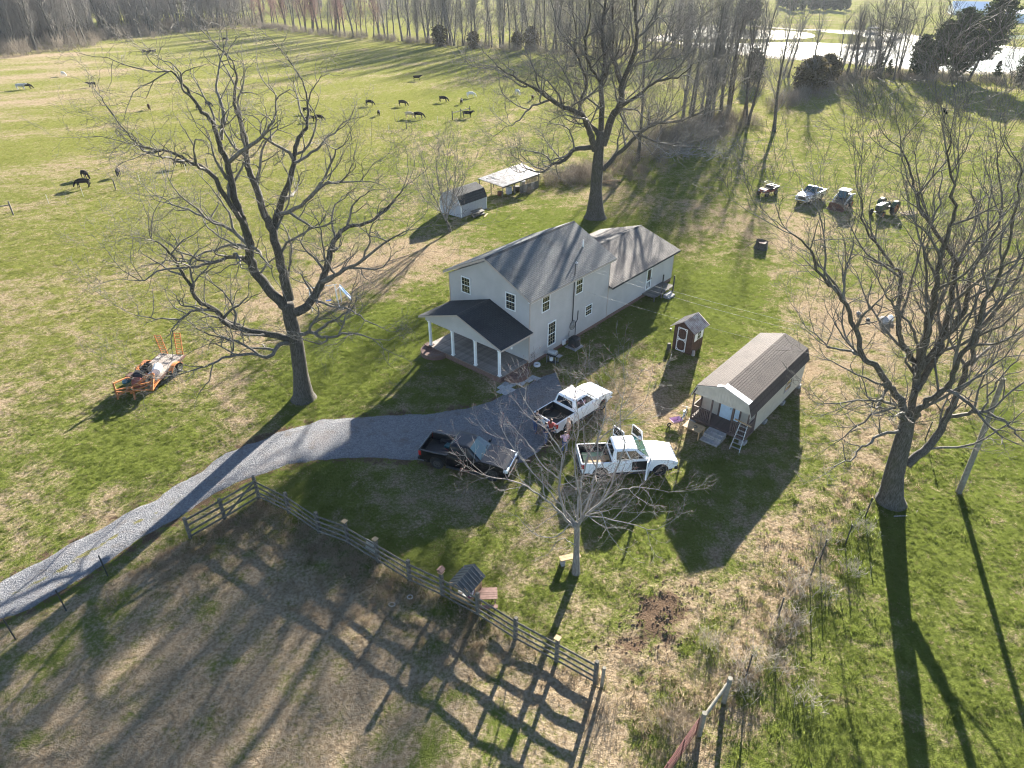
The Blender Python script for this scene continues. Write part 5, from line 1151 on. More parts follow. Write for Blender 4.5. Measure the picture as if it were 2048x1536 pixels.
for n_, lab, px, py, r, h in (('garden_stump', 'short grey stump at the left front corner of the brown shed', 1337, 699, .17, .55), ('garden_stone', 'pale upright stone at the right front corner of the brown shed', 1386, 711, .13, .42)):
    mb = MB(); mb.tube([(0, 0, -.05), (.02, 0, h*.5), (0, .03, h)], [r*1.1, r, r*.8], 9); tag(mb.build(n_, M['wood'] if 'stump' in n_ else M['concrete']), lab, 'stump' if 'stump' in n_ else 'stone').location = at(px, py)
# --- grey gambrel shed
GS_O = at(923, 436); GS_A = R(51.5); GL, GW = 4.7, 3.5
gs = thing('gambrel_shed', 'pale grey barn-style shed with dark gambrel roof behind the small tree', 'shed', GS_O, GS_A)
gp = [(0, 1.48), (.5, 2.5), (GW/2, 3.0), (GW-.5, 2.5), (GW, 1.48)]
mb = MB(); mb.box((0, 0, 0), (GL, GW, 1.48)); mb.prism(gp, 0, GL, 0, 'x'); mb.build('wall', M['gshed'], gs)
mb = MB(); vboards(mb, (-.004, 0, 0), (0, 1, 0), (-1, 0, 0), GW, lambda u: .02, lambda u: 1.48, .3, .03, .012); vboards(mb, (0, -.004, 0), (1, 0, 0), (0, -1, 0), GL, lambda u: .02, lambda u: 1.47, .3, .03, .012); mb.build('siding', M['gshed'], gs, fix=False)
for (a, b) in zip(gp, gp[1:]):
    up = Vector((0, b[0]-a[0], b[1]-a[1])); n_ = Vector((0, -up.z, up.y)).normalized(); n_ = n_ if n_.z > 0 else -n_
    rm = MB(); o1 = n_*.05; rm.prism([(a[0]+o1.y*.2, a[1]+o1.z*.2), (b[0]+o1.y*.2, b[1]+o1.z*.2), (b[0]+o1.y, b[1]+o1.z), (a[0]+o1.y, a[1]+o1.z)], -.1, GL+.1, 0, 'x')
    low, S = (Vector((0, *a)), up) if up.z > 0 else (Vector((0, *b)), -up); courses(rm, low+o1+n_*.004, (1, 0, 0), S.normalized(), n_, -.11, GL+.11, S.length, .16); rm.build('roof', M['roofD'], gs, fix=False)
mb = MB()
for x, y in ((-.03, -.03), (-.03, GW-.06), (GL-.06, -.03)): mb.box((x, y, 0), (x+.09, y+.09, 1.5))
for (a, b) in zip(gp, gp[1:]): mb.bar((-.12, a[0], a[1]), (-.12, b[0], b[1]), .03, .1, up=(1, 0, 0))
mb.build('trim', M['white'], gs)
mb = MB(); mb.box((-.04, .95, .05), (-.015, 1.72, 1.95)); mb.box((-.04, 1.76, .05), (-.015, 2.55, 1.95)); mb.build('door', M['gshed'], gs)
# --- open lean-to
LT_C = [at(955.7, 357, 1.75), at(1005.5, 374, 1.55), at(1079.7, 347, 1.9), at(1042.6, 326.5, 2.25)]
lc = (LT_C[0]+LT_C[1]+LT_C[2]+LT_C[3])/4; lc.z = 0
lean = thing('lean_to', 'open pole shelter with weathered tin roof beside the grey shed', 'shelter', lc)
L4 = [p-lc for p in LT_C]
for i in range(9):                                       # corrugated sheets side by side
    t0, t1 = i/9, (i+1)/9+.012; mb = MB(); kx = 8
    A0, A1 = L4[0].lerp(L4[3], t0), L4[1].lerp(L4[2], t0); B0, B1 = L4[0].lerp(L4[3], t1), L4[1].lerp(L4[2], t1); vs = []
    for r_ in range(kx+1):
        s_ = r_/kx; dz = (.02 if r_ % 2 else -.02)+.004*(i % 2)
        for P, Q in ((A0, B0), (A1, B1)): p = P.lerp(Q, s_); vs.append((p.x, p.y, p.z+dz))
    mb.add(vs, [(2*j, 2*j+1, 2*j+3, 2*j+2) for j in range(kx)]); mb.add([(p[0], p[1], p[2]-.03) for p in vs], [(2*j, 2*j+2, 2*j+3, 2*j+1) for j in range(kx)]); mb.build('roof_sheet', M['tinbright'] if i < 7 else M['tin'], lean)
for a_, b_ in ((0, 3), (1, 2)):
    mb = MB(); mb.bar(L4[a_]-Vector((0, 0, .1)), L4[b_]-Vector((0, 0, .1)), .08, .12); mb.build('beam', M['wood'], lean)
for u, v in ((.02, .02), (.02, .5), (.02, .97), (.33, .03), (.33, .97), (.66, .03), (.66, .97), (.98, .02), (.98, .97)):
    p = L4[0].lerp(L4[3], u).lerp(L4[1].lerp(L4[2], u), v); mb = MB(); mb.cyl((p.x, p.y, -.1), (p.x, p.y, p.z-.08), .06, 6); mb.build('post', M['wood'], lean)
for k in range(5):
    a_ = L4[1].lerp(L4[2], .45+.1*k); b_ = L4[1].lerp(L4[2], .55+.1*k); mb = MB(); mb.bar((a_.x, a_.y, .5), (b_.x, b_.y, .5), .03, 1.0); mb.build('wall_board', M['tin'] if k % 2 else M['wood'], lean)
jr = random.Random(4)
for lab, u, v, s, m_ in (('pale cabinet standing under the shelter roof', .28, .8, (.7, .5, .9), 'gshed'), ('dark crate under the middle of the tin shelter', .5, .75, (.8, .6, .6), 'wood'), ('red-brown box under the front end of the tin shelter', .12, .7, (.7, .5, .45), 'rust'), ('grey bin at the back of the tin shelter', .75, .6, (.6, .6, .8), 'metalgrey')):
    p = LT_C[0].lerp(LT_C[3], u).lerp(LT_C[1].lerp(LT_C[2], u), v); mb = MB(); mb.box((-s[0]/2, -s[1]/2, 0), (s[0]/2, s[1]/2, s[2])); mb.box((-s[0]/2-.03, -s[1]/2-.03, s[2]), (s[0]/2+.03, s[1]/2+.03, s[2]+.04)); o = tag(mb.build('storage_box', M[m_], bevel=.02), lab, 'box'); o.location = (p.x, p.y, .02); o.rotation_euler[2] = jr.uniform(0, 3)
# lumber stack by the grey shed
ls = thing('lumber_stack', 'grey bench-like stack of planks against the right wall of the grey gambrel shed', 'lumber', at(958, 432), R(48))
for i, (x, y, z, w) in enumerate(((0, 0, .1, .28), (0, .3, .1, .28), (0, .02, .42, .26), (.05, .35, .42, .3), (0, .36, .62, .05), (-.05, .38, .72, .05))):
    mb = MB(); mb.box((-1.0+x, y-w/2, z), (1.0+x, y+w/2, z+.07)); mb.build('plank', M['wood'], ls)
for x in (-.8, .8): mb = MB(); mb.box((x-.06, -.15, 0), (x+.06, .5, .1)); mb.box((x-.06, .1, .17), (x+.06, .45, .42)); mb.build('bearer', M['wood'], ls)
mb = MB(); mb.bar((-.5, 0, .06), (.7, .1, .09), .14, .05); o = tag(mb.build('plank', M['woodtan']), 'single pale plank lying in the grass beside the lumber stack', 'plank'); o.location = at(972, 432); o.rotation_euler[2] = R(70)
# cut logs behind the old maple
for i, (px, py, a, lab) in enumerate(((1160, 341, -30, 'cut log lying left of the thick maple trunk, upper one'), (1152, 345, -26, 'cut log lying left of the thick maple trunk, lower one'), (1214, 368, -35, 'split pale log on the grass just right of the thick maple trunk'), (1224, 364, 10, 'thin pale log right of the thick maple trunk, farther one'))):
    mb = MB(); L = 1.3; mb.tube([(-L, 0, .16), (0, .03, .17), (L, 0, .15)], [.16, .17, .15], 9); mb.add([], []); o = tag(mb.build('cut_log', M['woodtan']), lab, 'log'); o.location = at(px, py); o.rotation_euler[2] = R(a)
# --- far white barn with a pale blue side building
def far_bldg(name, label, cat, pa, pb, depth, ze, zr, wm, rm_, base=True):
    A, B = at(*pa), at(*pb); L = (B-A).length; t = thing(name, label, cat, A, math.atan2((B-A).y, (B-A).x)); mb = MB(); mb.box((0, 0, 0), (L, depth, ze)); mb.build('wall', wm, t)
    if zr > ze:
        mb = MB(); mb.prism([(-.4, ze-.1), (depth/2, zr), (depth+.4, ze-.1), (depth/2, zr-.3)], -.4, L+.4, 0, 'x'); mb.build('roof', rm_, t)
        mb = MB(); mb.prism([(0, ze), (depth, ze), (depth/2, zr-.25)], .02, L-.02, 0, 'x'); mb.build('gable', wm, t)
    mb = MB(); mb.box((-.02, -.06, 0), (L+.02, -.003, .9)); mb.build('base_shadow_strip', M['gshed'], t)  # darker grey strip along the wall foot paints the base shadow
    k = max(2, int(L/6))
    for i in range(k): mb = MB(); mb.box((L*(i+.35)/k, -.08, .05), (L*(i+.35)/k+1.3, -.01, 2.3)); mb.build('door', M['white'] if i % 2 else M['tin'], t)
    return t
M['barnblue'] = mat('pale_blue_metal', (.42, .56, .68), .5, var=.06); M['whiteroof'] = mat('white_metal_roof', (.72, .74, .76), .35, var=.08, spec=.5)
far_bldg('metal_barn', 'pale blue metal barn with white roof at the top right corner', 'barn', (2006, 44), (2160, 52), 16, 4.2, 6.0, M['barnblue'], M['whiteroof'])
far_bldg('white_barn', 'white barn with low gable roof behind the leaning pine', 'barn', (1905, 30), (2000, 32), 26, 3.2, 7.0, M['whiteroof'], M['whiteroof'])
# ------------------------------------------------------------------ vehicles
def arch(cx, cz, r, a0=180, a1=0, n=10):
    return [(cx+r*math.cos(R(a0+(a1-a0)*i/n)), cz+r*math.sin(R(a0+(a1-a0)*i/n))) for i in range(n+1)]
def wheel(parent, x, y, z, r, w, rim, name='wheel', spokes=6, steer=0):
    """tyre under the vehicle, with rim (> hub) as sub-part"""
    s = 1 if y > 0 else -1
    mb = MB(); n = 22; ring = [(r-.03, -w/2), (r, -w/2+.03), (r, w/2-.03), (r-.03, w/2), (r*.62, w/2-.01), (r*.62, -w/2+.01)]; vs = []
    for i in range(n):
        a = 2*math.pi*i/n
        for q, t in ring: vs.append((q*math.cos(a), t, q*math.sin(a)))
    k = len(ring); mb.add(vs, [(i*k+j, i*k+(j+1) % k, ((i+1) % n)*k+(j+1) % k, ((i+1) % n)*k+j) for i in range(n) for j in range(k)])
    o = mb.build(name, M['rubber'], parent); o.location = (x, y, z); o.rotation_euler[2] = steer
    g = MB(); ro = r*.62; yy = s*(w/2-.05); g.ring((0, s*(w/2-.035), 0), (0, 1, 0), ro-.02, .03, 20, 6); g.cyl((0, yy-.01*s, 0), (0, yy+.015*s, 0), ro*.28, 12)
    for i in range(spokes):
        a = 2*math.pi*i/spokes; g.bar((ro*.2*math.cos(a), yy, ro*.2*math.sin(a)), (ro*.97*math.cos(a), yy+.01*s, ro*.97*math.sin(a)), .085, .03, up=(0, 1, 0))
    g.build('rim', rim, o)
    h = MB(); h.cyl((0, s*(w/2-.13), 0), (0, s*(w/2-.12), 0), ro, 16); h.build('brake_disc', M['dark'], o)
    return o
def pickup(label, loc, rz, paint, bumper, rim, L=5.85, Wd=2.0, group=None, liner=None, bedlen=1.75, cab='crew', open_doors=False, plain=False, zs=1.0, grille=None, name='pickup_truck', topper=None):
    t = thing(name, label, 'pickup truck', loc, rz, group)
    Z = lambda z: z*zs
    hw = Wd/2; rw, fw = 1.22, L-1.05; wr = .40*zs if zs < 1 else .40
    xb = .12+bedlen; ztop = Z(1.22); X = lambda x: x-L/2
    zsill, zr = Z(.45), Z(.50)
    # bed: two side walls with wheel arches, floor, front wall, tailgate
    side = [(.10, zr), (.06, ztop-.02), (.08, ztop), (xb, ztop), (xb, zsill)]+[(p[0], p[1]) for p in arch(rw, Z(.40), wr+.10, 0, 180, 10)]+[(.55, zr)]
    for s in (-1, 1):
        mb = MB(); mb.prism([(X(x), z) for x, z in side], s*hw-.0, s*(hw-.09), 0, 'y'); o = mb.build('bed_side', paint, t, bevel=.035, seg=2)
        mb = MB(); mb.box((X(rw-.5), s*(hw-.09), .3), (X(rw+.5), s*(hw-.36), Z(.92))); mb.build('wheel_tub', liner or M['black'], o, bevel=.05)
    mb = MB(); mb.box((X(.14), -hw+.09, Z(.68)), (X(xb), hw-.09, Z(.72)))
    for i in range(9): y = -hw+.22+i*(Wd-.44)/8; mb.box((X(.16), y-.035, Z(.72)), (X(xb-.03), y+.035, Z(.735)))
    mb.box((X(xb-.05), -hw+.09, Z(.72)), (X(xb), hw-.09, ztop-.02)); 
    for s in (-1, 1): mb.box((X(.14), min(s*(hw-.09), s*(hw-.125)), Z(.72)), (X(xb-.02), max(s*(hw-.09), s*(hw-.125)), ztop+.01))
    mb.build('bed_liner', liner or M['black'], t)
    mb = MB(); mb.box((X(.04), -hw+.1, Z(.68)), (X(.12), hw-.1, ztop-.005)); o = mb.build('tailgate', paint, t, bevel=.02); g = MB(); g.box((X(.03), -.12, ztop-.16), (X(.045), .12, ztop-.09)); g.build('handle', M['black'], o)
    for s in (-1, 1):
        mb = MB(); mb.box((X(.045), min(s*(hw+.006), s*(hw-.10)), Z(.83)), (X(.22), max(s*(hw+.006), s*(hw-.10)), ztop-.05)); mb.build('tail_light', M['redlens'], t, bevel=.015)
    mb = MB(); mb.box((X(-.08), -hw+.04, Z(.44)), (X(.12), hw-.04, Z(.62))); mb.build('rear_bumper', bumper, t, bevel=.04)
    # lower cab, hood, front fenders in one body
    zb = ztop+.03; wsx = L-1.75; hz0, hz1 = Z(1.24), Z(1.10)
    prof = [(xb+.01, zsill), (xb+.01, zb), (wsx-.05, zb), (wsx+.12, hz0+.02), (wsx+.75, hz0-.015), (L-.50, hz1+.04), (L-.2, hz1-.03), (L-.09, hz1-.13), (L-.06, Z(.92)), (L-.05, Z(.55)), (fw+wr+.14, Z(.47))]+arch(fw, Z(.40), wr+.10, 0, 180, 10)+[(fw-wr-.16, zsill)]
    mb = MB(); mb.prism([(X(x), z) for x, z in prof], -hw, hw, 0, 'y')
    mb.v = [(x, y*(1-.10*max(0, (x+L/2-(L-1.5))/1.5)**2)*(1-.05*max(0, (z-Z(.8))/.5)), z) for x, y, z in mb.v]
    body = mb.build('body', paint, t, bevel=.09, seg=3)
    mb = MB(); mb.box((X(.3), -hw+.12, .3), (X(L-.3), hw-.12, Z(.7))); mb.box((X(xb), -hw+.3, Z(.6)), (X(L-.6), hw-.3, Z(.8))); mb.build('chassis', M['dark'], t)
    mb = MB(); mb.prism([(X(wsx+.35), hz0+.0), (X(L-.5), hz1+.055), (X(L-.5), hz1+.02), (X(wsx+.35), hz0-.05)], -.55, .55, 0, 'y'); mb.build('hood_bulge', paint, body, bevel=.05)
    # greenhouse
    xr0, xr1 = xb+.16, wsx-.80; zt = Z(1.93 if zs == 1 else 1.9); bw, tw = hw-.06, hw-.27
    lo = [(X(xb+.03), -bw, zb-.03), (X(wsx+.08), -bw, zb-.03), (X(wsx+.08), bw, zb-.03), (X(xb+.03), bw, zb-.03)]
    hi = [(X(xr0), -tw, zt), (X(xr1), -tw, zt), (X(xr1), tw, zt), (X(xr0), tw, zt)]
    mb = MB(); mb.add(lo+hi, [(0, 1, 5, 4), (1, 2, 6, 5), (2, 3, 7, 6), (3, 0, 4, 7), (4, 5, 6, 7)]); roofo = mb.build('cab', paint, t, bevel=.16, seg=4)
    if not plain:
        for i in range(5):
            y = -tw*.62+i*tw*.31; g = MB(); g.box((X(xr0+.15), y-.02, zt-.004), (X(xr1-.2), y+.02, zt+.012)); g.build('roof_rib', paint, roofo, bevel=.008)
    lo_, hi_ = [Vector(p) for p in lo], [Vector(p) for p in hi]
    def pane(nm, a, b, c, d, u0, u1, v0, v1, off=.012, m=None, par=None):
        P = lambda u, v: a.lerp(b, u).lerp(d.lerp(c, u), v)
        nrm = (b-a).cross(d-a).normalized(); cen = (lo_[0]+lo_[2]+hi_[0]+hi_[2])/4
        if nrm.dot((a+c)/2-cen) < 0: nrm = -nrm
        q = [P(u0, v0), P(u1, v0), P(u1, v1), P(u0, v1)]; mb = MB(); vs = [p+nrm*off for p in q]+[p-nrm*.02 for p in q]
        mb.add(vs, [(0, 1, 2, 3), (7, 6, 5, 4), (0, 4, 5, 1), (1, 5, 6, 2), (2, 6, 7, 3), (3, 7, 4, 0)]); return mb.build(nm, m or M['glass'], par or t)
    pane('windshield', lo_[1], lo_[2], hi_[2], hi_[1], .05, .95, .12, .93, m=M['windshield'])
    pane('rear_window', lo_[3], lo_[0], hi_[0], hi_[3], .12, .88, .22, .86)
    for a, b, c, d in ((lo_[0], lo_[1], hi_[1], hi_[0]), (lo_[3], lo_[2], hi_[2], hi_[3])):
        if cab == 'crew':
            pane('side_window', a, b, c, d, .10, .46, .18, .86); pane('side_window', a, b, c, d, .50, .86, .18, .86)
        else: pane('side_window', a, b, c, d, .2, .86, .18, .86)
    # doors (shut) as raised panels, handles, mirrors
    ndo = 2 if cab == 'crew' else 1; dl = (wsx+.02-xb-.1)/ndo
    for s in (-1, 1):
        for i in range(ndo):
            if open_doors: continue
            x0 = xb+.08+i*dl; mb = MB(); mb.box((X(x0+.02), min(s*hw-.05*s, s*hw+.007*s), zsill+.06), (X(x0+dl-.02), max(s*hw-.05*s, s*hw+.007*s), zb-.05)); d = mb.build('door', paint, t, bevel=.02)
            g = MB(); g.box((X(x0+.08), min(s*hw, s*(hw+.03)), zb-.2), (X(x0+.26), max(s*hw, s*(hw+.03)), zb-.165)); g.build('handle', paint, d)
        mb = MB(); mb.box((X(wsx-.22), min(s*(hw-.02), s*(hw+.22)), zb+.03), (X(wsx-.08), max(s*(hw-.02), s*(hw+.22)), zb+.2)); o = mb.build('mirror', paint if not plain else bumper, t, bevel=.03)
        mb = MB(); mb.box((X(fw-wr-.2), min(s*(hw-.02), s*(hw+.09)), Z(.36)), (X(rw+wr+.25), max(s*(hw-.02), s*(hw+.09)), Z(.42)))
        if not plain: mb.build('running_board', M['darkmetal'], t)
        mb = MB(); mb.box((X(L-.32), min(s*(hw-.42), s*(hw-.005)), Z(.83)), (X(L-.035), max(s*(hw-.42), s*(hw-.005)), Z(1.02))); mb.build('headlight', M['clearlens'], t, bevel=.03)
    mb = MB(); mb.box((X(L-.09), -hw+.42, Z(.66)), (X(L-.03), hw-.42, Z(1.04))); gr = mb.build('grille', grille or M['chrome'], t, bevel=.03)
    for i in range(3): g = MB(); g.box((X(L-.035), -hw+.5, Z(.71+.1*i)), (X(L-.018), hw-.5, Z(.77+.1*i))); g.build('grille_slot', M['black'], gr)
    mb = MB(); mb.prism([(X(L-.2), Z(.44)), (X(L+.02), Z(.46)), (X(L+.03), Z(.64)), (X(L-.2), Z(.66))], -hw+.02, hw-.02, 0, 'y'); mb.build('front_bumper', bumper, t, bevel=.05)
    for x in (rw, fw):
        for s in (-1, 1): wheel(t, X(x), s*(hw-.15), wr-.01, wr, .27, rim)
    for s in (-1, 1): g = MB(); g.bar((X(wsx-.02), s*.35-.3, zb+.10), (X(wsx-.1), s*.35+.2, zb+.16), .025, .02); g.build('wiper', M['black'], t)
    return t, X, dict(xb=xb, wsx=wsx, zb=zb, hw=hw, zsill=zsill, dl=dl, ztop=ztop)
c_ = Vector((-5.34, 33.07, 0)); d_ = Vector((math.cos(R(-19)), math.sin(R(-19)), 0))
bt, X, q = pickup('black crew-cab pickup parked half on the gravel, headed right', c_+d_*2.85, R(-19), M['carblack'], M['black'], M['rimdark'], L=5.8, liner=M['black'], grille=M['chrome'])
# things in the black bed
def loose(name, label, cat, mb, m, loc, rz=0, bevel=0): o = tag(mb.build(name, m, bevel=bevel), label, cat); o.location = loc; o.rotation_euler[2] = rz; return o
bed_c = bt.matrix_basis
def inbed(t, x, y, z): return Vector(t.location)+Matrix.Rotation(t.rotation_euler[2], 3, 'Z') @ Vector((x, y, z))
mb = MB(); mb.tube([(-.5, 0, 0), (0, .05, .02), (.5, 0, .04)], .025, 6); loose('red_strap_bar', 'red bar lying in the bed of the black pickup against the cab', 'bar', mb, M['redpaint'], inbed(bt, -1.15, -.1, .77), R(-45))
mb = MB(); mb.prism([(-.45, -.2), (.4, -.24), (.5, 0), (.35, .22), (-.4, .2)], 0, .14, 0, 'z'); loose('dark_tarp', 'folded dark tarp in the bed of the black pickup', 'tarp', mb, M['teal'], inbed(bt, -1.3, .45, .74), R(-19), .04)
a1 = R(45); d_ = Vector((math.cos(a1), math.sin(a1), 0)); c1 = Vector((2.1, 35.4, 0))
w1, X1, q1 = pickup('white crew-cab pickup parked nearest the house porch, headed away', c1+d_*2.95, a1, M['carwhite'], M['chrome'], M['rim'], L=5.9, Wd=2.03)
a2 = R(4.5); d_ = Vector((math.cos(a2), math.sin(a2), 0)); c2 = Vector((3.95, 31.7, 0))
w2, X2, q2 = pickup('white crew-cab pickup with its doors swung open, lumber in the bed', c2+d_*2.95, a2, M['carwhite'], M['black'], M['rimdark'], L=5.9, Wd=2.0, open_doors=True)
# its doors: rear ones shut on the near side, front ones open
def door_panel(t, hinge, ang, ln, z0, z1, zt, side, glass_=True):
    d = MB(); d.box((-ln, -.05, z0), (0, .05, z1)); o = d.build('door', M['carwhite'], t, bevel=.03); o.location = hinge; o.rotation_euler[2] = ang
    f = MB()
    for x in (-ln+.03, -.03): f.bar((x, 0, z1-.02), (x-.12 if x > -.5 else x, 0, zt), .05, .06, up=(0, 1, 0))
    f.bar((-ln+.03, 0, zt), (-.15, 0, zt), .05, .05, up=(0, 1, 0)); f.build('window_frame', M['carwhite'], o)
    g = MB(); g.add([(-ln+.05, .0, z1), (-.05, 0, z1), (-.17, 0, zt-.03), (-ln+.05, 0, zt-.03), (-ln+.05, .008, z1), (-.05, .008, z1), (-.17, .008, zt-.03), (-ln+.05, .008, zt-.03)], [(0, 1, 2, 3), (7, 6, 5, 4), (0, 4, 5, 1), (2, 6, 7, 3), (1, 5, 6, 2), (0, 3, 7, 4)]); g.build('window', M['glass'], o)
    g = MB(); g.box((-ln+.05, -.056*side-.01, z0+.1), (-.1, -.056*side+.01, z1-.08)); g.build('door_lining', M['black'], o); return o
hw, zb, zs_ = q2['hw'], q2['zb'], q2['zsill']
for s, ang in ((-1, 62), (1, -64)):
    door_panel(w2, (X2(q2['wsx']+.02), s*hw, 0), R(ang)*1, q2['dl']-.06, zs_+.06, zb-.02, 1.82, s)
door_panel(w2, (X2(q2['xb']+.08+q2['dl']), hw, 0), R(-60), q2['dl']-.06, zs_+.06, zb-.02, 1.82, 1)
x0 = q2['xb']+.08; mb = MB(); mb.box((X2(x0+.02), -hw-.007, zs_+.06), (X2(x0+q2['dl']-.02), -hw+.05, zb-.05)); mb.build('door', M['carwhite'], w2, bevel=.02)
for s, x0_, x1_ in ((-1, x0+q2['dl']+.03, q2['wsx']-.02), (1, x0+.05, q2['wsx']-.02)):
    mb = MB(); mb.box((X2(x0_), min(s*(hw+.004), s*(hw-.1)), zs_+.12), (X2(x1_), max(s*(hw+.004), s*(hw-.1)), zb-.06)); mb.build('door_opening', M['dark'], w2)
    for xx in (x0_+.3,): mb = MB(); mb.box((X2(xx), min(s*(hw-.15), s*(hw-.02)+.0), .72), (X2(xx+.55), max(s*(hw-.15), s*(hw-.02)), .9)); mb.build('seat', M['metalgrey'], w2, bevel=.03)
for i, (lab, x, y, z, s, m_) in enumerate((('pale green sheet of plywood lying in the white pickup bed', -1.95, .1, .75, (1.3, 1.1, .05), 'ply'), ('tan plywood piece on top of the green sheet in the pickup bed', -1.85, -.2, .82, (1.05, .62, .06), 'woodtan'), ('brown cardboard carton standing in the pickup bed by the cab', -1.25, -.35, .75, (.35, .5, .38), 'card'))):
    if m_ not in M: M[m_] = mat(m_, {'ply': (.36, .42, .24), 'card': (.34, .20, .09)}[m_], .8, var=.15)
    mb = MB(); mb.box((-s[0]/2, -s[1]/2, 0), (s[0]/2, s[1]/2, s[2])); loose('carton' if m_ == 'card' else 'plywood_sheet', lab, 'box' if m_ == 'card' else 'plywood', mb, M[m_], inbed(w2, x, y, z), a2+.06*i, .01)
# older silver pickup out in the meadow
fa, fb = at(1594, 406), at(1621.5, 407); ctr = (fa+fb)/2; hd = R(224); dv = Vector((math.cos(hd), math.sin(hd), 0))
pickup('old silver single-cab pickup parked in the meadow among the machines', ctr-dv*1.6, hd, M['carsilver'], M['chrome'], M['rim'], L=5.2, Wd=1.85, cab='single', bedlen=2.0, plain=True, grille=M['darkmetal'])
# skid loader: cab on a low frame, lift arms, toothed bucket
ld = thing('track_loader', 'compact wheeled loader with closed cab and rusty toothed bucket in the meadow', 'loader', at(1682, 414), R(226))
mb = MB(); mb.prism([(-1.5, .55), (-1.6, 1.35), (-.6, 1.55), (.9, 1.25), (1.25, .75), (1.2, .4), (-1.2, .4)], -.62, .62, 0, 'y'); mb.build('body', M['darkmetal'], ld, bevel=.06)
mb = MB(); mb.prism([(-.7, 1.4), (-.65, 2.15), (.55, 2.15), (.85, 1.3)], -.55, .55, 0, 'y'); cbn = mb.build('cab', M['darkmetal'], ld, bevel=.06)
mb = MB(); mb.box((-.75, -.62, 2.15), (.65, .62, 2.24)); mb.build('roof', M['carwhite'], ld, bevel=.03)
for y in (-.56, .56): mb = MB(); mb.add([(-.5, y, 1.5), (.65, y, 1.45), (.45, y, 2.08), (-.5, y, 2.08)], [(0, 1, 2, 3)]); mb.build('side_window', M['windshield'], cbn)
mb = MB(); mb.add([(.835, -.45, 1.4), (.835, .45, 1.4), (.575, .45, 2.1), (.575, -.45, 2.1)], [(0, 1, 2, 3)]); mb.build('windshield', M['windshield'], cbn)
for y in (-.78, .78): mb = MB(); mb.tube([(-1.45, y, 1.5), (-.4, y, 1.65), (.8, y, 1.2), (1.5, y, .55)], [.10, .11, .10, .09], 6); mb.build('lift_arm', M['metalgrey'], ld)
mb = MB(); mb.prism([(1.45, .10), (1.4, .75), (1.55, .78), (1.75, .25), (2.25, .10), (2.25, .05), (1.5, .05)], -1.0, 1.0, 0, 'y'); bk_ = mb.build('bucket', M['rust'], ld)
for i in range(9): g = MB(); y = -.92+i*.23; g.prism([(2.2, .05), (2.2, .11), (2.4, .05)], y-.04, y+.04, 0, 'y'); g.build('tooth', M['rust'], bk_)
mb = MB(); mb.box((-1.72, -.6, .6), (-1.5, .6, 1.4)); mb.build('engine_cover', M['metalgrey'], ld, bevel=.05)
for x in (-.85, .65):
    for s in (-1, 1): wheel(ld, x, s*.78, .44, .45, .33, M['orange'], spokes=5)
# old green tractor with narrow front end
tr_ = thing('farm_tractor', 'old dark green farm tractor with big rear tyres in the meadow, right of the loader', 'tractor', at(1765, 428), R(218))
mb = MB(); mb.prism([(-.3, .75), (-.3, 1.42), (.2, 1.5), (1.75, 1.4), (1.85, 1.2), (1.8, .75)], -.32, .32, 0, 'y'); mb.build('hood', M['green'], tr_, bevel=.09, seg=3)
mb = MB(); mb.box((-1.1, -.25, .55), (1.6, .25, .85)); mb.build('frame', M['darkmetal'], tr_, bevel=.04)
for s in (-1, 1):
    wheel(tr_, -.85, s*.85, .78, .80, .42, M['orange'], spokes=6); wheel(tr_, 1.55, s*.72, .40, .41, .2, M['orange'], spokes=5)
    mb = MB(); P = arch(-.85, .78, .92, 150, 20, 8); Pi = arch(-.85, .78, .88, 20, 150, 8); mb.prism(P+Pi, s*.62, s*1.08, 0, 'y'); mb.build('fender', M['green'], tr_)
    mb = MB(); mb.bar((1.55, 0, .5), (1.55, s*.7, .42), .1, .1); mb.build('front_axle', M['darkmetal'], tr_)
mb = MB(); mb.box((-.95, -.25, .95), (-.5, .25, 1.05)); mb.box((-1.02, -.25, 1.0), (-.92, .25, 1.4)); mb.build('seat', M['black'], tr_, bevel=.03)
mb = MB(); mb.ring((-.28, 0, 1.55), (-.5, 0, 1), .2, .016, 18, 5); mb.tube([(-.28, 0, 1.55), (.1, 0, 1.3)], .02, 6); mb.build('steering_wheel', M['black'], tr_)
mb = MB(); mb.tube([(1.0, .12, 1.4), (1.0, .12, 2.0)], .035, 8); mb.build('exhaust_stack', M['rust'], tr_)
mb = MB(); mb.box((-1.5, -.7, .45), (-1.2, .7, .6)); mb.tube([(-1.2, -.4, .5), (-1.5, -.5, 1.0)], .04, 6); mb.tube([(-1.2, .4, .5), (-1.5, .5, 1.0)], .04, 6); mb.build('hitch', M['rust'], tr_)
mb = MB(); mb.box((1.86, -.22, .85), (1.88, .22, 1.3)); mb.build('grille', M['darkmetal'], tr_)
for lab, px, py, s in (('dark implement with bent tines lying in the grass right of the tractor', 1815, 430, 1.),):
    t = thing('harrow', lab, 'implement', at(px, py), R(20)); 
    for i in range(3): mb = MB(); mb.bar((-1.1, -.5+.5*i, .22), (1.1, -.5+.5*i, .22), .07, .07); mb.build('beam', M['rust'], t)
    for i in range(4): mb = MB(); mb.bar((-.9+.6*i, -.5, .25), (-.9+.6*i, .5, .25), .05, .05); mb.build('cross_bar', M['rust'], t)
    for i in range(8): mb = MB(); mb.tube([(-1+.28*i, -.5+.5*(i % 3), .22), (-1+.28*i, -.55+.5*(i % 3), .05), (-.95+.28*i, -.4+.5*(i % 3), .0)], .025, 5); mb.build('tine', M['rust'], t)
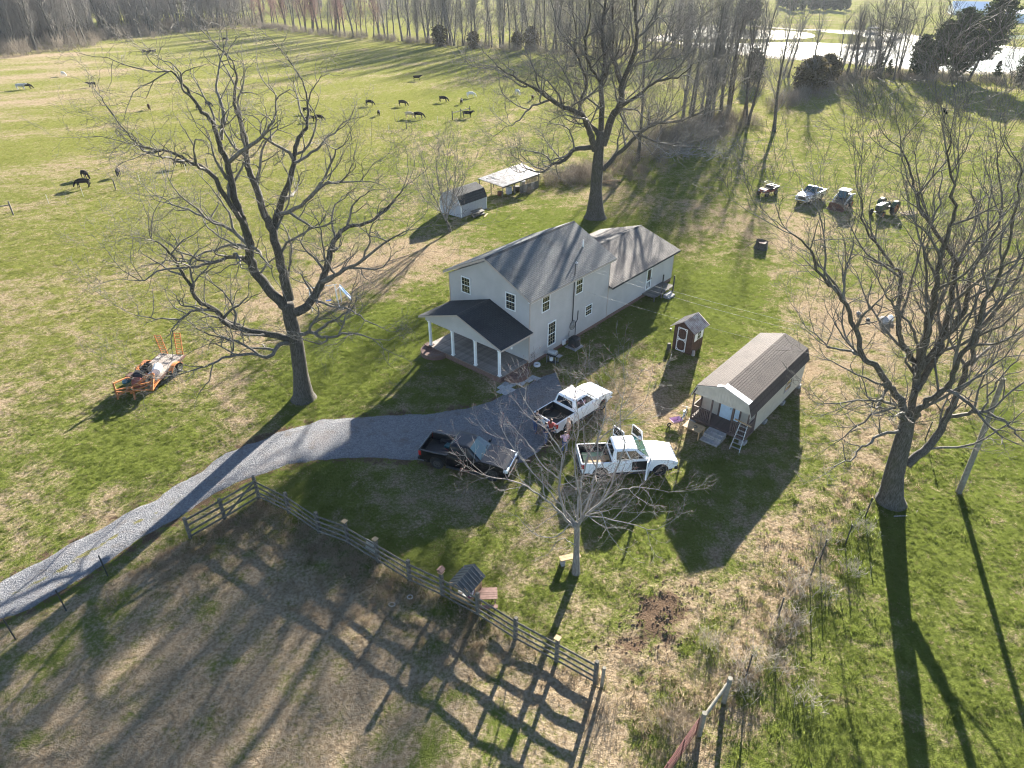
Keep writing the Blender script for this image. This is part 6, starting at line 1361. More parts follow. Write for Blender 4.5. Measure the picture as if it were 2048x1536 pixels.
# small red utility vehicle
uv = thing('utility_vehicle', 'small red open utility vehicle with rear rack, leftmost of the machines in the meadow', 'utility vehicle', at(1534, 389), R(215))
mb = MB(); mb.prism([(-1.3, .45), (-1.3, .75), (-.2, .7), (0, .55), (.5, .55), (.75, .95), (1.3, .85), (1.4, .5)], -.62, .62, 0, 'y'); mb.build('body', M['redpaint'], uv, bevel=.06)
mb = MB(); mb.box((-1.4, -.7, .78), (-.35, .7, .85)); mb.box((-1.4, -.7, .85), (-1.35, .7, 1.1)); mb.box((-1.4, -.7, .85), (-.35, -.65, 1.08)); mb.box((-1.4, .65, .85), (-.35, .7, 1.08)); mb.build('cargo_bed', M['darkmetal'], uv)
mb = MB(); mb.box((-.3, -.55, .72), (.15, .55, .85)); mb.box((-.36, -.55, .8), (-.24, .55, 1.2)); mb.build('seat', M['black'], uv, bevel=.04)
for y in (-.6, .6): mb = MB(); mb.tube([(-.35, y, .75), (-.32, y, 1.62), (.45, y, 1.62), (.72, y, .95)], .028, 6); mb.build('roll_bar', M['darkmetal'], uv)
mb = MB(); mb.tube([(-.32, -.6, 1.62), (-.32, .6, 1.62)], .028, 6); mb.tube([(.45, -.6, 1.62), (.45, .6, 1.62)], .028, 6); mb.build('roll_bar', M['darkmetal'], uv)
mb = MB(); mb.ring((.45, .28, 1.05), (-.6, 0, 1), .16, .015, 16, 5); mb.tube([(.45, .28, 1.05), (.7, .28, .85)], .018, 5); mb.build('steering_wheel', M['black'], uv)
for x in (-.92, .98):
    for s in (-1, 1): wheel(uv, x, s*.62, .32, .33, .26, M['rimdark'], spokes=5)
for y in (-.4, .4): mb = MB(); mb.box((1.33, y-.12, .65), (1.40, y+.12, .78)); mb.build('headlight', M['clearlens'], uv)
# equipment trailer with ramps up, loaded with scrap
ta, tb = at(245, 812), at(335, 728); th = math.atan2((tb-ta).y, (tb-ta).x); td = Vector((math.cos(th), math.sin(th), 0))
tc_ = at(318, 752); T = thing('equipment_trailer', 'rusty orange flatbed trailer with its ramps raised, loaded with scrap', 'trailer', tc_, th)
mb = MB(); Wt = 1.0
for y in (-Wt, Wt): mb.box((-1.6, y-.05, .5), (2.2, y+.05, .66))
for x in (-1.6, -.6, .4, 1.3, 2.15): mb.box((x-.05, -Wt+.05, .52), (x+.05, Wt-.05, .62))
mb.build('frame', M['rust'], T)
pl = MB(); pl.box((-1.55, 0, .62), (2.15, .19, .665)); plm = pl.mesh('deck_plank', M['deck'])
for i in range(10): link('deck_plank', plm, T, (0, -.97+i*.195, .002*(i % 3)))
for s in (-1, 1):
    mb = MB(); P = arch(.45, .40, .62, 165, 15, 8)+arch(.45, .40, .58, 15, 165, 8); mb.prism([(x*1.25-.1, z*.85+.02) for x, z in P], s*1.04, s*1.36, 0, 'y'); mb.build('fender', M['orange'], T)
    for x in (.05, .85): wheel(T, x, s*1.2, .36, .37, .22, M['rim'], spokes=5)
    r = MB(); ang = R(96 if s > 0 else 78); 
    for y in (s*.62-.24, s*.62+.24): r.bar((2.2, y, .62), (2.2+1.75*math.cos(ang), y, .62+1.75*math.sin(ang)), .06, .06)
    ro = r.build('ramp', M['orange'], T)
    for i in range(9):
        k = .1+1.6*i/8; g = MB(); g.bar((2.2+k*math.cos(ang), s*.62-.24, .62+k*math.sin(ang)), (2.2+k*math.cos(ang), s*.62+.24, .62+k*math.sin(ang)), .045, .035, up=(1, 0, 0)); g.build('rung', M['orange'], ro)
    mb = MB(); mb.bar((-1.6, s*.95, .58), (-2.9, s*.08, .58), .12, .09); mb.build('tongue_bar', M['orange'], T)
mb = MB(); mb.bar((-2.8, 0, .58), (-3.3, 0, .58), .12, .12); mb.cyl((-3.0, 0, .0), (-3.0, 0, .9), .05, 8); mb.build('coupler', M['orange'], T)
def on_tr(x, y, z): return tc_+Matrix.Rotation(th, 3, 'Z') @ Vector((x, y, z))
# the loader boom frame hanging over the front
bf = thing('boom_frame', 'orange steel boom frame resting over the front of the scrap trailer', 'machine part', on_tr(-2.3, 0, 0), th)
for a_, b_, w in (((-.9, 1.15, 1.25), (-1.15, 1.0, .1), .11), ((-.9, 1.15, 1.25), (.25, .95, 1.05), .1), ((-1.0, 1.1, .75), (.2, -.95, .85), .1), ((-1.1, 1.0, .35), (.6, -.9, 1.3), .12), ((.6, -.9, 1.3), (-.35, -1.15, .5), .2), ((.6, -.9, 1.3), (.35, -.2, 1.0), .16), ((-1.0, 1.05, .6), (-.35, -1.1, .55), .1), ((-.35, -1.15, .5), (.9, -1.05, .68), .13), ((.25, .95, 1.05), (.9, .95, .68), .1), ((-.7, .0, .6), (-.95, -.1, .02), .09)):
    mb = MB(); mb.bar(a_, b_, w, w*.8); mb.build('arm', M['orange'], bf)
for lab, nm, cat, x, y, z, mk, m_ in (('white dented tank lying on the middle of the scrap trailer', 'tank', 'tank', -.55, -.45, .95, 'tank', 'white'), ('black plastic bin on the scrap trailer left of the white tank', 'bin', 'bin', -.5, .42, .67, 'bin', 'black'), ('dark curved hood lying at the front of the trailer deck', 'machine_hood', 'machine part', -1.15, .5, .67, 'hood', 'black'),
      ('faded red implement standing between the trailer tongue bars', 'implement', 'implement', -1.95, .1, .45, 'red', 'redpaint'), ('teal lid hanging beside the front left of the trailer', 'lid', 'lid', -1.6, 1.25, .55, 'lid', 'teal'), ('tangled dark tyre on the right of the trailer tongue', 'loose_tyre', 'tyre', -1.75, -.65, .66, 'tyre', 'rubber'),
      ('orange side plate leaning on the left rail of the trailer', 'side_plate', 'machine part', -.5, 1.02, .66, 'plate', 'orange'), ('rusty box on the left front of the trailer', 'tool_box', 'box', -1.45, 1.1, .62, 'box', 'rust'), ('small grey motor on the trailer deck by the white tank', 'motor', 'motor', -1.1, -.15, .68, 'motor', 'metalgrey')):
    mb = MB()
    if mk == 'tank': mb.tube([(-.45, 0, 0), (-.4, 0, 0), (.4, 0, .02), (.46, 0, .02)], [.2, .30, .30, .2], 14)
    elif mk == 'bin': mb.prism([(-.32, 0), (.32, 0), (.38, .5), (.3, .5), (.27, .06), (-.27, .06), (-.3, .5), (-.38, .5)], -.28, .28, 0, 'y'); mb.box((-.3, -.3, 0), (.3, -.26, .48)); mb.box((-.3, .26, 0), (.3, .3, .48))
    elif mk == 'hood': mb.prism(arch(0, 0, .42, 180, 0, 8)+arch(0, 0, .38, 0, 180, 8), -.35, .35, 0, 'y')
    elif mk == 'red': mb.box((-.5, -.3, 0), (.35, .3, .35)); mb.prism([(-.5, .35), (.1, .35), (-.2, .75)], -.28, .28, 0, 'y'); mb.tube([(.3, -.2, .3), (.6, -.25, .6)], .06, 6)
    elif mk == 'lid': mb.prism([(.45*math.cos(i*.52)*1.3, .3*math.sin(i*.52)) for i in range(12)], 0, .1, 0, 'z')
    elif mk == 'tyre': mb.ring((0, 0, .1), (.2, .1, 1), .28, .11, 18, 8)
    elif mk == 'plate': mb.prism([(-.7, 0), (.55, 0), (.7, .35), (-.2, .45)], -.04, .04, 0, 'y')
    elif mk == 'box': mb.box((-.28, -.2, 0), (.28, .2, .3)); mb.box((-.3, -.22, .3), (.3, .22, .34))
    else: mb.cyl((-.15, 0, .12), (.18, 0, .12), .13, 12); mb.box((-.12, -.14, 0), (.14, .14, .05)); mb.cyl((.18, 0, .12), (.28, 0, .12), .03, 8)
    o = tag(mb.build(nm, M[m_], bevel=.02 if mk in ('box', 'red', 'bin') else 0), lab, cat); o.location = on_tr(x, y, z); o.rotation_euler[2] = th+{'tank': R(20), 'tyre': .3}.get(mk, 0)
# ------------------------------------------------------------------ people and cattle: one continuous skinned body each
def skin_mesh(name, verts, edges, rads, mats, sub=1, root=0):
    me = bpy.data.meshes.new(name); me.from_pydata([tuple(v) for v in verts], edges, []); o = bpy.data.objects.new(name, me); COL.objects.link(o)
    o.modifiers.new('s', 'SKIN').use_smooth_shade = True
    for i, d in enumerate(me.skin_vertices[0].data): r = rads[i]; d.radius = r if hasattr(r, '__len__') else (r, r); d.use_root = (i == root)
    if sub: m_ = o.modifiers.new('d', 'SUBSURF'); m_.levels = sub; m_.render_levels = sub
    dg = bpy.context.evaluated_depsgraph_get(); dg.update(); out = bpy.data.meshes.new_from_object(o.evaluated_get(dg)); out.name = name
    bpy.data.objects.remove(o); out.materials.clear()
    for x in (mats if isinstance(mats, (list, tuple)) else [mats]): out.materials.append(x)
    out.polygons.foreach_set('use_smooth', [True]*len(out.polygons)); return out
M['skin'] = mat('skin', (.48, .30, .22), .55, var=.06)
class SK:
    def __init__(s): s.v = []; s.e = []; s.r = []
    def chain(s, pts, start=None):
        p = start
        for q, r in pts:
            s.v.append(q); s.r.append(r); i = len(s.v)-1
            if p is not None: s.e.append((p, i))
            p = i
        return p
def person(label, loc, rz, h, shirt, trousers, hair, arms=((.0, .25), (.0, .25)), lean=0., longhair=False, jacket=False):
    """arms: per side (forward swing, elbow bend); y = left, x = forward"""
    t = thing('person', label, 'person', loc, rz, None); k = h/1.72
    V3 = lambda x, y, z: Vector(((x+lean*max(0, z-.9))*k, y*k, z*k))
    a = SK(); pel = a.chain([(V3(0, 0, .95), .125*k)]); ch = a.chain([(V3(0, 0, 1.12), (.13*k, .105*k)), (V3(0, 0, 1.32), (.155*k, .11*k)), (V3(0, 0, 1.43), .09*k)], pel); top = ch
    hd = a.chain([(V3(.01, 0, 1.50), .05*k), (V3(.02, 0, 1.58), .082*k), (V3(.025, 0, 1.66), .088*k), (V3(.015, 0, 1.71), .055*k)], top)
    nose = a.chain([(V3(.105, 0, 1.60), .016*k)], hd-2)
    chest = pel+2; lims = []
    for s, (fw, eb) in zip((1, -1), arms):
        sh = V3(0, s*.20, 1.40); el = V3(.28*math.sin(fw), s*.25, 1.40-.28*math.cos(fw)); f2 = fw+eb; wr = el+Vector((.25*math.sin(f2), -s*.03, -.25*math.cos(f2)))*k; hdn = wr+(wr-el).normalized()*.07*k
        i = a.chain([(sh, .062*k), (el, .044*k), (wr, .031*k), (hdn, (.024*k, .034*k))], chest+0)
        lims.append((sh, el, wr)); dirv = (wr-el).normalized()
        for j, (ln, off) in enumerate(((.075, -.03), (.085, -.01), (.08, .01), (.065, .03))):
            b = hdn+Vector((off*.6, off*.5, 0))*k; a.chain([(b+dirv*.03*k, .010*k), (b+dirv*(.03+ln*.6)*k+Vector((.012, 0, 0))*k, .009*k), (b+dirv*(.03+ln)*k+Vector((.03, 0, 0))*k, .007*k)], i)
        a.chain([(hdn+Vector((.04, 0, .01))*k, .011*k), (hdn+Vector((.06, 0, -.03))*k, .009*k)], i)
    legs = []
    for s, st in ((1, .05), (-1, -.06)):
        hp, kn, an = V3(0, s*.10, .90), V3(st*.5+.02, s*.11, .50), V3(st, s*.12, .09); a.chain([(hp, .095*k), (kn, .062*k), (an, .042*k), (V3(st+.08, s*.13, .035), .035*k), (V3(st+.17, s*.135, .025), .028*k)], pel); legs.append((hp, kn, an, st))
    link('body', skin_mesh('body', a.v, a.e, a.r, M['skin']), t)
    g = .016*k*(1.8 if jacket else 1); b = SK(); p0 = b.chain([(V3(0, 0, .94), (.145*k+g, .115*k+g)), (V3(0, 0, 1.13), (.145*k+g, .115*k+g)), (V3(0, 0, 1.33), (.165*k+g, .12*k+g)), (V3(0, 0, 1.43), .085*k+g)])
    for sh, el, wr in lims: b.chain([(sh, .066*k+g), (el, .05*k+g), (el.lerp(wr, .9 if jacket else .35), .045*k+g*.7)], 2)
    link('jacket' if jacket else 'shirt', skin_mesh('shirt', b.v, b.e, b.r, shirt), t)
    b = SK(); p0 = b.chain([(V3(0, 0, .97), (.135*k+.012, .105*k+.012))])
    for hp, kn, an, st in legs: b.chain([(hp, .10*k+.012), (kn, .07*k+.012), (an+Vector((0, 0, .02)), .055*k+.012)], 0)
    link('trousers', skin_mesh('trousers', b.v, b.e, b.r, trousers), t)
    mb = MB(); c = V3(.005, 0, 1.655); vs = []; n = 12
    hr = SK(); hr.chain([(V3(-.045, 0, 1.60), .07*k), (V3(-.02, 0, 1.68), .095*k), (V3(.02, 0, 1.725), .07*k)])
    if longhair: hr.chain([(V3(-.07, 0, 1.52), .075*k), (V3(-.09, 0, 1.40), .06*k)], 0)
    link('hair', skin_mesh('hair', hr.v, hr.e, hr.r, hair), t)
    for s, (hp, kn, an, st) in zip((1, -1), legs): x = SK(); x.chain([(V3(st-.03, s*.12, .05), .055*k), (V3(st+.08, s*.13, .045), .05*k), (V3(st+.18, s*.135, .035), .04*k)]); link('shoe', skin_mesh('shoe', x.v, x.e, x.r, M['darkmetal']), t)
    mb = MB()
    for s in (-1, 1): q = V3(.098, s*.033, 1.625); mb.box((q.x-.008, q.y-.012, q.z-.007), (q.x+.006, q.y+.012, q.z+.007))
    mb.build('eyes', M['black'], t)
    return t
cl = {k: mat('cloth_'+k, c, .9, var=.12, scale=6) for k, c in dict(pink=(.50,.33,.42), tan=(.30,.22,.16), navy=(.018,.024,.05), red=(.36,.06,.045), denim=(.05,.085,.17), rust=(.22,.10,.055), dark=(.02,.02,.025)).items()}
hairm = {k: mat('hair_'+k, c, .6, var=.2) for k, c in dict(dark=(.015, .011, .009), brown=(.06, .035, .02), fair=(.25, .17, .09)).items()}
person('person in a pale pink shirt and jeans, seen from behind near the pickup tail', at(1129, 905), R(100), 1.62, cl['pink'], cl['denim'], hairm['dark'], ((.5, .9), (.3, .7)))
person('person in a tan camouflage jacket and rust trousers beside the white pickup bed', at(1135, 882), R(170), 1.82, cl['tan'], cl['rust'], hairm['fair'], ((.1, .3), (.1, .4)), jacket=True)
person('person in a red and white top at the tailgate corner of the white pickup', at(1101, 880), R(60), 1.65, cl['red'], cl['dark'], hairm['brown'], ((.6, .7), (.4, .8)), longhair=True)
person('person in a navy shirt and blue jeans standing left of the one in red', at(1091, 888), R(20), 1.70, cl['navy'], cl['denim'], hairm['dark'], ((.3, .6), (.6, .7)))
person('person in dark clothing leaning at the left end of the white tailgate', at(1070, 866), R(35), 1.72, cl['dark'], cl['denim'], hairm['dark'], ((.7, .6), (.7, .6)), lean=.22)
# cattle
def cow_mesh(pose, seed=0):
    a = SK(); graze = pose == 'graze'
    sp = a.chain([(Vector((-.02, 0, 1.0)), (.36, .40))]); hip = a.chain([(Vector((-.45, 0, 1.05)), (.34, .37)), (Vector((-.82, 0, 1.10)), (.27, .28))], sp); sh = a.chain([(Vector((.42, 0, 1.02)), (.33, .38)), (Vector((.72, 0, 1.08)), (.24, .30))], sp)
    if graze: hd = a.chain([(Vector((1.0, 0, .88)), (.15, .2)), (Vector((1.2, .02, .55)), (.13, .14)), (Vector((1.33, .03, .34)), (.12, .12)), (Vector((1.42, .03, .13)), (.085, .085))], sh)
    else: hd = a.chain([(Vector((1.0, 0, 1.22)), (.15, .2)), (Vector((1.22, .03, 1.36)), (.14, .14)), (Vector((1.42, .04, 1.30)), (.12, .12)), (Vector((1.60, .05, 1.18)), (.085, .085))], sh)
    hp = Vector(a.v[hd-2])
    for s in (-1, 1): a.chain([(hp+Vector((-.03, s*.15, .06)), .045), (hp+Vector((-.06, s*.27, .04)), .02)], hd-2)
    r = random.Random(seed)
    for s in (-1, 1):
        w = r.uniform(-.12, .12); a.chain([(Vector((-.78, s*.20, .78)), .155), (Vector((-.88+w*.3, s*.20, .47)), .075), (Vector((-.80+w, s*.20, .07)), .058), (Vector((-.76+w, s*.20, .0)), .07)], hip)
        w = r.uniform(-.12, .12); a.chain([(Vector((.62, s*.19, .72)), .125), (Vector((.63+w*.3, s*.19, .42)), .068), (Vector((.62+w, s*.19, .07)), .055), (Vector((.66+w, s*.19, .0)), .066)], sh)
    a.chain([(Vector((-1.06, 0, 1.24)), .035), (Vector((-1.12, .02, .85)), .022), (Vector((-1.10, .02, .45)), .04)], hip)
    return a
COWM = {k: mat('hide_'+k, c, .95, var=.2, scale=3, spec=.1) for k, c in dict(black=(.008,.008,.009), white=(.62,.58,.52), tan=(.42,.33,.22), grey=(.38,.37,.35), brown=(.045,.022,.014)).items()}
CB = {}
for pose in ('graze', 'stand'):
    a = cow_mesh(pose, len(pose)); base = skin_mesh('cow', a.v, a.e, a.r, COWM['black'])
    for k in COWM: me = base.copy(); me.materials.clear(); me.materials.append(COWM[k]); CB[pose, k] = me
def cow(px, py, hd, pose, col, s, lab, cat='cow', nm='cow'):
    o = link(nm, CB[pose, col]); tag(o, lab, cat, 'cattle grazing in the pasture' if cat == 'cow' else 'horses near the barn'); b = at(px, py); b.z = float(gz(np.array([b.x]), np.array([b.y]))[0])+.01; o.location = b; o.rotation_euler[2] = R(hd); o.scale = (s*1.1, s*1.1, s*1.08)
for q in ((43,179,10,'stand','grey',.92,'grey-white cow at the far left, side by side with a black one'), (56,178,8,'graze','black',.9,'black cow just behind the grey-white cow at the far left'), (128,152,-30,'graze','white',.8,'single pale cow high in the left of the pasture, above the pair at the edge'), (185,174,200,'stand','black',.8,'black cow beside the topmost left twig of the walnut tree'),
          (290,108,0,'graze','black',.85,'left one of three black cattle head to head near the woods'), (302,107,180,'graze','black',.85,'middle one of three black cattle head to head near the woods'), (309,107,80,'stand','black',.8,'right one of three black cattle near the woods, seen end on'), (451,83,-20,'graze','black',.9,'farthest black cow, near the top of the walnut tree crown and the woods corner'),
          (299,219,-60,'graze','brown',.75,'dark brown cow above the broken limb of the walnut tree'), (397,219,95,'graze','black',.72,'black calf seen end on behind the walnut crown, left of another'), (418,214,-25,'graze','black',.78,'black cow behind the upper middle of the walnut crown'), (172,357,-35,'graze','black',.78,'upper cow of the black pair nearest on the left'),
          (168,375,188,'graze','black',.84,'lower cow of the black pair nearest on the left, head down to the left'), (238,352,-70,'graze','black',.72,'black cow alone right of the nearest black pair'), (359,334,-15,'graze','black',.8,'black cow seen through the lower left crown of the walnut tree'), (615,227,-20,'graze','black',.8,'upper black cow of three behind the right half of the walnut crown'),
          (621,243,180,'graze','black',.75,'lower left black cow of three behind the right half of the walnut crown'), (639,242,-10,'graze','black',.8,'lower right black cow of three behind the right half of the walnut crown'), (834,161,8,'stand','black',.85,'black cow standing alone high in the middle of the pasture'), (740,211,-15,'graze','black',.8,'leftmost black cow of the middle herd'),
          (806,212,-12,'graze','black',.82,'black cow in the middle of the upper row of the herd'), (887,204,-12,'graze','black',.85,'black cow left of the white one in the middle herd'), (923,208,88,'stand','black',.7,'small black calf seen end on below the white cow'), (942,195,15,'graze','white',.85,'white cow at the upper right of the middle herd'),
          (758,231,95,'graze','black',.72,'black calf seen end on at the lower left of the herd'), (820,236,-10,'graze','tan',.82,'cream cow beside a black one near the wire fence'), (838,237,-8,'graze','black',.85,'black cow right of the cream one near the wire fence'), (935,235,5,'stand','black',.85,'black cow by the H-shaped wooden brace of the wire fence'),
          (1035,190,-60,'graze','white',.85,'white cow near the left limbs of the big maple'), (1065,200,90,'graze','brown',.75,'dark brown calf just below the white cow by the maple limbs'), (1153,175,-25,'graze','brown',.8,'dark cow behind the left limbs of the maple crown')):
    cow(*q)
cow(1968, 63, 190, 'stand', 'brown', 1.35, 'brown horse in the paddock below the pale blue barn', 'horse', 'horse'); cow(1787, 41, 175, 'graze', 'black', 1.3, 'dark horse on the bare bank above the pond', 'horse', 'horse')
# a dark bird on the right-hand tree
bb = SK(); bb.chain([(Vector((0, 0, 0)), .05), (Vector((.08, 0, .06)), .07), (Vector((.15, 0, .14)), .045), (Vector((.21, 0, .14)), .012)]); bb.chain([(Vector((-.12, 0, -.08)), .03)], 0)
o = tag(link('bird', skin_mesh('bird', bb.v, bb.e, bb.r, COWM['black'])), 'dark bird perched on the top twig of the tree right of the cabin', 'bird'); o.location = atv(1891, 224, at(1780, 1003).y); o.rotation_euler[2] = R(200)
# ------------------------------------------------------------------ fences, poles, wires
def post_box(parent, p, h, w=.15, m=None, name='post', lean=(0, 0)):
    mb = MB(); mb.add([(-w/2,-w/2,-.3),(w/2,-w/2,-.3),(w/2,w/2,-.3),(-w/2,w/2,-.3),(-w/2+lean[0],-w/2+lean[1],h),(w/2+lean[0],-w/2+lean[1],h),(w/2+lean[0],w/2+lean[1],h),(-w/2+lean[0],w/2+lean[1],h)], [(0,3,2,1),(4,5,6,7),(0,1,5,4),(1,2,6,5),(2,3,7,6),(3,0,4,7)])
    o = mb.build(name, m or M['wood'], parent, bevel=.012); o.location = p; return o
o0 = Vector((*FENCE[5], 0)); bfence = thing('board_fence', 'grey weathered four-rail plank fence with capped posts along the foreground', 'fence', o0)
fr = random.Random(6); FH = [1.5, 1.5, 1.68, 1.5, 1.5, 1.62, 1.62, 1.5, 1.72, 1.6, 1.5, 1.62, 1.5]
for i, (p, h) in enumerate(zip(FENCE, FH)):
    q = Vector((*p, 0))-o0; nx_ = FENCE[min(i+1, 12)]; pv = FENCE[max(i-1, 0)]; a = math.atan2(nx_[1]-pv[1], nx_[0]-pv[0])
    po = post_box(bfence, q, h, .16, lean=(fr.uniform(-.03, .03), fr.uniform(-.03, .03))); po.rotation_euler[2] = a
    if i in (5, 6, 8, 11):
        mb = MB(); mb.box((-.13, -.13, h), (.13, .13, h+.035)); c = mb.build('post_cap', M['woodtan'], po)
for i, (a, b) in enumerate(zip(FENCE, FENCE[1:])):
    A3, B3 = Vector((*a, 0))-o0, Vector((*b, 0))-o0; d = (B3-A3).normalized(); nr = Vector((d.y, -d.x, 0))
    for z in ((.28, .62, .98, 1.36) if i >= 2 else (.25, .62, 1.0, 1.38)):
        mb = MB(); off = nr*(.095 if (i % 2 or z < 1.3) else .10); za, zb = z+fr.uniform(-.03, .03), z+fr.uniform(-.03, .03)
        mb.bar(A3+off+Vector((0, 0, za))-d*.04, B3+off+Vector((0, 0, zb))+d*.04, .032, .13); mb.build('rail', M['wood'], bfence, bevel=.006)
A3, B3 = Vector((*FENCE[1], 0))-o0, Vector((*FENCE[2], 0))-o0; nr = Vector((.4, -.9, 0)).normalized()*.14
mb = MB(); mb.bar(A3+nr+Vector((0, 0, .2)), B3+nr+Vector((0, 0, 1.42)), .03, .12); mb.build('diagonal_brace', M['wood'], bfence)
# a stray rounded post right of the fence end
mb = MB(); mb.cyl((0, 0, -.2), (.02, 0, 1.35), .075, 9); o = tag(mb.build('round_post', M['pole']), 'single round wooden post right of the last plank fence post', 'post'); o.location = at(1203, 1375)
# far wire fence
W0 = Vector((*FARF[5], 0)); wf = thing('wire_fence', 'long thin wire fence on wooden posts below the grazing cattle', 'fence', W0)
FP = [at(*q)-W0 for q in ((25,424),(232,380),(415,335),(569,310),(703,280),(813,258),(905,240),(922,235),(940,230),(1010,217),(1100,200),(1190,187))]
for i, p in enumerate(FP): mb = MB(); mb.cyl((0, 0, -.2), (0, 0, 1.35 if i not in (6, 7, 8) else 1.7), .085 if i not in (6, 7, 8) else .10, 7); mb.build('post', M['wood'], wf).location = p
for a, b in ((6, 7), (7, 8)): mb = MB(); mb.bar(FP[a]+Vector((0, 0, 1.3)), FP[b]+Vector((0, 0, 1.3)), .12, .12); mb.build('cross_brace', M['wood'], wf)
tm = MB(); tm.box((-.02, -.02, 0), (.02, .02, 1.25)); tmm = tm.mesh('steel_post', M['metalgrey'])
for a, b in zip(FP, FP[1:]):
    k = int((b-a).length/3.2)
    for j in range(1, k): link('steel_post', tmm, wf, a.lerp(b, j/k))
mb = MB()
for z in (.35, .7, 1.1):
    for a, b in zip(FP, FP[1:]): mb.tube([a+Vector((0, 0, z)), b+Vector((0, 0, z))], .005, 3, cap=False)
mb.build('wire', M['darkmetal'], wf)
mb = MB()
for p in ((-6, -4.5), (0, 0)): mb.cyl((p[0], p[1], -.2), (p[0], p[1], 1.5), .09, 7)
brk = thing('gate_brace', 'wooden post and rail brace at the far left end of the wire fence', 'fence', at(27, 430)); mb.build('post', M['wood'], brk); mb = MB(); mb.bar((-6, -4.5, 1.25), (0, 0, 1.25), .11, .11); mb.build('rail', M['wood'], brk)
# T-posts at lower left
for i, (px, py, lab) in enumerate(((32, 1280, 'thin steel post at the bottom of the drive, nearest the left edge'), (133, 1222, 'thin steel post beside the drive, second from the left edge'), (216, 1152, 'thin steel post beside the drive, nearest the plank fence'))):
    mb = MB(); mb.box((-.022, -.022, -.2), (.022, .022, 1.45)); mb.box((-.035, -.006, .1), (.035, .006, 1.4)); o = tag(mb.build('steel_post', M['darkmetal']), lab, 'post', 'steel posts along the drive'); o.location = at(px, py)
# right-hand wire fence
RP = [at(*q) for q in ((1450,1403),(1492,1352),(1555,1237),(1620,1155),(1640,1120),(1690,1090),(1730,1035),(1780,955),(1850,880),(1930,815))]
rw = thing('wire_fence', 'wire fence on thin dark steel posts running up the right side through weeds', 'fence', RP[1])
tm2 = MB(); tm2.box((-.025, -.025, -.1), (.025, .025, 1.45)); tmm2 = tm2.mesh('steel_post', M['darkmetal'])
for p in RP[1:]: link('steel_post', tmm2, rw, p-RP[1])
mb = MB()
for z in (.6, 1.2):
    for a, b in zip(RP, RP[1:]): mb.tube([a-RP[1]+Vector((0, 0, z)), b-RP[1]+Vector((0, 0, z))], .0015, 3, cap=False)
mb.build('wire', M['darkmetal'], rw)
# corner brace of poles and the red gate
g1, g2 = at(1398, 1470), at(1447, 1405)
br = thing('pole_brace', 'two round grey posts joined by a slanting pole at the head of the red gate', 'fence', g1)
for p, h in ((Vector((0, 0, 0)), 1.5), (g2-g1, 1.65)): mb = MB(); mb.cyl((0, 0, -.2), (0, 0, h), .10, 12); mb.build('post', M['pole'], br).location = p
mb = MB(); mb.tube([Vector((0, 0, 1.2)), (g2-g1)+Vector((0, 0, 1.45))], [.07, .06], 10); mb.build('brace_pole', M['pole'], br)
gd = at(1340, 1545)-at(1393, 1468); gd.normalize(); ga = math.atan2(gd.y, gd.x)
gt = thing('field_gate', 'red tubular metal gate leading out of the bottom of the picture', 'gate', at(1391, 1472), ga)
for i, z in enumerate((.28, .55, .82, 1.08, 1.32)): mb = MB(); mb.tube([(.05, 0, z), (3.6, 0, z)], .019, 7); mb.build('bar', M['gatered'], gt)
for x in (.05, 1.2, 2.4, 3.6): mb = MB(); mb.tube([(x, 0, .2), (x, 0, 1.36)], .026, 7); mb.build('upright', M['gatered'], gt)
# utility pole and overhead lines
pb = at(1918, 985); pole = thing('utility_pole', 'leaning grey wooden utility pole standing in the right-hand lawn', 'utility pole', pb)
ptop = atv(2007, 757, pb.y+.2)-pb
mb = MB(); mb.tube([(0, 0, -.3), ptop*.5+Vector((.03, 0, 0)), ptop], [.16, .14, .12], 12); mb.build('shaft', M['pole'], pole)
ins = atv(1981, 745, pb.y)-pb
mb = MB(); mb.bar(ptop*.97, ins+Vector((0, 0, -.05)), .06, .06); mb.build('bracket', M['pole'], pole); mb = MB(); mb.cyl(ins, ins+Vector((0, 0, .16)), .06, 10); mb.build('insulator', M['metalgrey'], pole)
hl = lambda x, y, z: HOUSE_O+Vector((x*math.cos(HOUSE_A)-y*math.sin(HOUSE_A), x*math.sin(HOUSE_A)+y*math.cos(HOUSE_A), z))
M['wire'] = mat('bare_wire', (.30, .30, .29), .6)
def line(lab, a, b, sag, r=.0055):
    pts = [a.lerp(b, t/16)-Vector((0, 0, sag*4*(t/16)*(1-t/16))) for t in range(17)]; mb = MB(); mb.tube([p-a for p in pts], r, 5); o = tag(mb.build('overhead_line', M['wire']), lab, 'wire', 'overhead lines from the house to the pole'); o.location = a
line('upper overhead line from the mast on the house roof to the pole', hl(5.36, -.2, 6.78), pb+ins+Vector((0, 0, .12)), .25); line('second overhead line just under the upper one', hl(5.36, -.2, 6.6), pb+ins, .55)
line('lower phone line from the house side wall to the pole', hl(6.9, -.05, 3.9), pb+ptop*.86, .35, .0045)
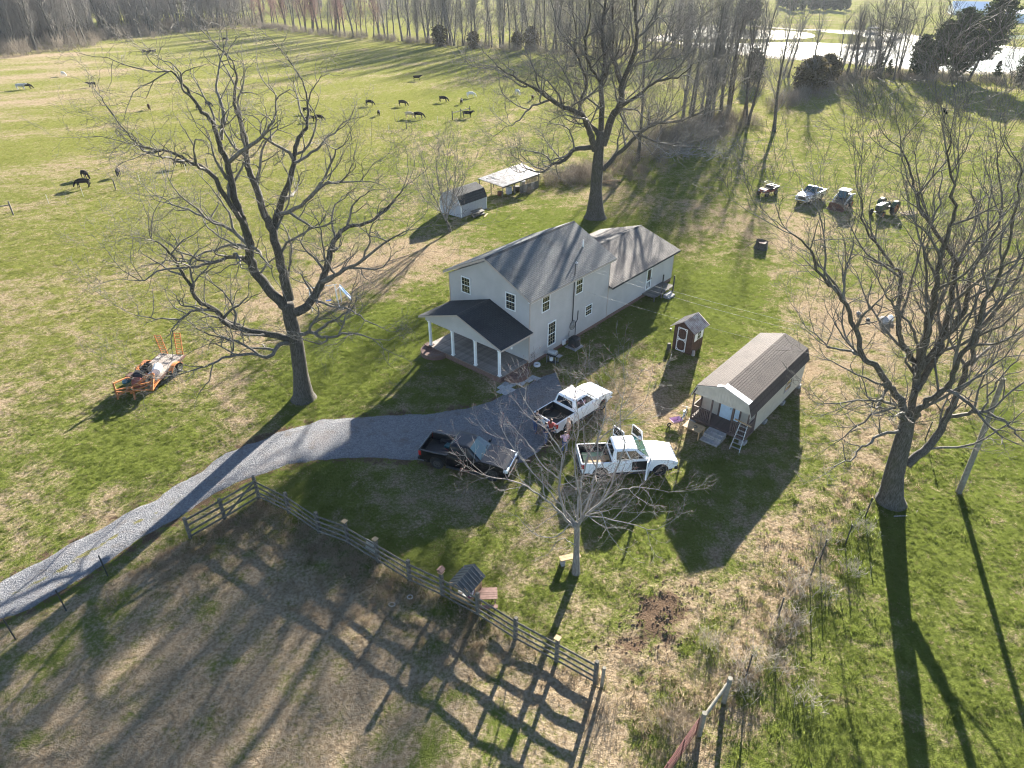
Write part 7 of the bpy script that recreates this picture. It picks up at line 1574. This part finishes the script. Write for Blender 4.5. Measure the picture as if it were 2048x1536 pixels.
# weeds round the pole foot come with the scatter; the young sprouts there
rng = random.Random(4); o_ = []
for i in range(40): a = rng.uniform(0, 6.28); grow(o_, Vector((rng.gauss(0, .16), rng.gauss(0, .16), 0)), Vector((math.cos(a)*.3, math.sin(a)*.3, 1)).normalized(), rng.uniform(.4, 1.0), .012, 1, dict(seg=[4, 4, 2], gnarl=[.1, .1, .1], up=[0, .03, 0], kids=[0, 3, 0], ang=[(20, 50)]*3, len=[0, .5, .2], rad=[0, .01, .007], t0=[.3]*3, rmin=.006, fork=False), rng)
tag(link('weed_tuft', tmesh('weed_tuft', o_, M['brushtan'], sides=[3, 3, 3]), None, pb), 'brown dry weeds round the foot of the utility pole', 'weeds')
M['straw'] = mat('bleached_straw', (.30, .255, .20), .9, (.46, .41, .34), scale=2)
def weed_fan(px, py, n, h, sp, seed, lab, mt='brushtan'):
    rng = random.Random(seed); o_ = []
    for i in range(n): a = rng.uniform(0, 6.28); grow(o_, Vector((rng.gauss(0, sp), rng.gauss(0, sp), 0)), Vector((math.cos(a)*.45, math.sin(a)*.45, 1)).normalized(), h*rng.uniform(.5, 1.1), .009, 0, dict(seg=[4, 2], gnarl=[.12, .1], up=[-.03, 0], kids=[4, 0], ang=[(20, 50)]*2, len=[0, .3], rad=[0, .006], t0=[.3]*2, rmin=.005, fork=False), rng)
    tag(link('weed_tuft', tmesh('weed_tuft', o_, M[mt], sides=[3, 3]), None, at(px, py)), lab, 'weeds')
weed_fan(1350, 1455, 130, 1.1, .45, 1, 'reddish brown weeds standing thick left of the red gate'); weed_fan(1212, 1415, 60, .7, .3, 2, 'brown weed tuft below the stray round post'); weed_fan(226, 1208, 30, .6, .15, 3, 'small orange tuft of dead grass below the drive'); weed_fan(1500, 1330, 70, 1.1, .4, 4, 'pale tall weeds round the first steel post above the gate', 'straw'); weed_fan(1590, 1170, 60, .9, .4, 5, 'pale weeds along the right fence, middle tuft', 'straw'); weed_fan(1650, 1080, 50, .8, .35, 6, 'pale weeds along the right fence, farthest tuft', 'straw')
for i, (px, py, lab) in enumerate(((1560, 1260, 'bleached straw tuft by the second steel post above the red gate'), (1590, 1235, 'bleached straw tuft just right of the second steel post'), (1545, 1330, 'bleached straw tuft in the green lawn right of the lowest steel post'), (1480, 1380, 'bleached straw tuft beside the higher round post'), (1640, 1180, 'bleached straw tuft on the lawn side of the middle of the right fence'), (1700, 1140, 'bleached straw tuft alone in the green right of the fence'), (1420, 1290, 'bleached straw tuft on the yard side of the right fence'), (1610, 1400, 'bleached straw tuft low in the right lawn'), (1720, 1060, 'bleached straw tuft near the leaning tree foot'))):
    weed_fan(px, py, 55, .75, .35, 20+i, lab, 'straw')
# far white rail fence and the pond dock
fa, fb = at(1965, 77), at(2080, 80); wfn = thing('rail_fence', 'white rail fence between the pond and the barn at the right edge', 'fence', fa, math.atan2((fb-fa).y, (fb-fa).x)); L = (fb-fa).length; k = 10
for i in range(k+1): mb = MB(); mb.box((L*i/k-.09, -.09, 0), (L*i/k+.09, .09, 1.5)); mb.build('post', M['white'], wfn)
for z in (.5, .95, 1.4): mb = MB(); mb.box((0, .09, z-.09), (L, .13, z+.09)); mb.build('rail', M['white'], wfn)
da, db = at(1764, 84), at(1806, 74); dk = thing('dock', 'small wooden dock with pale railing on the pond', 'dock', da, math.atan2((db-da).y, (db-da).x)); L = (db-da).length
mb = MB(); mb.box((0, -1, .45), (L, 1, .6)); mb.build('deck', M['wood'], dk)
for y in (-.95, .95):
    for i in range(7): mb = MB(); mb.box((L*i/6-.08, y-.08, -.4), (L*i/6+.08, y+.08, 1.6)); mb.build('post', M['wood'], dk)
    for z in (1.05, 1.5): mb = MB(); mb.box((0, y-.05, z-.06), (L, y+.05, z+.06)); mb.build('rail', M['concrete'], dk)
bt_ = thing('pontoon_boat', 'small boat with grey-blue canopy moored by the dock on the pond', 'boat', at(1746, 68), R(5)); M['canopy'] = mat('grey_blue_canvas', (.18, .22, .30), .7, var=.1)
for y in (-1, 1): mb = MB(); mb.tube([(-3, y, .3), (2.6, y, .3), (3.2, y, .5)], [.35, .35, .1], 8); mb.build('float', M['metalgrey'], bt_)
mb = MB(); mb.box((-2.9, -1.3, .6), (2.8, 1.3, .75)); mb.build('deck', M['concrete'], bt_); mb = MB(); mb.prism([(-2.4, 2.3), (-1.8, 2.7), (1.8, 2.7), (2.3, 2.2), (2.3, 2.1), (-2.4, 2.2)], -1.4, 1.4, 0, 'y'); mb.build('canopy', M['canopy'], bt_)
for x in (-2, 2): 
    for y in (-1.2, 1.2): mb = MB(); mb.cyl((x, y, .7), (x, y, 2.4), .04, 6); mb.build('canopy_pole', M['metalgrey'], bt_)
# ------------------------------------------------------------------ things in the yard
# air conditioner on its slab
ac = thing('air_conditioner', 'dark grey round-cornered air conditioner on a concrete slab by the side wall', 'air conditioner', hl(4.75, -.78, 0), HOUSE_A)
mb = MB(); mb.box((-.55, -.55, -.1), (.55, .55, .08)); mb.build('slab', M['concrete'], ac, bevel=.02)
mb = MB(); mb.box((-.38, -.38, .08), (.38, .38, .85)); b_ = mb.build('casing', M['darkmetal'], ac, bevel=.1, seg=3)
for i in range(14): g = MB(); z = .14+.048*i; g.box((-.385, -.3, z), (.385, .3, z+.012)); g.box((-.3, -.385, z), (.3, .385, z+.012)); g.build('louvre', M['darkmetal'], b_)
mb = MB(); mb.cyl((0, 0, .84), (0, 0, .872), .33, 20); mb.build('top_ring', M['black'], ac)
for r in (.1, .2, .3): mb = MB(); mb.ring((0, 0, .885), (0, 0, 1), r, .01, 20, 4); mb.build('fan_guard', M['darkmetal'], ac)
# grill
gr = thing('gas_grill', 'silver and black gas grill on a cart by the side wall near the porch', 'grill', hl(1.55, -1.05, 0), HOUSE_A+R(8))
mb = MB(); mb.prism([(-.22, .85), (.22, .85), (.24, 1.0), (.12, 1.16), (-.12, 1.16), (-.24, 1.0)], -.36, .36, 0, 'y'); mb.build('hood', M['metalgrey'], gr, bevel=.04)
mb = MB(); mb.box((-.24, -.40, .72), (.24, .40, .86)); mb.build('firebox', M['darkmetal'], gr, bevel=.02)
for s in (-1, 1): mb = MB(); mb.box((-.22, s*.42 if s > 0 else -.74, .80), (.22, .74 if s > 0 else -.42, .84)); mb.build('side_shelf', M['metalgrey'], gr)
for x in (-.2, .2):
    for y in (-.38, .38): mb = MB(); mb.box((x-.02, y-.02, .05), (x+.02, y+.02, .74)); mb.build('leg', M['metalgrey'], gr)
mb = MB(); mb.box((-.2, -.36, .16), (.2, .36, .2)); mb.build('bottom_shelf', M['darkmetal'], gr)
mb = MB(); mb.tube([(0, .1, .2), (0, .1, .25), (0, .1, .45), (0, .1, .5)], [.1, .14, .14, .06], 12); o = mb.build('gas_bottle', M['white'], gr)
for y in (-.38, .38): mb = MB(); mb.cyl((.2, y-.03, .07), (.2, y+.03, .07), .075, 10); mb.build('wheel', M['rubber'], gr)
mb = MB()
for i in range(4): mb.ring((0, 0, .06+.05*i), (0, 0, 1), .24-.02*(i % 2), .028, 20, 6)
o = tag(mb.build('hose_coil', M['white']), 'coiled pale hose lying at the front corner of the house', 'hose'); o.location = hl(.45, -.42, 0)
# cabin things
def cbp(x, y, z=0): return CB_O+Vector((x*math.cos(CB_A)-y*math.sin(CB_A), x*math.sin(CB_A)+y*math.cos(CB_A), z))
ldr = thing('step_ladder', 'pale aluminium step ladder leaning on the right end of the cabin porch', 'ladder', cbp(-1.0, .15), CB_A)
for y in (-.27, .27): mb = MB(); mb.bar((0, y*1.2, 0), (.75, y*.85, 1.75), .03, .07); mb.build('rail', M['metalgrey'], ldr)
for i in range(6): k = .12+.15*i; mb = MB(); mb.box((.75*k-.05, -.29, 1.75*k-.015), (.75*k+.05, .29, 1.75*k+.015)); mb.build('rung', M['metalgrey'], ldr)
mb = MB(); mb.bar((.66, -.5, 1.74), (.70, .62, 1.82), .09, .05); mb.build('top_board', M['woodtan'], ldr)
tb = thing('wooden_table', 'small pale wooden table standing left of the cabin steps', 'table', cbp(-1.2, 2.95), CB_A)
for i in range(5): mb = MB(); mb.box((-.42+.17*i, -.62, .66), (-.42+.17*i+.155, .62, .70)); mb.build('table_board', M['woodtan'], tb)
for x in (-.36, .36):
    for y in (-.55, .55): mb = MB(); mb.box((x-.03, y-.03, 0), (x+.03, y+.03, .66)); mb.build('leg', M['woodtan'], tb)
mb = MB(); mb.ring((0, 0, .02), (0, 0, 1), .12, .015, 14, 5); mb.tube([(.0, -.1, .02), (.1, .12, .03)], .015, 5); o = tag(mb.build('tool_ring', M['darkmetal']), 'dark iron ring lying on the wooden table', 'tool'); o.location = cbp(-1.2, 2.85, .70)
wb = thing('wheelbarrow', 'pink wheelbarrow standing left of the wooden table', 'wheelbarrow', cbp(-.95, 4.35), CB_A+R(150)); wb.scale = (.8, .8, .8)
mb = MB(); mb.add([(-.45, -.32, .62), (.5, -.34, .62), (.5, .34, .62), (-.45, .32, .62), (-.25, -.2, .36), (.22, -.2, .36), (.22, .2, .36), (-.25, .2, .36)], [(0, 4, 7, 3), (1, 2, 6, 5), (0, 1, 5, 4), (3, 7, 6, 2), (4, 5, 6, 7)]); o = mb.build('tray', M['pink'], wb, fix=False); md = o.modifiers.new('s', 'SOLIDIFY'); md.thickness = .02
for s in (-1, 1): mb = MB(); mb.tube([(-.95, s*.28, .62), (-.2, s*.2, .36), (.62, s*.05, .2)], .02, 6); mb.tube([(-.2, s*.2, .36), (-.3, s*.24, .0)], .018, 5); mb.build('handle', M['darkmetal'], wb)
mb = MB(); mb.ring((.62, 0, .2), (0, 1, 0), .15, .05, 16, 6); mb.build('wheel', M['rubber'], wb)
bc = thing('bicycle', 'bicycle leaning against the left side of the cabin porch', 'bicycle', cbp(-.15, 4.22), CB_A+R(12))
for x in (-.5, .5): mb = MB(); mb.ring((x, 0, .33), (0, 1, 0), .31, .022, 22, 5); w_ = mb.build('wheel', M['rubber'], bc); g = MB(); [g.tube([(x, 0, .33), (x+.3*math.cos(i*.785), 0, .33+.3*math.sin(i*.785))], .004, 3) for i in range(8)]; g.build('spokes', M['metalgrey'], w_)
mb = MB(); fr_ = M['bluedoor']; [mb.tube(p, .017, 6) for p in ([(-.5, 0, .33), (-.05, 0, .3), (.36, 0, .72), (-.16, 0, .75), (-.05, 0, .3)], [(-.5, 0, .33), (-.16, 0, .75)], [(.5, 0, .33), (.36, 0, .72), (.33, 0, .9)])]; mb.build('frame', fr_, bc)
mb = MB(); mb.tube([(.28, -.28, .95), (.34, -.1, .92), (.34, .1, .92), (.28, .28, .95)], .014, 6); mb.build('handlebar', M['darkmetal'], bc); mb = MB(); mb.box((-.3, -.06, .86), (-.05, .06, .91)); mb.tube([(-.16, 0, .75), (-.18, 0, .87)], .014, 5); mb.build('saddle', M['black'], bc, bevel=.02)
# little roofed stand on the fence, small bench behind it, seat by the tree
ph_c = at(929, 1197); pa = math.atan2(FENCE[9][1]-FENCE[8][1], FENCE[9][0]-FENCE[8][0])
ph = thing('play_house', 'small wooden play stand with dark corrugated gable roof behind the plank fence', 'play house', at(917, 1208)+Vector((.35, .55, 0)), pa); ph.scale = (.78, .78, .78)
PW, PDp = .62, .72                                        # half width along the fence, half depth
for x in (-PW, PW):
    for y in (-PDp, PDp): mb = MB(); mb.box((x-.05, y-.05, -.1), (x+.05, y+.05, 1.42)); mb.build('post', M['woodtan'], ph)
for y in (-PDp, PDp):
    for i in range(3): mb = MB(); mb.box((-PW, y-.012, .12+.16*i), (PW, y+.012, .26+.16*i)); mb.build('board', M['woodtan'], ph)
    mb = MB(); mb.prism([(-PW-.05, 1.40), (PW+.05, 1.40), (0, 1.86)], y-.02, y+.02, 0, 'y'); mb.build('gable', M['woodtan'], ph)
for i in range(4): mb = MB(); mb.box((PW-.012, -PDp, .12+.16*i), (PW+.012, PDp, .26+.16*i)); mb.build('board', M['woodtan'], ph)
for s in (-1, 1):
    S = Vector((-s*(PW+.2), 0, .62)); sl_ = S.length; S.normalize(); nr = Vector((s*S.z, 0, abs(S.x))); k = 7
    for i in range(k):                                    # ribbed strips down the slope
        y0, y1 = -PDp-.25+(2*PDp+.5)*i/k, -PDp-.25+(2*PDp+.5)*(i+1)/k; mb = MB(); e0 = Vector((s*(PW+.2), 0, 1.27))
        vs = []
        for t in (0, sl_):
            for y, dz in ((y0, 0), (y0+.05, .03), (y0+.09, 0), (y1, 0)): p = e0+S*t+nr*dz; vs.append((p.x, y, p.z))
        mb.add(vs, [(0, 1, 5, 4), (1, 2, 6, 5), (2, 3, 7, 6)]); mb.add([(p[0], p[1], p[2]-.025) for p in vs], [(0, 4, 5, 1), (1, 5, 6, 2), (2, 6, 7, 3)]); mb.build('roof_strip', M['slate'], ph)
M['purple'] = mat('purple_paint', (.16, .035, .11), .5, var=.1)
fl = thing('flower_board', 'round purple board with a white flower hanging on the play stand side', 'sign', ph.location+Matrix.Rotation(pa, 3, 'Z') @ Vector(((PW+.05)*.78, -.3, .76)), pa)
mb = MB(); mb.cyl((0, 0, 0), (.03, 0, 0), .27, 18); mb.build('board', M['purple'], fl)
for i in range(6): a = i*math.pi/3; mb = MB(); mb.cyl((.03, .12*math.cos(a), .12*math.sin(a)), (.045, .12*math.cos(a), .12*math.sin(a)), .065, 10); mb.build('petal', M['white'], fl)
mb = MB(); mb.box((-.28, -.2, 0), (.28, .2, .16)); mb.box((-.25, -.17, .16), (-.05, .17, .3)); o = tag(mb.build('toy_box', M['white'], bevel=.02), 'white toy box inside the little play stand', 'box'); o.location = ph.location+Vector((-.1, -.1, .12)); o.rotation_euler[2] = pa
mb = MB(); mb.box((-.11, -.11, 0), (.11, .11, .16)); mb.prism([(-.16, .16), (.16, .16), (0, .28)], -.15, .15, 0, 'y'); o = tag(mb.build('bird_house', M['woodred']), 'tiny reddish bird house on the capped post left of the play stand', 'bird house'); o.location = Vector((*FENCE[8], 1.755)); o.rotation_euler[2] = pa
pt = thing('picnic_table', 'child-size red-brown picnic table behind the plank fence right of the play stand', 'table', at(972, 1210)+Vector((.1, .2, 0)), pa+R(35))
for i in range(4): mb = MB(); mb.box((-.45, -.26+.135*i, .46), (.45, -.26+.135*i+.125, .49)); mb.build('table_board', M['woodred'], pt)
for s in (-1, 1):
    mb = MB(); mb.box((-.45, s*.52-.1, .25), (.45, s*.52+.1, .28)); mb.build('seat_board', M['woodred'], pt)
    mb = MB(); mb.bar((s*.33, -.6, .22), (s*.33, .6, .22), .05, .06); mb.bar((s*.33, -.45, 0), (s*.33, -.15, .46), .05, .06); mb.bar((s*.33, .45, 0), (s*.33, .15, .46), .05, .06); mb.build('leg_frame', M['woodred'], pt)
st = thing('bench', 'short tan wooden bench beside the trunk of the small bare tree', 'bench', at(1139, 1126), R(15))
for y in (-.10, .08): mb = MB(); mb.box((-.55, y-.085, .43), (.55, y+.085, .48)); mb.build('seat_board', M['woodtan'], st)
for x in (-.38, .38): mb = MB(); mb.box((x-.1, -.14, 0), (x+.1, .14, .43)); mb.build('leg', M['concrete'], st)
# swing set with the blue slide
sw = thing('swing_set', 'pale metal swing frame with a blue slide between the walnut tree and the house', 'swing set', at(650, 612), R(20))
for x in (-1.1, 1.1):
    for y in (-.8, .8): mb = MB(); mb.tube([(x*1.08, y, 0), (x, 0, 1.9)], .03, 6); mb.build('leg', M['white'], sw)
mb = MB(); mb.tube([(-1.3, 0, 1.9), (1.3, 0, 1.9)], .035, 6); mb.build('top_bar', M['white'], sw)
for x in (-.5, .4): mb = MB(); mb.tube([(x-.2, 0, 1.9), (x-.2, 0, .5)], .008, 4); mb.tube([(x+.2, 0, 1.9), (x+.2, 0, .5)], .008, 4); mb.box((x-.24, -.09, .47), (x+.24, .09, .5)); mb.build('swing', M['blue'], sw)
s0, s1 = at(679, 573, 1.45)-sw.location, at(702, 598, .15)-sw.location; s0 = Matrix.Rotation(-R(20), 3, 'Z') @ s0; s1 = Matrix.Rotation(-R(20), 3, 'Z') @ s1
mb = MB(); d = (s1-s0).normalized(); sx = d.cross(Vector((0, 0, 1))).normalized()
for k in range(6):
    a, b = s0.lerp(s1, k/6), s0.lerp(s1, (k+1)/6); w = Vector((0, 0, .05*math.sin(k*1.3))); w2_ = Vector((0, 0, .05*math.sin((k+1)*1.3)))
    mb.add([tuple(q) for q in (a+sx*.27+w, a-sx*.27+w, b-sx*.27+w2_, b+sx*.27+w2_, a+sx*.27+w-Vector((0, 0, .03)), a-sx*.27+w-Vector((0, 0, .03)), b-sx*.27+w2_-Vector((0, 0, .03)), b+sx*.27+w2_-Vector((0, 0, .03)))], [(0, 1, 2, 3), (7, 6, 5, 4), (0, 3, 7, 4), (1, 5, 6, 2)])
so_ = mb.build('slide', M['blue'], sw)
for s in (-1, 1): mb = MB(); mb.bar(s0+sx*.29*s+Vector((0, 0, .05)), s1+sx*.29*s+Vector((0, 0, .05)), .04, .1); mb.build('side_rail', M['bluedoor'], so_)
mb = MB(); mb.tube([s0, Vector((1.1, 0, 1.3))], .03, 6); mb.tube([s0+sx*.25, Vector((s0.x, s0.y, 0))+sx*.25], .03, 6); mb.tube([s0-sx*.25, Vector((s0.x, s0.y, 0))-sx*.25], .03, 6); mb.build('slide_ladder', M['white'], sw)
# stump / burn barrel and rocks in the meadow
sp = thing('tree_stump', 'dark weathered tree stump alone in the meadow behind the house', 'stump', at(1522, 497))
mb = MB(); rr_ = random.Random(3); k = 14; vs = []
for z, r in ((-.1, .85), (.12, .68), (.5, .58), (.8, .60)):
    for i in range(k): a = 2*math.pi*i/k; q = r*(1+.14*math.sin(3*a+z)+rr_.uniform(-.06, .06)); vs.append((q*math.cos(a), q*math.sin(a), z+(rr_.uniform(-.10, .12) if z > .7 else 0)))
mb.add(vs, [(j*k+i, j*k+(i+1) % k, (j+1)*k+(i+1) % k, (j+1)*k+i) for j in range(3) for i in range(k)]); mb.build('bark', M['bark'], sp, smooth=True)
mb = MB(); mb.add([(.55*math.cos(2*math.pi*i/k), .55*math.sin(2*math.pi*i/k), .70+.04*math.sin(i*2)) for i in range(k)], [tuple(range(k))]); mb.build('cut_face', M['rust'], sp)
def rock(px, py, s, lab, m='concrete'):
    r = random.Random(int(px)); bm = bmesh.new(); bmesh.ops.create_icosphere(bm, subdivisions=2, radius=1)
    for v in bm.verts: v.co *= 1+.22*math.sin(v.co.x*3.1+px)+r.uniform(-.08, .08); v.co.x *= s[0]; v.co.y *= s[1]; v.co.z = v.co.z*s[2]+s[2]*.55
    me = bpy.data.meshes.new('rock'); bm.to_mesh(me); bm.free(); me.materials.append(M[m]); o = link('rock', me, None, at(px, py)); tag(o, lab, 'rock')
rock(1768, 645, (.5, .4, .35), 'pale rock lying behind the stems of the right-hand tree'); rock(1779, 640, (.28, .3, .3), 'whitish smaller rock touching the pale rock', 'white'); rock(1718, 628, (.25, .2, .15), 'small grey rock left of the pale rock pair'); rock(1735, 641, (.22, .2, .14), 'smallest dark rock between the other rocks', 'darkmetal')
for i, (px, py, a, lab) in enumerate(((1820, 1030, 10, 'pale fallen stick on the lawn right of the leaning tree foot'), (1880, 305, 25, 'dark fallen branch far out in the meadow near the right tree top'), (560, 1035, 0, None))):
    if lab is None: continue
    rng = random.Random(i); o_ = []; grow(o_, Vector((-1, 0, .06)), Vector((1, .1, .02)), 2.2, .04, 0, dict(seg=[6, 4], gnarl=[.1, .2], up=[0, 0], kids=[1.5, 0], ang=[(20, 60)]*2, len=[0, .7], rad=[0, .02], t0=[.2]*2, rmin=.01, fork=False), rng)
    o = tag(link('fallen_branch', tmesh('fallen_branch', o_, M['twigpale']), None, at(px, py)), lab, 'branch'); o.rotation_euler[2] = R(a)
mb = MB(); mb.ring((0, 0, .04), (.1, .1, 1), .13, .022, 16, 6); o = tag(mb.build('white_ring', M['white']), 'small white ring lying in the dead grass below the plank fence', 'ring'); o.location = at(820, 1195)
mb = MB(); mb.ring((0, 0, .04), (.1, .3, 1), .15, .018, 16, 6); o = tag(mb.build('pale_hoop', M['cabin']), 'pale hoop half sunk in grass below the fence, lower than the white ring', 'ring'); o.location = at(784, 1210)
mb = MB(); mb.prism([(-.35, 0), (.35, 0), (.33, .5), (.3, .56), (-.3, .56), (-.33, .5)], -.02, .02, 0, 'y'); o = tag(mb.build('pale_board', M['metalgrey']), 'pale grey board leaning on the rails of the plank fence', 'board'); o.location = Vector((*FENCE[5], 0)).lerp(Vector((*FENCE[6], 0)), .72)+Vector((.05, .12, .35)); o.rotation_euler = (R(-12), 0, math.atan2(FENCE[6][1]-FENCE[5][1], FENCE[6][0]-FENCE[5][0]))
# ------------------------------------------------------------------ air
HZ = MB(); HZ.box((-620, -60, -4.5), (620, 900, 45.0))
m = bpy.data.materials.new('haze'); m.use_nodes = True; n = m.node_tree; n.nodes.clear()
vo = n.nodes.new('ShaderNodeVolumePrincipled'); vo.inputs['Color'].default_value = (.86, .92, 1, 1); vo.inputs['Density'].default_value = HAZE; vo.inputs['Anisotropy'].default_value = .1
mo = n.nodes.new('ShaderNodeOutputMaterial'); n.links.new(vo.outputs[0], mo.inputs['Volume'])
if HAZE > 0: tag(HZ.build('haze', m), kind='stuff')
